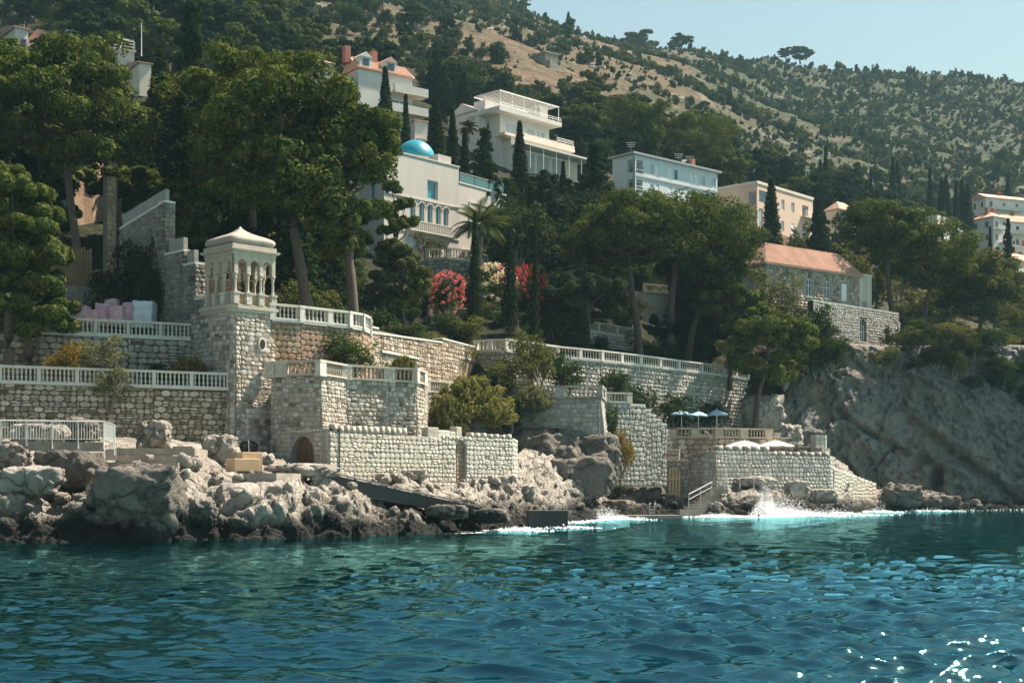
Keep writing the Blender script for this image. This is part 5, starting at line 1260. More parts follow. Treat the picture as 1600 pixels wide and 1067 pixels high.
# domed villa
h = House('domed_villa', 'pale Moorish style villa with a turquoise dome and arched blue windows', 'villa', (600, 233, 138), (717, 262), 560, 20, M_MARBLE)
H_ = h.zt
def fu(x):
    return upos(h.C, h.C + h.f * h.L, x) / h.L
h.walls([(fu(668), 2.0, 1.5, 1.9, 'blue'), (fu(641), 4.5, .72, 1.85, 'blue', 1), (fu(655), 4.5, .72, 1.85, 'blue', 1), (fu(668), 4.5, .72, 1.85, 'blue', 1), (fu(681), 4.5, .72, 1.85, 'blue', 1), (fu(693), 4.5, .72, 1.85, 'blue', 1), (fu(663), 7.8, 2.3, 3.4, 'curt', 1), (fu(632), 7.8, 2.3, 3.4, 'curt', 1)], [(.4, 3, .9, 2, 'blue', 1)], depth=.4)
h.slab('parapet_block', h.L * .72, h.L * .9, .1, 2.4, h.zt, h.zt + .9, M_MARBLE)
h.slab('roof_coping', -.08, h.L + .08, -.08, h.D + .08, h.zt + .003, h.zt + .12, M_COPE)
h.slab('string_course', -.06, h.L + .06, -.10, -.003, h.zt - 4.25, h.zt - 4.1, M_COPE); h.slab('string_course', -.06, h.L + .06, -.10, -.003, h.zt - 7.62, h.zt - 7.5, M_COPE)
b0 = fu(640) * h.L; h.slab('balcony_slab', b0 - .2, h.L - 1.0, -.36, -.1, h.zt - 7.49, h.zt - 7.34, M_COPE)
mb = MB()
for i in range(22):
    q = h.P(b0 + i * .27, -.28, h.zt - 7.337); mb.cbox(q, h.f, .12, .1, .8)
mb.build('balcony_balusters', M_MARBLE, h.root); h.slab('balcony_rail', b0 - .2, h.L - 1.0, -.36, -.2, h.zt - 6.53, h.zt - 6.42, M_COPE)
for xa_, w_, zt_, zr_ in [(663, 2.3, 7.8, 0)] + [(x_, .72, 4.5, 1) for x_ in (641, 655, 668, 681, 693)]:
    mb = MB(); a0_ = fu(xa_) * h.L; r_w = w_ / 2; cz = h.zt - zt_ - r_w; pts_ = []
    for k_ in range(13): g = math.pi * k_ / 12; pts_.append(h.P(a0_ + r_w + (r_w + .09) * math.cos(g), -.03, cz + (r_w + .09) * math.sin(g)))
    mb.tube(pts_, .10 if zr_ == 0 else .06, 6); mb.build('arch_surround', M_COPE, h.root)
q = P(649, 250, 146); mb = MB(); R_ = 31 / F * 146
mb.lathe([(R_ * 1.02, -2.2), (R_ * 1.02, -.3), (R_ * 1.06, -.25), (R_ * 1.06, -.02)], 32, q); mb.build('dome_drum', M_MARBLE, h.root, smooth=False)
mb = MB(); mb.lathe([(R_ * math.cos(a), R_ * .98 * math.sin(a)) for a in np.linspace(0, 1.55, 14)], 40, q); mb.build('dome', M_TEAL, h.root, smooth=True)
v = House('villa_wing', 'lower marble wing of the domed villa with paired arched windows', 'villa', (717, 286, 146), (790, 306), 712, 20, M_MARBLE)
v.D = 9
fv_ = lambda x: upos(v.C, v.C + v.f * v.L, x) / v.L
v.walls([(fv_(740.5), 3.05, .68, 1.9, 'dark', 1), (fv_(752.5), 3.05, .68, 1.9, 'dark', 1), (fv_(745), 7.2, 1.2, 2.6, 'blue', 1)], depth=.35)
v.slab('roof_coping', -.05, v.L + .08, -.08, v.D, v.zt + .003, v.zt + .12, M_COPE)
n = Vector((v.f.y, -v.f.x)); a0, a1 = fv_(733) * v.L, fv_(768) * v.L
for (x0, x1, z0_, z1_) in ((a0, a1, v.zt - 1.75, v.zt - 1.6), (a0, a0 + .14, v.zt - 5.3, v.zt - 1.76), (a1 - .14, a1, v.zt - 5.3, v.zt - 1.76)): v.slab('window_surround', x0, x1, -.09, -.003, z0_, z1_, M_COPE)
mb = MB(); mb.add([v.P(.2, 0, v.zt + .13), v.P(v.L * .95, 0, v.zt + .13), v.P(v.L * .95, 0, v.zt + 1.05), v.P(.2, 0, v.zt + 1.05)], [(0, 1, 2, 3)])
mb = MB(); mb.box(v.P(.2, .02, v.zt + .13), v.f, v.s, v.L * .94, .02, .95)
mb.build('glass_railing', glass('railing_glass', (.05, .14, .14), .1), v.root); v.rail(.2, v.L * .95, 0, v.zt + .13, 1.0, M_TRIM, 2.2, 1)
v.slab('lower_bay', .5, v.L + .4, -.35, -.003, 20, v.zt - 6.9, M_CREAM)
# arcade behind the umbrella pines
h = House('arcade_house', 'shaded garden arcade with pointed arches behind the umbrella pines', 'building', (955, 452, 150), (1125, 466), 925, 15, M_STONEP)
h.walls([(fr_, 2.2, 1.7, 4.0, 'dark', 2) for fr_ in (.02, .17, .33, .50, .66, .82)], depth=.5)
balustrade('balustrade on the roof of the shaded garden arcade', [tuple(h.P(h.L * .3, 0, h.zt)), tuple(h.P(h.L, 0, h.zt))], h=.95, mat=M_BUFF, pier=3.5, space=.3)
# hut on the hill
h = House('stone_hut', 'small flat roofed stone hut with stairs alone on the dry hillside', 'hut', (852, 82, 338), (872, 87), 819, 98, M_CONC); h.walls(); h.flat(.3, .3, M_CONC)
for i in range(7): h.slab('stair_step', -1 + i * 1.2, .2 + i * 1.2, -3, -1.2, 96, h.zt - 2.6 - i * .45, M_CONC)
h.rail(-1, 4, -1.3, h.zt - 2.5, .9, M_CONC)
# ---------------------------------------------------------------- vegetation
def leaves(puffs, per, size, seed, el=1.7, jit=.7, up=.25, shell=(.72, 1.05)):
    """triangular leaf tufts on the outside of puffs (x, y, z, rx, rz)"""
    r = np.random.RandomState(seed); pf = np.asarray(puffs, float); N = len(pf) * per
    c = np.repeat(pf[:, :3], per, 0); rx = np.repeat(pf[:, 3], per); rz = np.repeat(pf[:, 4], per)
    d = r.normal(size=(N, 3)); d[:, 2] += up; d /= np.linalg.norm(d, axis=1)[:, None]
    s = r.uniform(shell[0], shell[1], N)
    p = c + np.stack([d[:, 0] * rx, d[:, 1] * rx, d[:, 2] * rz], -1) * s[:, None]
    n = d + jit * r.normal(size=(N, 3)) * .6; n /= np.linalg.norm(n, axis=1)[:, None]
    a = np.cross(n, r.normal(size=(N, 3))); a /= np.linalg.norm(a, axis=1)[:, None]; b = np.cross(n, a)
    sz = size * r.uniform(.6, 1.35, N)[:, None]
    v0 = p + a * sz * el * .6; v1 = p - a * sz * el * .4 + b * sz * .5; v2 = p - a * sz * el * .4 - b * sz * .5
    V = np.stack([v0, v1, v2], 1).reshape(-1, 3)
    return V, np.arange(N * 3).reshape(-1, 3)
def merge(parts):
    VV = []; FF = []; k = 0
    for V, Fc in parts: VV.append(V); FF.append(Fc + k); k += len(V)
    return np.concatenate(VV), np.concatenate(FF)
def limb(mb, a, b, r0, r1, sag=.0, seed=0, n=6, seg=5):
    r = random.Random(seed); a, b = Vector(a), Vector(b); L = (b - a).length; pts = []
    for i in range(seg + 1):
        t = i / seg; q = a.lerp(b, t)
        if 0 < i < seg: q += Vector((r.uniform(-1, 1), r.uniform(-1, 1), r.uniform(-.5, .5))) * L * .05
        q.z += -sag * math.sin(math.pi * t) * L
        pts.append(q)
    mb.tube(pts, [r0 + (r1 - r0) * i / seg for i in range(seg + 1)], n)
def pine(seed, h=12., trunk=5., R=5., top='round', npad=15, lean=(0, 0), per=70, leaf=.16, mat=L_PINE, tr=.28, fork=None, bot=.45, puffs_n=13, pr=1.0):
    """returns (trunk mesh, crown mesh): bare trunk, limbs, crown of flattened puffy pads"""
    r = random.Random(seed); mb = MB()
    T = Vector((lean[0], lean[1], trunk)); pts = []
    for i in range(8):
        t = i / 7; pts.append(Vector((lean[0] * t ** 1.5 + .25 * math.sin(t * 4 + seed) * t, lean[1] * t ** 1.5, -.8 + (trunk + .8) * t)))
    T = pts[-1]
    mb.tube(pts, [tr * (1.25 - .5 * i / 7) * (1.25 if i == 0 else 1) for i in range(8)], 9)
    pads = []; C = Vector((lean[0] * 1.25, lean[1], (trunk * (1 - bot * .3) + h) / 2)); hz = (h - trunk * (1 - bot * .3)) / 2
    tries = 0
    while len(pads) < npad and tries < 4000:
        tries += 1
        d = Vector((r.gauss(0, 1), r.gauss(0, 1), r.gauss(.25, .9))).normalized() * (r.uniform(.45, .92) ** .7)
        if top == 'flat' and d.z < -.25: continue
        q = Vector((d.x * R * .86, d.y * R * .86, d.z * hz * .84)) + C
        if all((Vector((q.x - o_[0], q.y - o_[1], (q.z - o_[2]) * 1.7))).length > R * .42 for o_ in pads): pads.append((q.x, q.y, q.z))
    lead = Vector((C.x, C.y, h * .86)); limb(mb, T, lead, tr * .75, tr * .18, 0, seed, 7)
    pf = []
    for k, q in enumerate(pads):
        q = Vector(q); t = min(max((q.z - trunk * .75) / (h - trunk * .75) * .7, 0.02), .8); s_ = T.lerp(lead, t)
        limb(mb, s_, q - Vector((0, 0, .15)), tr * .34, tr * .09, .06, seed + k, 5)
        pr_ = R * r.uniform(.32, .48) * pr
        for i in range(puffs_n):
            g = r.uniform(0, 6.283); rr = pr_ * math.sqrt(r.random()) * .92
            pz = pr_ * .40 * math.sqrt(max(0, 1 - (rr / pr_) ** 2)) * r.uniform(-.5, 1.0)
            s = pr_ * r.uniform(.26, .46)
            pf.append((q.x + rr * math.cos(g), q.y + rr * math.sin(g), q.z + pz, s, s * .82))
    tm = mesh_np('trunk', mb.v, [f for f in mb.f if len(f) == 4], M_BARK, True)
    V, Fc = leaves(pf, int(per * 1.9), leaf * 1.05, seed, 2.2, .45, .35, (.78, 1.08))
    return tm, mesh_np('crown', V, Fc, mat)
def cypress(seed, h=10., R=1.0, per=42, leaf=.13, mat=L_CYP, n=120, base=.04, blunt=.75):
    r = random.Random(seed); mb = MB(); mb.tube([(0, 0, -.6), (0, 0, h * .3), (0, 0, h * .85)], [R * .2, R * .15, .02], 6)
    pf = []
    for i in range(n):
        t = base + (1 - base) * (i + r.random()) / n
        rad = R * min(1, (1 - t) ** blunt * 1.12) * min(1, .55 + t * 3.2); g = i * 2.39996 + r.uniform(-.4, .4)
        s = rad * r.uniform(.35, .52) + R * .07
        pf.append((math.cos(g) * (rad - s * .7), math.sin(g) * (rad - s * .7), t * h, s, s * 2.1))
    V, Fc = leaves(pf, per, leaf, seed, 2.4, .6, .5)
    return mesh_np('trunk', mb.v, [f for f in mb.f if len(f) == 4], M_BARK, True), mesh_np('crown', V, Fc, mat)
def conifer(seed, h=11., R=3.2, per=30, leaf=.17, mat=L_DARK, layers=19):
    r = random.Random(seed); mb = MB(); mb.tube([(0, 0, -.6), (0, 0, h * .5), (0, 0, h)], [.26, .17, .03], 7); pf = []
    for l in range(layers):
        t = .08 + .9 * l / (layers - 1); rad = R * (1 - t) ** .8 + .22; k = max(3, int(7 * (1 - t) + 3)); off = r.uniform(0, 6)
        for i in range(k):
            g = off + 6.283 * i / k + r.uniform(-.3, .3); ln_ = rad * r.uniform(.75, 1.1)
            e = Vector((math.cos(g) * ln_, math.sin(g) * ln_, t * h - .22 * ln_ + r.uniform(-.35, .35))); s0 = Vector((0, 0, t * h + .15 * ln_))
            limb(mb, s0, e, .06, .015, .03, seed + i, 4, 3)
            for j in range(4):
                q = s0.lerp(e, .35 + .22 * j); s = .20 * R * (1.1 - .18 * j) * (.5 + .55 * (1 - t)) * r.uniform(.7, 1.2); pf.append((q.x + r.uniform(-.2, .2), q.y + r.uniform(-.2, .2), q.z + r.uniform(-.15, .15), s, s * .85))
    V, Fc = leaves(pf, per, leaf, seed, 2.2, .8, .3)
    return mesh_np('trunk', mb.v, [f for f in mb.f if len(f) == 4], M_BARK, True), mesh_np('crown', V, Fc, mat)
def broad(seed, h=5., R=3., per=60, leaf=.14, mat=L_BUSH, npuff=60, el=1.5, low=.0, trunk=True, jit=.9, shell=(.7, 1.08)):
    r = random.Random(seed); mb = MB(); pf = []
    lob = [(r.uniform(-.5, .5) * R, r.uniform(-.5, .5) * R, r.uniform(.3, .72) * h, r.uniform(.45, .7)) for _ in range(6)] + [(0, 0, h * .45, .8)]
    for i in range(npuff):
        c = lob[i % 7]; d = Vector((r.gauss(0, 1), r.gauss(0, 1), r.gauss(.25, .9))).normalized() * r.uniform(.55, 1)
        q = Vector((c[0] + d.x * R * .55 * c[3], c[1] + d.y * R * .55 * c[3], c[2] + d.z * h * .42 * c[3]))
        if q.z < low * h: q.z = low * h + r.uniform(0, .1) * h
        s = R * r.uniform(.15, .27); pf.append((q.x, q.y, q.z, s, s * .8))
    for i in range(5):
        g = i * 1.3; limb(mb, (0, 0, -.4), (lob[i][0], lob[i][1], lob[i][2]), R * .05, R * .012, 0, seed + i, 5, 3)
    V, Fc = leaves(pf, per, leaf, seed, el, jit, .3, shell)
    return mesh_np('trunk', mb.v, [f for f in mb.f if len(f) == 4], M_BARKG, True), mesh_np('crown', V, Fc, mat)
def feathery(seed, h=4., R=3., mat=L_TAMA, n=230, leaf=.10):
    r = random.Random(seed); mb = MB(); pf = []
    for i in range(n):
        g = r.uniform(0, 6.283); el_ = r.uniform(.15, 1.45); L = r.uniform(.55, 1.0)
        e = Vector((math.cos(g) * math.cos(el_) * R * L, math.sin(g) * math.cos(el_) * R * L, h * (.25 + .75 * math.sin(el_) * L)))
        if i < 26: limb(mb, (r.uniform(-.2, .2), r.uniform(-.2, .2), -.3), e, .05, .01, -.05, seed + i, 4, 4)
        for j in range(3):
            q = Vector((0, 0, h * .25)).lerp(e, .62 + .19 * j); pf.append((q.x, q.y, q.z - .08 * j, .16 * R * (1 - .2 * j), .13 * R))
    V, Fc = leaves(pf, 34, leaf, seed, 3.2, .9, .2, (.2, 1.1))
    return mesh_np('trunk', mb.v, [f for f in mb.f if len(f) == 4], M_BARKG, True), mesh_np('crown', V, Fc, mat)
def put(name, meshes, x, Y, h, mh, label, cat='tree', group=None, z=None, rot=None, wide=1., names=('trunk', 'crown'), dz=0):
    """one plant: an Empty at its base with trunk and crown; h wanted height in metres, mh the model's height"""
    X = (x - 800) / F * Y; zb = (tz(x, Y) if z is None else z) + dz
    root = empty(name, (X, Y, zb), label, cat, group); s = h / mh
    rz = RND.uniform(0, 6.28) if rot is None else rot
    for me, nm in zip(meshes, names):
        if me is None: continue
        link(nm, me, root, (0, 0, 0), (0, 0, rz), (s * wide, s * wide, s))
    return root
def put_y(name, meshes, mh, x, Y, ytop, label, **k):
    z = k.pop('z', None); zb = tz(x, Y) if z is None else z
    return put(name, meshes, x, Y, max(.6, ZP(ytop, Y) - zb), mh, label, z=zb, **k)

# ---- hero pines -------------------------------------------------
def hero(seed, x, Y, ytop, wpx, label, trunk_f=.42, lean=(0, 0), top='round', npad=17, zb=None, mat=L_PINE, tr=.3, per=80, leaf=.15, bot=.45, cx=None, pr=1.0):
    zb = tz(x, Y) - .2 if zb is None else zb; h = ZP(ytop, Y) - zb; R = wpx / F * Y / 2
    lx = 0 if cx is None else ((cx - x) / F * Y) / 1.25
    t, c = pine(seed, h, h * trunk_f, R, top, npad, (lx + lean[0], lean[1]), per, leaf, mat, tr, None, bot, 14, pr)
    return put('pine_tree', (t, c), x, Y, h, h, label, z=zb, rot=0)
hero(101, 8, 79.5, 208, 130, 'bright green pine in front at the picture edge, leaning over the lower balustrade', .30, zb=7.9, npad=22, bot=.9, per=90, cx=22)
hero(112, 44, 80.5, 345, 160, 'low spreading pine at the picture edge beside the wrapped pallets', .3, zb=8.0, npad=22, bot=1.0, per=90, cx=40)
hero(102, 125, 97, 48, 250, 'tall pine with a straight trunk behind the old stone house', .5, cx=105, npad=22, bot=.8)
hero(103, 25, 106, 62, 250, 'tall dense pine in the upper left corner of the wood', .4, npad=20, bot=.8)
hero(104, 505, 93.5, 88, 270, 'big pine behind the kiosk with a thick leaning trunk', .52, cx=440, npad=17, tr=.42, bot=.35)
hero(105, 562, 94.5, 92, 205, 'big pine with a straight lit trunk beside the leaning one', .48, cx=535, npad=17, tr=.40, bot=.45)
hero(106, 392, 101, 52, 240, 'tallest dark pine behind the two big trunks above the kiosk', .45, npad=18, bot=.7)
hero(107, 622, 115, 268, 72, 'pine with spreading boughs in front of the domed villa', .35, cx=622, npad=15, bot=.6, zb=13.5)
hero(108, 1000, 137, 302, 200, 'broad umbrella pine with a slanting pale trunk above the long balustrade', .56, cx=985, top='flat', npad=24, tr=.36, bot=.7, zb=13.5)
hero(109, 1048, 141, 300, 250, 'largest umbrella pine with a thick dark trunk above the long balustrade', .55, cx=1055, top='flat', npad=28, tr=.42, bot=.7, zb=13.5)
hero(110, 1072, 144, 345, 150, 'umbrella pine with a forked pale trunk near the end of the long balustrade', .52, cx=1102, npad=18, tr=.34, bot=.8, zb=13.5)
hero(111, 915, 130, 415, 120, 'dark low pine between the cypresses and the umbrella pines', .35, npad=14, zb=13.5, mat=L_DARK, bot=.8)
hero(153, 1180, 139, 470, 165, 'pine clinging to the rock at the end of the long retaining wall', .34, cx=1196, npad=16, zb=9.0, bot=.8, tr=.26, pr=.85)
hero(114, 1140, 142, 425, 110, 'small pine with hanging boughs right of the umbrella pines', .4, npad=12, zb=13, bot=.8)
hero(115, 1396, 171, 312, 150, 'umbrella pine with a tall bare trunk beside the stone house', .60, cx=1385, top='flat', npad=14, tr=.32, bot=.5)
hero(116, 1442, 172, 342, 165, 'darker umbrella pine with layered boughs right of the tall bare trunk', .50, cx=1458, npad=16, tr=.3, bot=.85)
hero(117, 626, 112, 362, 92, 'drooping lighter pine below the domed villa', .2, npad=22, mat=L_OLIVE, bot=1.0, pr=.9, zb=13.5)
hero(118, 1530, 178, 392, 150, 'olive toned pine on the slope right of the layered umbrella pine', .35, npad=20, mat=L_OLIVE, bot=1.0)
hero(119, 985, 238, 150, 120, 'pine above the pale blue apartment block, nearest to the white villa', .4, npad=14, bot=.8, per=60)
hero(120, 1085, 244, 172, 130, 'rusty green pine standing above the roof of the pale blue apartment block', .4, npad=16, bot=.9, per=60, mat=L_PINE)

# ---- shared models ------------------------------------------------
PINES = [pine(201 + i, 10, 3.6, 3.6, npad=13, per=46, leaf=.22, bot=.9, mat=m_) for i, m_ in enumerate((L_PINE, L_PINE, L_DARK, L_OLIVE))]
CYPS = [cypress(301), cypress(302, blunt=.6), cypress(303, R=.8, blunt=.9)]
CONS = [conifer(401), conifer(402, R=2.6), conifer(403, mat=L_BUSH)]
BROADS = {k: [broad(500 + i * 10 + j, mat=m_) for j in range(2)] for i, (k, m_) in enumerate((('bush', L_BUSH), ('olive', L_OLIVE), ('dark', L_DARK), ('grey', L_GREY), ('gold', L_GOLD)))}
FEATH = [feathery(601), feathery(602, mat=L_GREY)]

# ---- cypresses one can point at -----------------------------------
for (x, yt, Y, wpx, v, lb, zb) in [
    (602, 106, 170, 40, 0, 'tall cypress in front of the dormer house', None), (634, 150, 165, 30, 2, 'slim cypress right of the dormer house balconies', None),
    (681, 157, 160, 46, 1, 'broad cypress just right of the turquoise dome', None), (707, 172, 158, 36, 0, 'pointed cypress in front of the gabled white wing', None),
    (726, 203, 156, 34, 2, 'cypress with a leaning tip beside the small palm', None), (812, 191, 160, 40, 0, 'tall dark cypress in front of the terraced white villa', None),
    (880, 254, 165, 26, 2, 'small cypress below the terraced white villa', None), (742, 332, 121, 26, 0, 'thin dark cypress standing before the big palm', None),
    (797, 358, 123, 27, 1, 'dark cypress between the white and the red oleanders', None), (836, 340, 124, 15, 2, 'needle thin cypress in front of the red oleander', None),
    (911, 455, 128, 24, 1, 'dark cypress column crossing the middle garden balustrade', None), (1205, 280, 180, 44, 0, 'big dark cypress in front of the pink house', None),
    (1547, 356, 210, 17, 2, 'lone thin cypress below the far right houses', None), (1370, 490, 168, 12, 2, 'tiny cypress among the bushes on the cliff top', None),
    (1575, 268, 400, 14, 0, 'cypress standing over the topmost far right house', None), (888, 19, 520, 14, 0, 'single cypress on the skyline ridge', None),
    (250, 84, 118, 70, 1, 'dark tall cypress between the left pines and the central pines', None)]:
    zb = tz(x, Y) if zb is None else zb; h = ZP(yt, Y) - zb; s = h / 10.
    root = put('cypress_tree', CYPS[v], x, Y, h, 10., lb, z=zb); ww = (wpx / F * Y / 2) / (1.0 * s) / (.8 if v == 2 else 1.0)
    for c_ in root.children: c_.scale = (s * ww, s * ww, s)
for i, (x, yt, Y) in enumerate([(1395, 247, 330), (1402, 252, 335), (1453, 264, 330), (1471, 280, 320), (1478, 277, 322), (1494, 285, 310), (1503, 281, 312), (1512, 290, 308), (1242, 262, 300), (1253, 256, 302), (1262, 270, 296), (1290, 228, 300), (1282, 250, 296), (1330, 265, 300), (1360, 262, 306)]):
    put_y('cypress_tree', CYPS[i % 3], 10., x, Y, yt, 'one of the cypresses grouped in the wood under the dry far slope', group='cypresses of the far wood')
for (x, yt, Y, wpx, v, lb) in [(757, 205, 152, 90, 0, 'broad dark conifer beside the domed villa'), (932, 228, 158, 110, 0, 'wide blackish cedar below the terraced villa'), (850, 268, 155, 90, 1, 'dark conifer under the terraced villa'),
    (1280, 312, 190, 66, 0, 'dark spreading cedar in front of the little white house'), (300, 10, 120, 130, 0, 'dark tall conifer at the top of the left wood'), (355, 60, 112, 120, 2, 'dense conifer between the left wood and the tallest pine'), (285, 150, 106, 120, 1, 'brownish dark conifer above the stair wall'),
    (1575, 345, 225, 44, 1, 'dark conifer in front of the far right houses'), (800, 285, 158, 70, 2, 'dark conifer behind the big palm')]:
    zb = tz(x, Y); h = ZP(yt, Y) - zb; root = put('conifer_tree', CONS[v], x, Y, h, 11., lb, z=zb); s = h / 11.; ww = (wpx / F * Y / 2) / (3.2 * s)
    for c_ in root.children: c_.scale = (s * ww, s * ww, s)
# ---- bushes ---------------------------------------------------------
def bush(x, Y, yt, wpx, kind, lb, zb, v=0, cat='bush', group=None):
    h = max(.5, ZP(yt, Y) - zb); R = wpx / F * Y / 2; ms = (FEATH[v] if kind == 'tama' else BROADS[kind][v]); mh = 4. if kind == 'tama' else 5.
    root = put('bush', ms, x, Y, h, mh, lb, cat, group, z=zb)
    for c_ in root.children: c_.scale = (R / 2.7, R / 2.7, h / mh)
for a in [(735, 97, 588, 140, 'tama', 'pale feathery tamarisk above the narrow blocked arch', 5.6, 0), (700, 94, 618, 60, 'tama', 'small feathery tamarisk against the bastion corner', 5.2, 0),
    (545, 87.5, 517, 125, 'bush', 'dense dark green bush on the bastion terrace', 8.8, 0), (630, 92, 556, 56, 'tama', 'small pale shrub behind the bastion balustrade', 8.8, 0),
    (640, 109, 497, 110, 'bush', 'dark leafy bush behind the garden wall coping', 13.5, 1), (150, 80.6, 520, 100, 'grey', 'grey green shrub in front of the shaded rubble wall', 8.0, 0),
    (170, 79.2, 572, 70, 'grey', 'trailing shrub hanging through the lower balustrade', 6.6, 1), (100, 79.5, 520, 80, 'gold', 'reddish yellow shrub beside the front pine', 8.0, 0), (278, 81.8, 543, 46, 'gold', 'yellowing shrub near the tower behind the lower balustrade', 8.0, 1), (312, 82.5, 549, 46, 'gold', 'small rusty shrub against the tower foot', 8.0, 0), (250, 82, 560, 60, 'dark', 'dark low shrub behind the lower balustrade near the tower', 8.0, 1),
    (200, 88.5, 355, 135, 'dark', 'big black green bush below the stair wall', 11.2, 0), (160, 89, 400, 100, 'dark', 'dark ivy clump behind the pallets', 11.2, 1), (240, 88, 400, 80, 'dark', 'dark creeper mass against the stair wall', 11.2, 0),
    (800, 108.5, 552, 90, 'olive', 'mixed green shrub under the long balustrade bay', 9.2, 0), (848, 110, 512, 100, 'olive', 'tall yellow green shrub hiding part of the long balustrade', 9.3, 1), (772, 109, 565, 60, 'bush', 'dark green shrub beside the dark arched mouth', 9.0, 1), (880, 113, 545, 80, 'bush', 'dark shrub against the long retaining wall', 9.2, 0), (965, 118.5, 560, 70, 'bush', 'dark ivy bush clinging to the long retaining wall', 9.2, 1), (830, 107, 600, 70, 'tama', 'dry feathery shrub left of the rampart', 7.5, 1), (795, 106, 610, 80, 'bush', 'dark shrub under the rampart balustrade end', 6, 0),
    (1002, 126.5, 590, 100, 'dark', 'dark bush mass behind the grey stair wall', 6.0, 0), (1050, 133, 606, 110, 'dark', 'dark bush mass behind the blue umbrellas', 6.9, 1), (1108, 137.5, 618, 70, 'dark', 'dark shrub right behind the third umbrella', 7.0, 0),
    (958, 113.2, 625, 36, 'bush', 'shrub growing on the face of the stair wall', 5.5, 0), (970, 113.6, 655, 60, 'gold', 'brownish creeper over the rock below the stair wall', 3.5, 1),
    (1215, 150, 412, 100, 'grey', 'silvery olive bush in front of the terracotta roofed house', 17, 0), (1255, 150, 465, 120, 'dark', 'dark round bush below the terracotta roofed house', 15.5, 0), (1300, 151, 505, 80, 'bush', 'green bush in front of the arched terrace wall', 15.2, 1), (1225, 146, 500, 90, 'bush', 'leafy bush right of the coastal pine', 13, 1),
    (1160, 165, 340, 100, 'olive', 'round broadleaf tree behind the umbrella pines', 20, 0), (1245, 205, 340, 60, 'olive', 'light green tree in front of the pink house', 31, 1), (1320, 180, 400, 100, 'olive', 'light green tree behind the terracotta roof', 24, 0), (1275, 185, 390, 90, 'bush', 'green tree above the terracotta roof', 26, 1), (1350, 182, 410, 90, 'olive', 'yellow green tree beside the pale annex', 23, 1)]:
    bush(*a)
# cliff edge scrub
r = random.Random(77)
for i in range(44):
    x = r.choice([r.uniform(1235, 1300), r.uniform(1405, 1660), r.uniform(1405, 1660)]); Y = float(np.interp(x, list(CF), list(CF.values()))) + r.uniform(3, 11); k = r.choice(['bush', 'bush', 'dark', 'olive']); w_ = r.uniform(40, 84)
    bush(x, Y, HY - (max(tz(x, Y), float(np.interp(x, list(CT), list(CT.values()))) - .6) + r.uniform(1.4, 3.0) - CH) / Y * F, w_, k, 'one of the bushes crowding the edge of the shaded cliff', max(tz(x, Y), float(np.interp(x, list(CT), list(CT.values()))) - .6) - .8, r.randrange(2), group='bushes along the cliff edge')
for i in range(22):
    x = r.uniform(1520, 1640); t_ = r.uniform(0, 1); Y = np.interp(x, list(CF), list(CF.values())) + 1.2 + t_ * 3; z = 9 + t_ * 8 - (0 if x > 1550 else -4)
    bush(x, Y, HY - (z + 2.6 - CH) / Y * F, r.uniform(40, 70), r.choice(['bush', 'dark']), 'one of the dark bushes hanging down the cliff at the picture edge', z - .6, r.randrange(2), group='bushes hanging on the cliff')
for i in range(62):
    x = r.uniform(1225, 1650); yb_ = float(np.interp(x, [1225, 1290, 1340, 1400, 1450, 1500, 1560, 1600, 1650], [600, 575, 545, 585, 572, 585, 640, 650, 650]))
    Y0_ = float(np.interp(x, list(CF), list(CF.values()))); zt_ = float(np.interp(x, list(CT), list(CT.values()))); z = r.uniform(ZP(yb_, Y0_), zt_ + .4)
    if x < 1420 and (r.random() < .35 or (x > 1300 and z > 16.2)): continue
    w_ = r.uniform(34, 74); bush(x, Y0_ + r.uniform(-.6, .9), HY - (z + r.uniform(1.4, 2.6) - CH) / Y0_ * F, w_, r.choice(['bush', 'dark', 'dark', 'olive']), 'one of the dark bushes draped over the top of the shaded cliff', z - .7, r.randrange(2), group='bushes draped over the cliff top')
for i in range(9):
    x = r.uniform(1300, 1450); Y = np.interp(x, list(CF), list(CF.values())) + 2.5 + r.uniform(0, 2); z = r.uniform(11, 17)
    bush(x, Y, HY - (z + 1.8 - CH) / Y * F, r.uniform(20, 40), 'dark', 'one of the dark tufts growing in cracks of the cliff', z - .6, r.randrange(2), group='tufts in the cliff cracks')
# ---- the woods: scattered individuals, kept out of the houses -------
KEEP = [(480, 70, 530, 100, 195), (545, 84, 668, 190, 207), (638, 205, 680, 250, 140), (690, 148, 900, 262, 216), (950, 226, 1128, 318, 227), (1115, 275, 1275, 345, 238), (1288, 316, 1340, 342, 246), (1425, 334, 1504, 352, 275),
        (1515, 298, 1640, 440, 345), (-10, 28, 48, 66, 200), (76, 40, 104, 56, 200), (132, 60, 240, 112, 178), (650, 246, 795, 405, 137), (812, 70, 880, 118, 338), (1180, 390, 1366, 470, 166), (640, 178, 672, 212, 188), (215, 36, 227, 90, 180),
        (680, 380, 765, 415, 134), (690, 405, 870, 470, 121), (925, 450, 1130, 505, 146), (400, 440, 580, 480, 92)]
def clear(x, Y, yt, yb, w_):
    return not any(Y < k[4] + 1 and x + w_ / 2 > k[0] and x - w_ / 2 < k[2] and yt < k[3] and yb > k[1] for k in KEEP)
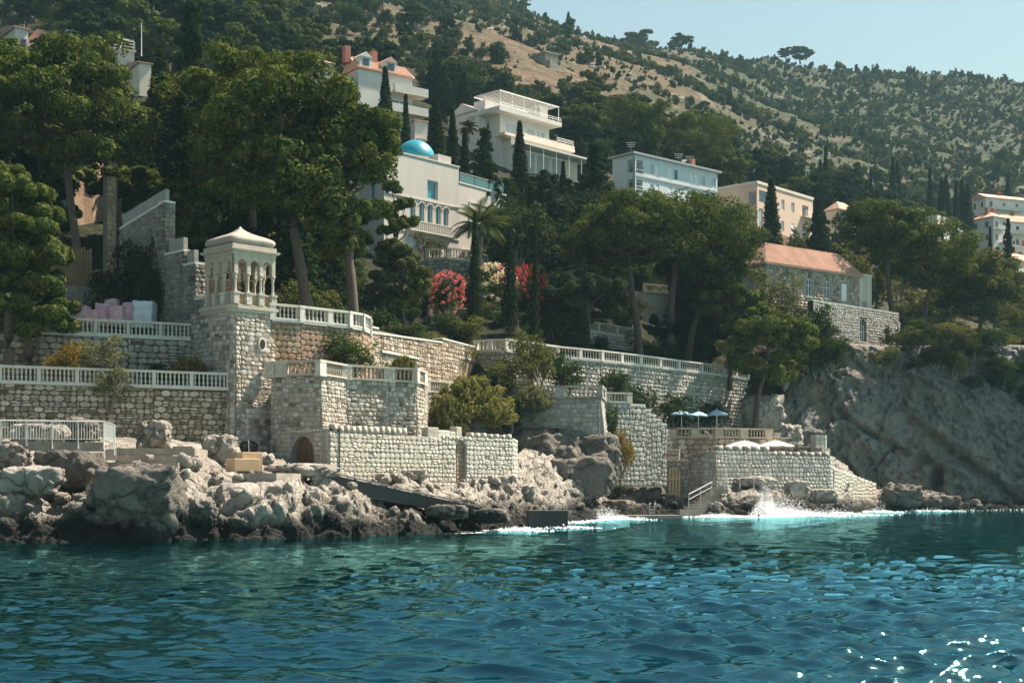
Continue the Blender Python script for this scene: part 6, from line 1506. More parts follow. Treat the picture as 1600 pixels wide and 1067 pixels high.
def scatter(n, xr, Yr, hs, models, label, group, name, cat='tree', seed=1, mhs=(10.,), wide=(.9, 1.2), tries=40, wf=.55):
    r = random.Random(seed); got = []
    for _ in range(n * tries):
        if len(got) >= n: break
        x = r.uniform(*xr); Y = math.sqrt(r.uniform(Yr[0] ** 2, Yr[1] ** 2)); h = r.uniform(*hs); z = tz(x, Y); w_ = h * wf * F / Y
        yt = HY - (z + h - CH) / Y * F; yb = HY - (z - CH) / Y * F
        if not clear(x, Y, yt, yb, w_): continue
        if any(abs(x - a) < w_ * .38 and abs(Y - b) < h * .30 for a, b in got): continue
        got.append((x, Y)); i = r.randrange(len(models))
        put(name, models[i], x, Y, h, mhs[i % len(mhs)], label, cat, group, z=z - .3, rot=r.uniform(0, 6.28), wide=r.uniform(*wide))
    return len(got)
# oleanders: green bush with blossoms
OLE = {}
def oleander(x, Y, yt, wpx, col, mat, lb, zb):
    h = ZP(yt, Y) - zb; R = wpx / F * Y / 2
    if col not in OLE:
        rr = random.Random(hash(col) % 99 + len(OLE)); t, c = broad(700 + len(OLE), mat=L_BUSH); pf = []
        for i in range(90):
            d = Vector((rr.gauss(0, 1), rr.gauss(0, 1), rr.gauss(.3, .8))).normalized(); pf.append((d.x * 2.55, d.y * 2.55, 2.6 + d.z * 2.1, .33, .28))
        V, Fc = leaves(pf, 20, .17, 71, 1.2, 1.0, .2, (.2, 1.1)); OLE[col] = (t, c, mesh_np('blossoms', V, Fc, mat))
    root = put('oleander', OLE[col], x, Y, h, 5., lb, 'bush', z=zb, names=('trunk', 'crown', 'blossoms'))
    for c_ in root.children: c_.scale = (R / 2.7, R / 2.7, h / 5.)
oleander(700, 123.2, 420, 62, 'pink', L_PINKF, 'pink flowering oleander below the villa terrace', 17)
oleander(768, 130, 408, 84, 'white', L_WHITEF, 'white flowering oleander beside the big palm', 18)
oleander(820, 132, 412, 70, 'red', L_REDF, 'red flowering oleander between two thin cypresses', 18)
oleander(850, 134, 425, 50, 'red', L_REDF, 'dark pink oleander right of the needle thin cypress', 18)
oleander(790, 133, 408, 40, 'pink', L_PINKF, 'small pink oleander at the foot of the marble villa', 19)
oleander(1217, 168, 387, 40, 'red', L_REDF, 'red oleander above the near end of the terracotta roof', 27)
oleander(1265, 172, 388, 50, 'red', L_REDF, 'red oleander in the middle above the terracotta roof', 27)
scatter(46, (630, 990), (110, 150), (1.6, 3.6), [BROADS['bush'][0], BROADS['dark'][1], BROADS['olive'][0], BROADS['bush'][1]], 'one of the bushes covering the slope under the villa garden', 'bushes of the villa slope', 'bush', 'bush', seed=13, mhs=(5.,), wide=(1, 1.4), wf=.8)
scatter(24, (330, 575), (98, 128), (1.6, 3.6), [BROADS['bush'][0], BROADS['dark'][1], BROADS['olive'][0], BROADS['bush'][1]], 'one of the bushes in the shade behind the kiosk', 'bushes behind the kiosk', 'bush', 'bush', seed=14, mhs=(5.,), wide=(1, 1.4), wf=.8)
scatter(40, (-100, 420), (180, 290), (5, 9), [PINES[0], PINES[2], BROADS['dark'][0], BROADS['bush'][0]], 'one of the trees on the hill over the top left houses', 'trees over the top left houses', 'leafy_tree', seed=15, mhs=(10., 10., 5., 5.), wide=(.9, 1.1))
for i in range(11):
    t_ = i / 10; x = 1272 + 132 * t_; Y = 150.5 + 11.5 * t_
    bush(x + RND.uniform(-6, 6), Y, HY - (16.6 + RND.uniform(.2, 1.2) - CH) / Y * F, RND.uniform(34, 60), RND.choice(['bush', 'dark', 'olive']), 'one of the bushes at the foot of the arched terrace wall', 14.2, i % 2, group='bushes below the arched terrace wall')
scatter(30, (1380, 1660), (171, 215), (2.2, 4.5), [BROADS['olive'][0], BROADS['bush'][1], BROADS['dark'][0], BROADS['grey'][0]], 'one of the bushes on the slope under the far pines', 'bushes under the far pines', 'bush', 'bush', seed=16, mhs=(5.,), wide=(1, 1.4), wf=.8)
scatter(60, (-140, 420), (190, 330), (5, 9), [PINES[0], PINES[2], BROADS['dark'][0], BROADS['bush'][0]], 'one of the trees on the ridge at the top left', 'trees at the top left ridge', 'leafy_tree', seed=18, mhs=(10., 10., 5., 5.), wide=(.9, 1.1))
scatter(26, (790, 935), (137, 172), (5, 9.5), [CONS[0], CONS[1], CYPS[1], BROADS['dark'][0]], 'one of the dark conifers on the slope right of the domed villa', 'dark conifers beside the domed villa', 'conifer_tree', seed=19, mhs=(11., 11., 10., 5.), wf=.4)
# palms
def frond_mesh(seed, L, n=26, droop=.9):
    r = random.Random(seed); V = []; Fc = []; sp_ = []
    for i in range(n + 1):
        t = i / n; sp_.append(Vector((L * (t - .18 * t * t), 0, L * (.42 * t - droop * t * t * .62))))
    def tri(a, b, c): k = len(V); V.extend([a, b, c]); Fc.append((k, k + 1, k + 2))
    for i in range(n):
        w_ = .03 * (1 - i / n) + .008; a, b = sp_[i], sp_[i + 1]; o_ = Vector((0, w_, 0)); tri(a - o_, a + o_, b); 
        if i > 3:
            ll = L * .24 * math.sin(math.pi * min(1, .22 + .78 * i / n)) + .06; d = (b - a).normalized()
            for sg in (-1, 1):
                for q in (a, (a + b) / 2):
                    tip = q + d * ll * .55 + Vector((0, sg * ll * .8, -ll * .35 + r.uniform(-.05, .05))); tri(q, q + d * .07, tip)
    return mesh_np('frond', [tuple(v) for v in V], Fc, L_PALM)
def palm(x, Y, ytop_trunk, L, nf, lb, zb=None, tr=.28):
    zb = tz(x, Y) if zb is None else zb; ht = ZP(ytop_trunk, Y) - zb; X = (x - 800) / F * Y
    root = empty('palm_tree', (X, Y, zb), lb, 'palm'); mb = MB(); k = 16
    mb.tube([(X + .1 * math.sin(i), Y, zb - .3 + (ht + .3) * i / k) for i in range(k + 1)], [tr * (1.15 if i % 2 else .95) for i in range(k + 1)], 9); mb.build('trunk', M_BARKG, root)
    ms = [frond_mesh(s_, L, 26, .75 + .25 * s_) for s_ in range(3)]; r = random.Random(int(x))
    for i in range(nf):
        t = i / nf; link('frond', ms[i % 3], root, (0, 0, ht), (r.uniform(-.2, .2), -1.05 + 1.55 * t + r.uniform(-.1, .1), i * 2.39996), (r.uniform(.85, 1.05),) * 3)
palm(749, 131, 354, 3.9, 34, 'big feather palm in front of the marble villa wing', None, .3)
palm(731, 172, 200, 1.7, 26, 'small palm beside the gabled white wing', None, .2)
palm(404, 108, 338, 2.2, 26, 'small palm in the shade above the kiosk roof', None, .2)

A_ = PINES[:3]
scatter(26, (-90, 560), (99, 128), (7, 11), [PINES[0], PINES[2], PINES[2], CONS[0]], 'one of the dark pines filling the wood on the left slope', 'pines of the left wood', 'pine_tree', seed=1, mhs=(10., 10., 10., 11.))
scatter(40, (-90, 600), (130, 235), (7, 11), [PINES[0], PINES[2], PINES[1]], 'one of the pines on the upper left hillside', 'pines of the upper left hillside', 'pine_tree', seed=2)
scatter(16, (400, 600), (97, 126), (3.5, 6), [BROADS['olive'][0], BROADS['bush'][0], BROADS['bush'][1]], 'one of the leafy bushes under the two big trunks', 'bushes under the central pines', 'bush', 'bush', seed=3, mhs=(5.,), wide=(.8, 1.0))
scatter(30, (660, 960), (150, 240), (5, 9), [PINES[2], CONS[0], CONS[1], BROADS['dark'][0]], 'one of the dark trees between the white houses', 'dark trees between the white houses', 'dark_tree', seed=4, mhs=(10., 11., 11., 5.))
scatter(36, (860, 1180), (226, 300), (7, 11), [PINES[0], PINES[1], PINES[2], PINES[3]], 'one of the pines in the wood above the apartment block', 'pines above the apartment block', 'pine_tree', seed=5)
scatter(22, (860, 1190), (143, 175), (5, 9), [PINES[2], CONS[0], BROADS['dark'][0], BROADS['bush'][1]], 'one of the shady trees behind the umbrella pines', 'shady trees behind the umbrella pines', 'dark_tree', seed=6, mhs=(10., 11., 5., 5.))
scatter(46, (1180, 1560), (240, 330), (7, 12), [PINES[2], CONS[1], CONS[2], CYPS[0], PINES[1]], 'one of the dark trees in the wood below the dry slope', 'trees of the far wood', 'dark_tree', seed=7, mhs=(10., 11., 11., 10., 10.))
scatter(34, (1270, 1640), (176, 235), (3.5, 7), [BROADS['olive'][0], BROADS['olive'][1], BROADS['bush'][0], PINES[3], BROADS['grey'][1]], 'one of the light green trees on the slope behind the umbrella pines', 'light green trees behind the far pines', 'leafy_tree', seed=8, mhs=(5., 5., 5., 10., 5.))
scatter(20, (700, 960), (113, 124), (1.5, 3.2), [BROADS['bush'][0], BROADS['dark'][1], BROADS['olive'][0]], 'one of the low shrubs under the middle garden wall', 'shrubs under the garden wall', 'bush', 'bush', seed=9, mhs=(5.,), wide=(1, 1.3))
scatter(12, (1000, 1170), (139, 146), (2, 4.5), [BROADS['bush'][0], BROADS['dark'][1], BROADS['olive'][0]], 'one of the low shrubs around the umbrella pine trunks', 'shrubs under the umbrella pines', 'bush', 'bush', seed=10, mhs=(5.,), wide=(1, 1.3))
scatter(60, (430, 1000), (205, 330), (2.5, 6), [BROADS['dark'][0], BROADS['bush'][0], BROADS['bush'][1], PINES[2]], 'one of the round dark trees on the hillside behind the white houses', 'round trees behind the white houses', 'dark_tree', seed=11, mhs=(5., 5., 5., 10.), wide=(.9, 1.1), wf=.9)
for (x, Y, yt, lb) in [(820, 590, -2, 'pine on the skyline at the top of the frame'), (1000, 655, 187 - 140, 'dark tree clump on the skyline left of the pair'), (1065, 640, 52, 'tree standing on the skyline ridge in the middle'), (1228, 690, 74, 'leaning pine of the skyline pair'), (1250, 692, 72, 'rounder pine of the skyline pair'), (650, 330, 12, 'dark spreading pine alone on the dry slope'), (1120, 500, 170, 'round green tree beside the dry slope path')]:
    put_y('pine_tree', PINES[0] if Y > 400 else PINES[2], 10., x, Y, yt, lb, wide=1.5 if Y > 400 else 1.8)
# hillside shrubs: the nearest ones singly, the far ones as scrub
SHR = [broad(800 + i, 3., 2.2, per=34, leaf=.30, mat=L_HILL, npuff=26, low=.02)[1] for i in range(4)]
for me in SHR: me.name = 'hill_shrub'
r = random.Random(55); cnt = 0
def dens(x, Y):
    X = (x - 800) / F * Y
    return noise.noise(Vector((X * .016, Y * .016, 8.8))) + .5 * noise.noise(Vector((X * .06, Y * .06, 2.2)))
while cnt < 280:
    x = r.uniform(380, 1640); Y = r.uniform(250, 430)
    if dens(x, Y) < r.uniform(-.5, .15): continue
    z = tz(x, Y); s = r.uniform(.5, 1.25) * (.9 if r.random() < .75 else 1.6); yt = HY - (z + 3 * s - CH) / Y * F; yb = HY - (z - CH) / Y * F
    if not clear(x, Y, yt, yb, 4.4 * s * F / Y): continue
    o = link('hill_shrub', SHR[cnt % 4], None, ((x - 800) / F * Y, Y, z - .25 * s), (0, 0, r.uniform(0, 6.28)), (s * r.uniform(.9, 1.3), s * r.uniform(.9, 1.3), s))
    tag(o, 'low round dark green shrub scattered over the dry hillside', 'shrub', 'shrubs on the dry hillside'); cnt += 1
pts = []; sc = []
while len(pts) < 24000:
    x = r.uniform(360, 1720); Y = math.sqrt(r.uniform(240 ** 2, 720 ** 2))
    if x < 700 and Y < 330 and r.random() < .5: continue
    if dens(x, Y) < r.uniform(-.55, .25) - (.12 if x > 1100 else -.08): continue
    z = tz(x, Y); s = (.12 + .55 * r.random() ** 2.2) * (1 if r.random() < .93 else r.uniform(1.5, 2.6))
    if not clear(x, Y, HY - (z + 3 * s - CH) / Y * F, HY - (z - CH) / Y * F, 4 * s * F / Y): continue
    pts.append(((x - 800) / F * Y, Y, z - .25 * s)); sc.append((s * r.uniform(.8, 1.3), s * r.uniform(.8, 1.3), s * r.uniform(.9, 1.7), r.uniform(0, 6.28)))
SHG = [broad(820, 3., 2.2, per=34, leaf=.30, mat=L_GREY, npuff=26, low=.02)[1], broad(821, 3., 2.2, per=34, leaf=.30, mat=L_OLIVE, npuff=26, low=.02)[1]]
pts = np.array(pts); sc = np.array(sc)
for k_, me_src in enumerate((SHR[0], SHR[1], SHG[0], SHG[1])):
    sel = [i_ for i_ in range(len(pts)) if (i_ * 7919 % 10) in ((0, 1, 2, 3), (4, 5, 6), (7, 8), (9,))[k_]]
    me = bpy.data.meshes.new('hillside_scrub'); me.from_pydata([tuple(q) for q in pts[sel]], [], [])
    at = me.attributes.new('sc', 'FLOAT_VECTOR', 'POINT'); at.data.foreach_set('vector', sc[sel][:, :3].astype(np.float32).ravel())
    at = me.attributes.new('rz', 'FLOAT', 'POINT'); at.data.foreach_set('value', sc[sel][:, 3].astype(np.float32))
    so = link('hillside_scrub', me); tag(so, kind='stuff')
    ng = bpy.data.node_groups.new('scrub', 'GeometryNodeTree'); ng.interface.new_socket('Geometry', in_out='INPUT', socket_type='NodeSocketGeometry'); ng.interface.new_socket('Geometry', in_out='OUTPUT', socket_type='NodeSocketGeometry')
    gi = ng.nodes.new('NodeGroupInput'); go = ng.nodes.new('NodeGroupOutput'); ip = ng.nodes.new('GeometryNodeInstanceOnPoints'); oi = ng.nodes.new('GeometryNodeObjectInfo')
    oi.inputs['Object'].default_value = bpy.data.objects.new('scrub_source', me_src)
    na = ng.nodes.new('GeometryNodeInputNamedAttribute'); na.data_type = 'FLOAT_VECTOR'; na.inputs['Name'].default_value = 'sc'
    nb_ = ng.nodes.new('GeometryNodeInputNamedAttribute'); nb_.data_type = 'FLOAT'; nb_.inputs['Name'].default_value = 'rz'
    cb = ng.nodes.new('ShaderNodeCombineXYZ'); ng.links.new(nb_.outputs['Attribute'], cb.inputs['Z'])
    ng.links.new(gi.outputs[0], ip.inputs['Points']); ng.links.new(oi.outputs['Geometry'], ip.inputs['Instance']); ng.links.new(na.outputs['Attribute'], ip.inputs['Scale'])
    ng.links.new(cb.outputs[0], ip.inputs['Rotation']); ng.links.new(ip.outputs[0], go.inputs[0])
    so.modifiers.new('scrub', 'NODES').node_group = ng
# ---------------------------------------------------------------- small things
def draped(name, px0, px1, yt, yb, Y, dep, mat, lb, cat, folds=.05, seed=1, parent=None):
    folds *= 1.7
    """a wrapped stack: box with a soft wrinkled skin and horizontal bands"""
    zb = ZP(yb, Y); zt = ZP(yt, Y); a = Vector(XY(px0, Y)); b = Vector(XY(px1, Y)); L = (b - a).length; n = 12; V = []; Fc = []
    g = np.linspace(0, 1, n); cx_, cy_ = (a.x + b.x) / 2, Y + dep / 2; H = zt - zb
    vs, f4 = [], []
    import bmesh
    bm = bmesh.new(); bmesh.ops.create_cube(bm, size=1); bmesh.ops.subdivide_edges(bm, edges=bm.edges[:], cuts=9, use_grid_fill=True)
    for v in bm.verts:
        p = Vector((v.co.x * L, v.co.y * dep, (v.co.z + .5) * H)); q = Vector((p.x, p.y, p.z)) * 2.0 + Vector((seed * 3.1, 0, 0))
        d = folds * (noise.noise(q) + .6 * abs(noise.noise(q * 2.3))) + folds * .8 * (math.sin(p.z * 15 + seed) ** 8 - .3)
        e = Vector((v.co.x, v.co.y, 0)); m_ = max(abs(v.co.x), abs(v.co.y), abs(v.co.z)); v.co = p + e.normalized() * d + Vector((0, 0, folds * .7 * noise.noise(q * 1.3) if v.co.z > .4 else 0))
    me = bpy.data.meshes.new(name); bm.to_mesh(me); bm.free(); me.polygons.foreach_set('use_smooth', np.ones(len(me.polygons), dtype=bool)); me.materials.append(mat)
    o = link(name, me, parent, (cx_, cy_, zb) if parent is None else Vector((cx_, cy_, zb)) - origin(parent)); return tag(o, lb, cat)
draped('wrapped_pallet', 104, 121, 471, 502, 85.4, 1.0, M_PINKW, 'first pink wrapped pallet at the end by the front pine', 'pallet', .05, 1)
draped('wrapped_pallet', 120, 134, 477, 502, 85.0, 1.0, M_PINKW, 'low pink wrapped pallet second from the front pine', 'pallet', .05, 2)
draped('wrapped_pallet', 134, 149, 484, 505, 85.0, .9, M_PINKW, 'lowest pink wrapped bundle in the row of pallets', 'pallet', .04, 3)
draped('wrapped_pallet', 149, 170, 474, 506, 85.6, 1.0, M_PINKW, 'tall pink wrapped pallet in the middle of the row', 'pallet', .06, 4)
draped('wrapped_bundle', 165, 182, 467, 478, 86.2, .8, M_PINKW, 'small pink bundle stacked on top of the middle pallets', 'bundle', .05, 5)
draped('wrapped_pallet', 170, 192, 478, 508, 85.4, 1.2, M_PINKW, 'wide pink pallet with a loose sagging cover', 'pallet', .09, 6)
draped('wrapped_pallet', 192, 208, 472, 510, 86.0, 1.1, M_PINKW, 'banded pink pallet touching the pale tarpaulin stack', 'pallet', .06, 7)
tp = draped('tarpaulin_stack', 208, 237, 470, 512, 85.8, 1.3, M_TARP, 'large stack covered by a pale blue grey tarpaulin with sagging ropes', 'stack', .06, 8)
for zc, sag in ((.85, .22), (.35, .35)):
    mb = MB(); a, b = P(209, 470, 85.7), P(236, 470, 85.7); pts = []
    for i in range(9): t = i / 8; pts.append((a.x + (b.x - a.x) * t, 85.70, a.z - 1.6 * (1 - zc) - sag * math.sin(math.pi * t)))
    mb.tube(pts, .025, 5); mb.build('rope', M_WSH, tp)
# white metal railing on the rock terrace
rl = empty('metal_railing', P(0, 690, 65) , 'white painted metal railing on the low rock terrace at the picture edge', 'railing')
A = Vector(XY(-60, 64.0)); B = Vector(XY(162, 65.6)); u = (B - A).normalized(); L = (B - A).length; zb, zt = 4.55, 5.38
C_ = Vector(XY(179, 63.6))
for (p_, q_, z0a, z0b, z1a, z1b) in ((A, B, zb, zb, zt, zt), (B, C_, zb, zb - .28, zt, zt - .26)):
    mb = MB(); mb.tube([(p_.x, p_.y, z1a), (q_.x, q_.y, z1b)], .032, 6); mb.build('top_rail', M_IRON, rl); mb = MB(); mb.tube([(p_.x, p_.y, z0a), (q_.x, q_.y, z0b)], .022, 6); mb.build('bottom_rail', M_IRON, rl)
    Ls = (q_ - p_).length; k = int(Ls / .122)
    for i in range(1, k):
        t = i / k; q = p_.lerp(q_, t); mb = MB(); mb.tube([(q.x, q.y, z0a + (z0b - z0a) * t), (q.x, q.y, z1a + (z1b - z1a) * t)], .011, 4); mb.build('bar', M_IRON, rl)
for x_ in (-39, 1, 41, 81.5, 122, 162):
    q = A + u * upos(A, B, x_); mb = MB(); mb.tube([(q.x, q.y, zb - .45), (q.x, q.y, zt + .01)], .034, 6); mb.build('post', M_IRON, rl)
mb = MB(); mb.tube([(C_.x, C_.y, zb - .8), (C_.x, C_.y, zt - .26)], .03, 6); mb.build('post', M_IRON, rl)
# concrete kerbs and steps of the rock terrace
mb = MB(); q = A - Vector((0, -.06)); mb.box((q.x, q.y, 4.0), u, Vector((-u.y, u.x)), L, .5, .42); mb.box(tuple(B + Vector((.05, .1))) + (3.6,), u, Vector((-u.y, u.x)), .5, .8, .5); mb.thing('concrete_kerb', M_CONC, 'pale concrete kerb carrying the white railing', 'kerb')
mb = MB(); a_ = P(178, 702, 68.5); mb.box((a_.x, a_.y, 3.2), (1, .04), (-.04, 1), 3.9, 4.5, ZP(700, 68.5) - 3.2); mb.thing('concrete_ledge', M_CONC, 'upper pale concrete ledge between the railing and the lone jagged rock', 'ledge')
mb = MB(); a_ = P(180, 715, 66.5); mb.box((a_.x, a_.y, 2.8), (1, .05), (-.05, 1), 3.9, 1.8, ZP(712, 66.5) - 2.8); mb.thing('concrete_ledge', M_CONC, 'middle concrete ledge in front of the lone jagged rock', 'ledge')
mb = MB(); a_ = P(150, 724, 64.3); mb.box((a_.x, a_.y, 2.5), (1, .06), (-.06, 1), 3.7, 2.3, ZP(722, 64.3) - 2.5); mb.thing('concrete_ledge', M_CONC, 'lowest concrete ledge above the huge cracked boulder', 'ledge')
mb = MB(); a_ = P(270, 703, 71.5); mb.box((a_.x, a_.y, 3.4), (1, .05), (-.05, 1), 1.0, .6, ZP(697, 71.5) - 3.4); mb.thing('concrete_bench', M_CONC, 'short concrete bench block by the lone jagged rock', 'bench')
for i in range(6):
    mb = MB(); a_ = P(146 - i * 4, 738 + i * 7, 63.0 - i * .35); mb.box((a_.x, a_.y, a_.z - .5), (1, .05), (-.05, 1), .75, .5, .5); mb.thing('stone_step', M_CONC, 'one of the steps cut down the dark rock gap toward the water', 'step', 'steps in the dark rock gap')
# buff mooring block with dark winch
mk = empty('mooring_block', P(390, 735, 69.5), 'stepped buff block holding a dark rusty winch at the tower foot', 'block')
mb = MB(); a_ = P(366, 733, 69.0); mb.box((a_.x, a_.y, a_.z - .1), (.85, .53), (-.53, .85), 1.35, 1.2, ZP(716, 69) - a_.z + .1); mb.build('lower_block', M_BOLL, mk, bevel=.03)
a_ = P(379, 720, 69.6); mb = MB(); mb.box((a_.x, a_.y, a_.z - .6), (.85, .53), (-.53, .85), 1.05, .9, ZP(706, 69.6) - a_.z + .6); mb.build('upper_block', M_BOLL, mk, bevel=.03)
wn = empty('winch', P(390, 706, 70.2), 'dark rusty winch with round wheels on the buff block', 'winch')
for x_, dy in ((384, 0), (395, .25)):
    c = P(x_, 698, 70.1 + dy); mb = MB()
    for ra, th in ((.27, .05), (.20, .045)): mb.tube([(c.x + ra * math.cos(g), c.y, c.z + ra * math.sin(g)) for g in np.linspace(0, 6.283, 19)], th, 6)
    for g in np.linspace(0, 3.1416, 5)[:-1]: mb.tube([(c.x - .27 * math.cos(g), c.y, c.z - .27 * math.sin(g)), (c.x + .27 * math.cos(g), c.y, c.z + .27 * math.sin(g))], .03, 5)
    mb.build('wheel', M_DARK, wn)
mb = MB(); c0, c1 = P(381, 698, 70.0), P(399, 698, 70.5); mb.tube([c0, c1], .09, 8); mb.cbox((c0.lerp(c1, .5).x, 70.3, c0.z - .34), (1, .4), .55, .3, .12)
for t in (.25, .75): q = c0.lerp(c1, t); mb.tube([(q.x, q.y, q.z - .33), (q.x, q.y, q.z)], .05, 6)
mb.build('winch_frame', M_DARK, wn)
mb = MB(); mb.tube([P(389, 705, 69.9), P(388, 687, 69.9)], .022, 5); mb.build('lever', M_STEEL, wn)
# smooth slab, ramp wall, concrete quay block
mb = MB(); pts = [P(x, y, Y) for x, y, Y in ((372, 741, 66.0), (432, 745, 65.6), (458, 742, 67.0), (480, 738, 70), (420, 733, 70), (385, 734, 69))]; 
mb.prism([(p.x, p.y) for p in pts], 2.55, 2.98); mb.thing('concrete_platform', M_CONC, 'flat pale bathing platform set on the dark rock below the buff block', 'platform')
mb = MB(); a_, b_2 = P(512, 740, 70), P(768, 797, 75)
w0, w1_ = Vector((-.5, 1.6, 0)), Vector((-.5, 1.2, 0))
mb.hexa([Vector((a_.x, a_.y, 2.1)), Vector((b_2.x, b_2.y, .7)), Vector((b_2.x, b_2.y, .7)) + w1_, Vector((a_.x, a_.y, 2.1)) + w0, Vector((a_.x, a_.y, a_.z)), Vector((b_2.x, b_2.y, b_2.z)), Vector((b_2.x, b_2.y, b_2.z)) + w1_, Vector((a_.x, a_.y, a_.z)) + w0])
mb.thing('boat_ramp', M_DCONC, 'dark concrete boat ramp sloping down to the sea', 'ramp')
mb = MB(); a_, b_2 = P(512, 738.5, 69.95), P(768, 795.5, 74.95)
mb.hexa([a_, b_2, b_2 + Vector((-.05, .3, 0)), a_ + Vector((-.05, .3, 0)), a_ + Vector((0, 0, .08)), b_2 + Vector((0, 0, .06)), b_2 + Vector((-.05, .3, .06)), a_ + Vector((-.05, .3, .08))]); mb.thing('ramp_kerb', M_CONC, 'pale edge kerb along the top of the dark boat ramp', 'kerb')
mb = MB(); a_ = P(826, 826, 79.5); mb.box((a_.x, a_.y, -.6), (1, .05), (-.05, 1), 62 / F * 79.5, 2.0, ZP(797, 79.5) + .6); mb.thing('quay_block', M_DCONC, 'square dark concrete block standing in the white wash', 'block', bevel=.05)
for i_, (px, py, Y_, wp_, hp_, lb_) in enumerate(((764, 806, 74.2, 64, 26, 'low dark rock under the lower end of the boat ramp'), (700, 800, 72.5, 70, 26, 'long low rock in front of the dark boat ramp'))): rock_at('boulder', 141 + i_, px, py, Y_, wp_, hp_, M_ROCK, label=lb_, cat='boulder', depth=.7)
# steps and handrail below the gate
st = empty('sea_steps', P(1090, 780, 113), 'worn stone steps with a pale handrail going down from the gate to the sea', 'steps')
for i in range(9):
    mb = MB(); a_ = P(1066 + i * 6.0, 797 - i * 4.6, 112.6 + i * .75); mb.box((a_.x, a_.y, a_.z - .7), (1, .1), (-.1, 1), 1.4 + .1 * math.sin(i * 3), .9, .72); mb.build('step', M_CONC, st)
mb = MB(); rail = [P(1076, 772, 112.4), P(1112, 753, 116.5)]; mb.tube(rail, .045, 6); mb.tube([q - Vector((0, 0, .42)) for q in rail], .03, 6); mb.build('handrail', M_STEEL, st)
for t in (0, .5, 1): q = rail[0].lerp(rail[1], t); mb = MB(); mb.tube([q - Vector((0, 0, 1.15)), q], .035, 6); mb.build('post', M_STEEL, st)
lr = empty('ledge_railing', P(1130, 752, 117), 'thin pale railing along the lit rock ledge under the rampart', 'railing')
for x_ in (1132, 1136, 1156, 1178): 
    mb = MB(); q = P(x_, 764, 117.2); mb.tube([q, q + Vector((0, 0, 1.0))], .03, 5); mb.build('post', M_IRON, lr)
mb = MB(); mb.tube([P(1132, 746, 117.2), P(1178, 747, 117.2)], .022, 5); mb.build('top_rail', M_IRON, lr)
lq = empty('quay_ladder', P(1022, 803, 108), 'small metal ladder rail at the white wash below the steps', 'ladder')
for dx in (0, 8): mb = MB(); q = P(1015 + dx, 806, 109); mb.tube([q - Vector((0, 0, .5)), q + Vector((0, 0, .9)), q + Vector((.1, .35, 1.0))], .03, 6); mb.build('side_rail', M_STEEL, lq)
for k in range(3): mb = MB(); mb.tube([P(1015, 806 - 5 * k, 109), P(1023, 806 - 5 * k, 109)], .02, 5); mb.build('rung', M_STEEL, lq)
# lit rocks ledge low quay
mb = MB(); a_ = P(960, 812, 107.5); mb.box((a_.x, a_.y, -.5), (1, .1), (-.1, 1), 5.2, 1.6, .75); mb.thing('low_quay', M_CONC, 'low worn quay slab awash beside the ladder', 'quay')
# umbrellas
def umbrella(px, py, wpx, Y, mat, lb, zb, group=None, pole=M_IRON, rise=.42, ns=8, rot=.2):
    top = P(px, py, Y); R = wpx / F * Y / 2; root = empty('parasol', (top.x, top.y, zb), lb, 'parasol', group)
    mb = MB(); vs = [(top.x, top.y, top.z)]; k = ns * 3
    for ring_, (f, d) in enumerate(((.5, .42), (1.0, 1.0), (1.0, 1.14))):
        for i in range(k):
            g = 6.283 * i / k + rot; sc_ = 1 if i % 3 == 0 else .94
            vs.append((top.x + R * f * sc_ * math.cos(g), top.y + R * f * sc_ * math.sin(g), top.z - rise * d - (.03 if i % 3 else 0) * ring_))
    fs = [(0, 1 + i, 1 + (i + 1) % k) for i in range(k)] + [(1 + r_ * k + i, 1 + (r_ + 1) * k + i, 1 + (r_ + 1) * k + (i + 1) % k, 1 + r_ * k + (i + 1) % k) for r_ in range(2) for i in range(k)]
    mb.add(vs, fs); mb.build('canopy', mat, root)
    mb = MB(); mb.tube([(top.x, top.y, zb), (top.x, top.y, top.z + .12)], .035, 8); mb.build('pole', pole, root)
    for i in range(ns):
        g = 6.283 * i / ns + rot; mb = MB(); mb.tube([(top.x, top.y, top.z - .06), (top.x + R * .98 * math.cos(g), top.y + R * .98 * math.sin(g), top.z - rise - .02)], .012, 4); mb.build('rib', pole, root)
    mb = MB(); mb.lathe([(.28, 0), (.28, .06), (.06, .1), (.05, .3)], 10, (top.x, top.y, zb)); mb.build('base', M_CONC, root)
umbrella(1065, 640, 36, 130.5, M_BLUEC, 'pale blue parasol nearest the grey stair wall', 6.9)
umbrella(1091, 642, 33, 131, M_BLUEC, 'middle pale blue parasol of the three on the terrace', 6.9)
umbrella(1120, 640, 36, 132, M_BLUEC, 'pale blue parasol nearest the rocky pine root', 6.9)
umbrella(1163, 688, 62, 125.5, M_CREAMC, 'cream parasol showing above the higher merlons of the rampart', 4.3, rise=.5)
umbrella(1212, 688, 62, 128, M_CREAMC, 'cream parasol beside the step in the rampart merlons', 4.3, rise=.5)
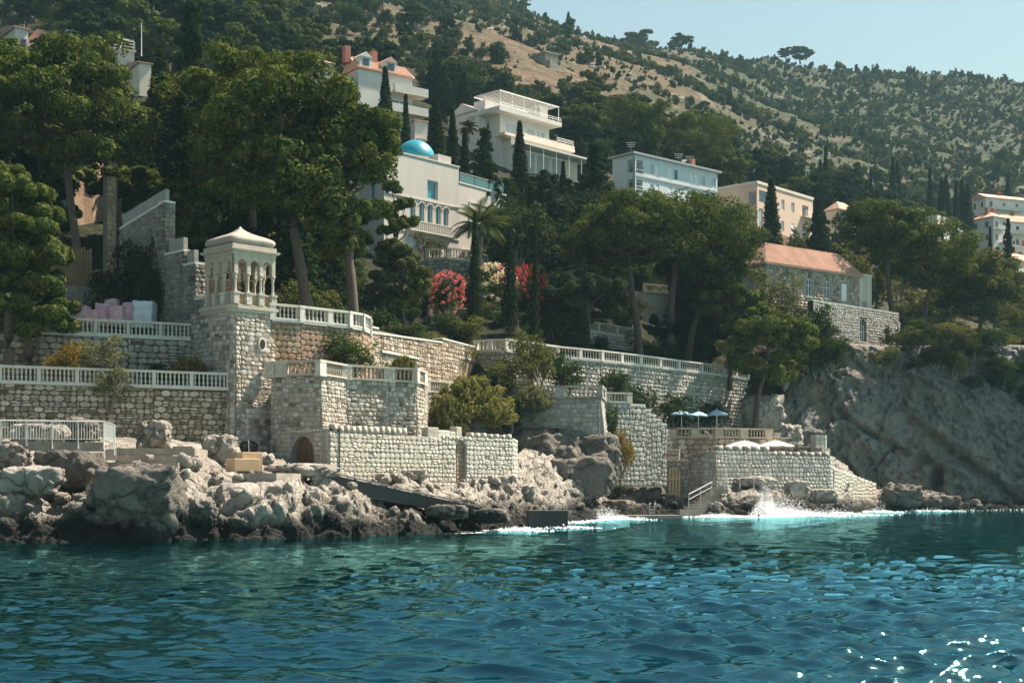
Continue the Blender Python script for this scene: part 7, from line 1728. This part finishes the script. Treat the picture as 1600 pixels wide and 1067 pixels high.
for (x, Y, zb, lb) in ((1092, 129.6, 6.9, 'white lounge chair left of the middle parasol pole'), (1108, 129.8, 6.9, 'white lounge chair between the second and third parasols')):
    X = (x - 800) / F * Y; lo = empty('lounge_chair', (X, Y, zb), lb, 'chair')
    mb = MB(); mb.box((X, Y, zb + .3), (1, 0), (0, 1), 1.3, .6, .07); mb.build('seat', M_WSH, lo)
    mb = MB(); mb.hexa([(X, Y, zb + .37), (X + .08, Y, zb + .37), (X + .08, Y + .6, zb + .37), (X, Y + .6, zb + .37), (X - .5, Y, zb + .9), (X - .42, Y, zb + .9), (X - .42, Y + .6, zb + .9), (X - .5, Y + .6, zb + .9)]); mb.build('backrest', M_WSH, lo)
    for dx in (.1, 1.15):
        for dy in (.05, .5): mb = MB(); mb.box((X + dx, Y + dy, zb), (1, 0), (0, 1), .06, .06, .3); mb.build('leg', M_WSH, lo)
# loose stones on the shore
SM = [rockmesh('loose_stone', 60 + i, .5, .42, .32, M_ROCK, IV3, IF3, .35) for i in range(5)]
r = random.Random(91)
for i in range(100):
    x = r.choice([r.uniform(180, 520), r.uniform(520, 820), r.uniform(940, 1400), r.uniform(20, 180)]); v = r.uniform(.3, .95); Y, z = shore_pt(x, v)
    o = link('shore_stone', SM[i % 5], None, ((x - 800) / F * Y, Y, z + .12), (r.uniform(-.4, .4), r.uniform(-.4, .4), r.uniform(0, 6.28)), (r.uniform(.3, 1.0),) * 3)
    tag(o, 'loose pale stone lying among the shore rocks', 'stone', 'loose stones on the shore')
r = random.Random(17)
SMH = [rockmesh('limestone_outcrop', 80 + i, .5, .42, .34, M_ROCK, IV3, IF3, .4) for i in range(4)]
for i in range(90):
    x = r.choice([r.gauss(900, 60), r.gauss(930, 40), r.gauss(860, 60), r.uniform(560, 1300)]); Y = r.uniform(360, 590)
    o = link('limestone_outcrop', SMH[i % 4], None, ((x - 800) / F * Y, Y, tz(x, Y) - .2), (r.uniform(-.3, .3), r.uniform(-.3, .3), r.uniform(0, 6.28)), (r.uniform(1.2, 4.5), r.uniform(1.2, 4), r.uniform(1, 2.6)))
    tag(o, 'pale limestone outcrop showing through the dry hillside scrub', 'rock', 'limestone outcrops on the hillside')
# white water along the shore and the splash
r = np.random.RandomState(3); pc = []
def foam_cluster(x, Y, wpx, hm, n, spread, size):
    for _ in range(n):
        xx = x + r.normal() * wpx / 2; yy = Y + r.normal() * spread; z = abs(r.normal()) * hm * math.exp(-((xx - x) / (wpx * .5)) ** 2); pc.append(((xx - 800) / F * yy, yy, z, size * r.uniform(.4, 1.3) * (1 if z < hm * .6 else .5)))
for x in np.arange(500, 1600, 3.2):
    Y = shore_line(x); k = 0 if x < 780 else (6 if x < 1290 else 2)
    amt = .5 + .5 * noise.noise(Vector((x * .02, 3, 1)))
    for _ in range(int(k * amt * 2)):
        pc.append(((x + r.uniform(-4, 4) - 800) / F * Y, Y - abs(r.normal()) * (.5 if x < 780 else 1.3) - .05, abs(r.normal()) * .03 + .02, r.uniform(.025, .10)))
foam_cluster(945, 104, 55, .45, 1800, 1.2, .055); foam_cluster(800, 75, 60, .10, 420, .6, .08); foam_cluster(880, 80, 50, .12, 300, .8, .08)
foam_cluster(1225, 117.5, 80, .75, 3000, 1.0, .07); foam_cluster(1195, 116.5, 26, 2.0, 5000, .7, .035); foam_cluster(1205, 116.8, 50, 1.2, 3000, .7, .04); foam_cluster(1290, 122, 70, .35, 700, 1.2, .10); foam_cluster(1120, 113.3, 60, .2, 500, .8, .09); foam_cluster(1370, 135, 40, .25, 350, 1, .1); foam_cluster(1450, 143, 60, .15, 260, 1, .09)
pc = np.array(pc); OV = np.array([(1, 0, 0), (-.5, .87, 0), (-.5, -.87, 0), (0, 0, .9), (0, 0, -.6)]); OF = np.array([(0, 1, 3), (1, 2, 3), (2, 0, 3), (1, 0, 4), (2, 1, 4), (0, 2, 4)])
N_ = len(pc); V = OV[None] * pc[:, 3][:, None, None] * r.uniform(.6, 1.3, (N_, 5, 3)) + pc[:, None, :3]; Fc = OF[None] + (np.arange(N_) * 5)[:, None, None]
tag(link('sea_foam', mesh_np('sea_foam', V.reshape(-1, 3), Fc.reshape(-1, 3), M_FOAM)), kind='stuff')
# ---------------------------------------------------------------- air
mb = MB(); mb.box((-5200, -950, -4.5), (1, 0), (0, 1), 10400, 2520, 415)
m, t, b = newmat('haze'); t.nodes.remove(b); pv_ = nd(t, 'ShaderNodeVolumePrincipled'); pv_.inputs['Color'].default_value = (.45, .80, .95, 1); pv_.inputs['Density'].default_value = .00014; pv_.inputs['Anisotropy'].default_value = 0.0
t.links.new(pv_.outputs[0], t.nodes['Material Output'].inputs['Volume'])
mb.build('haze', m, kind='stuff')
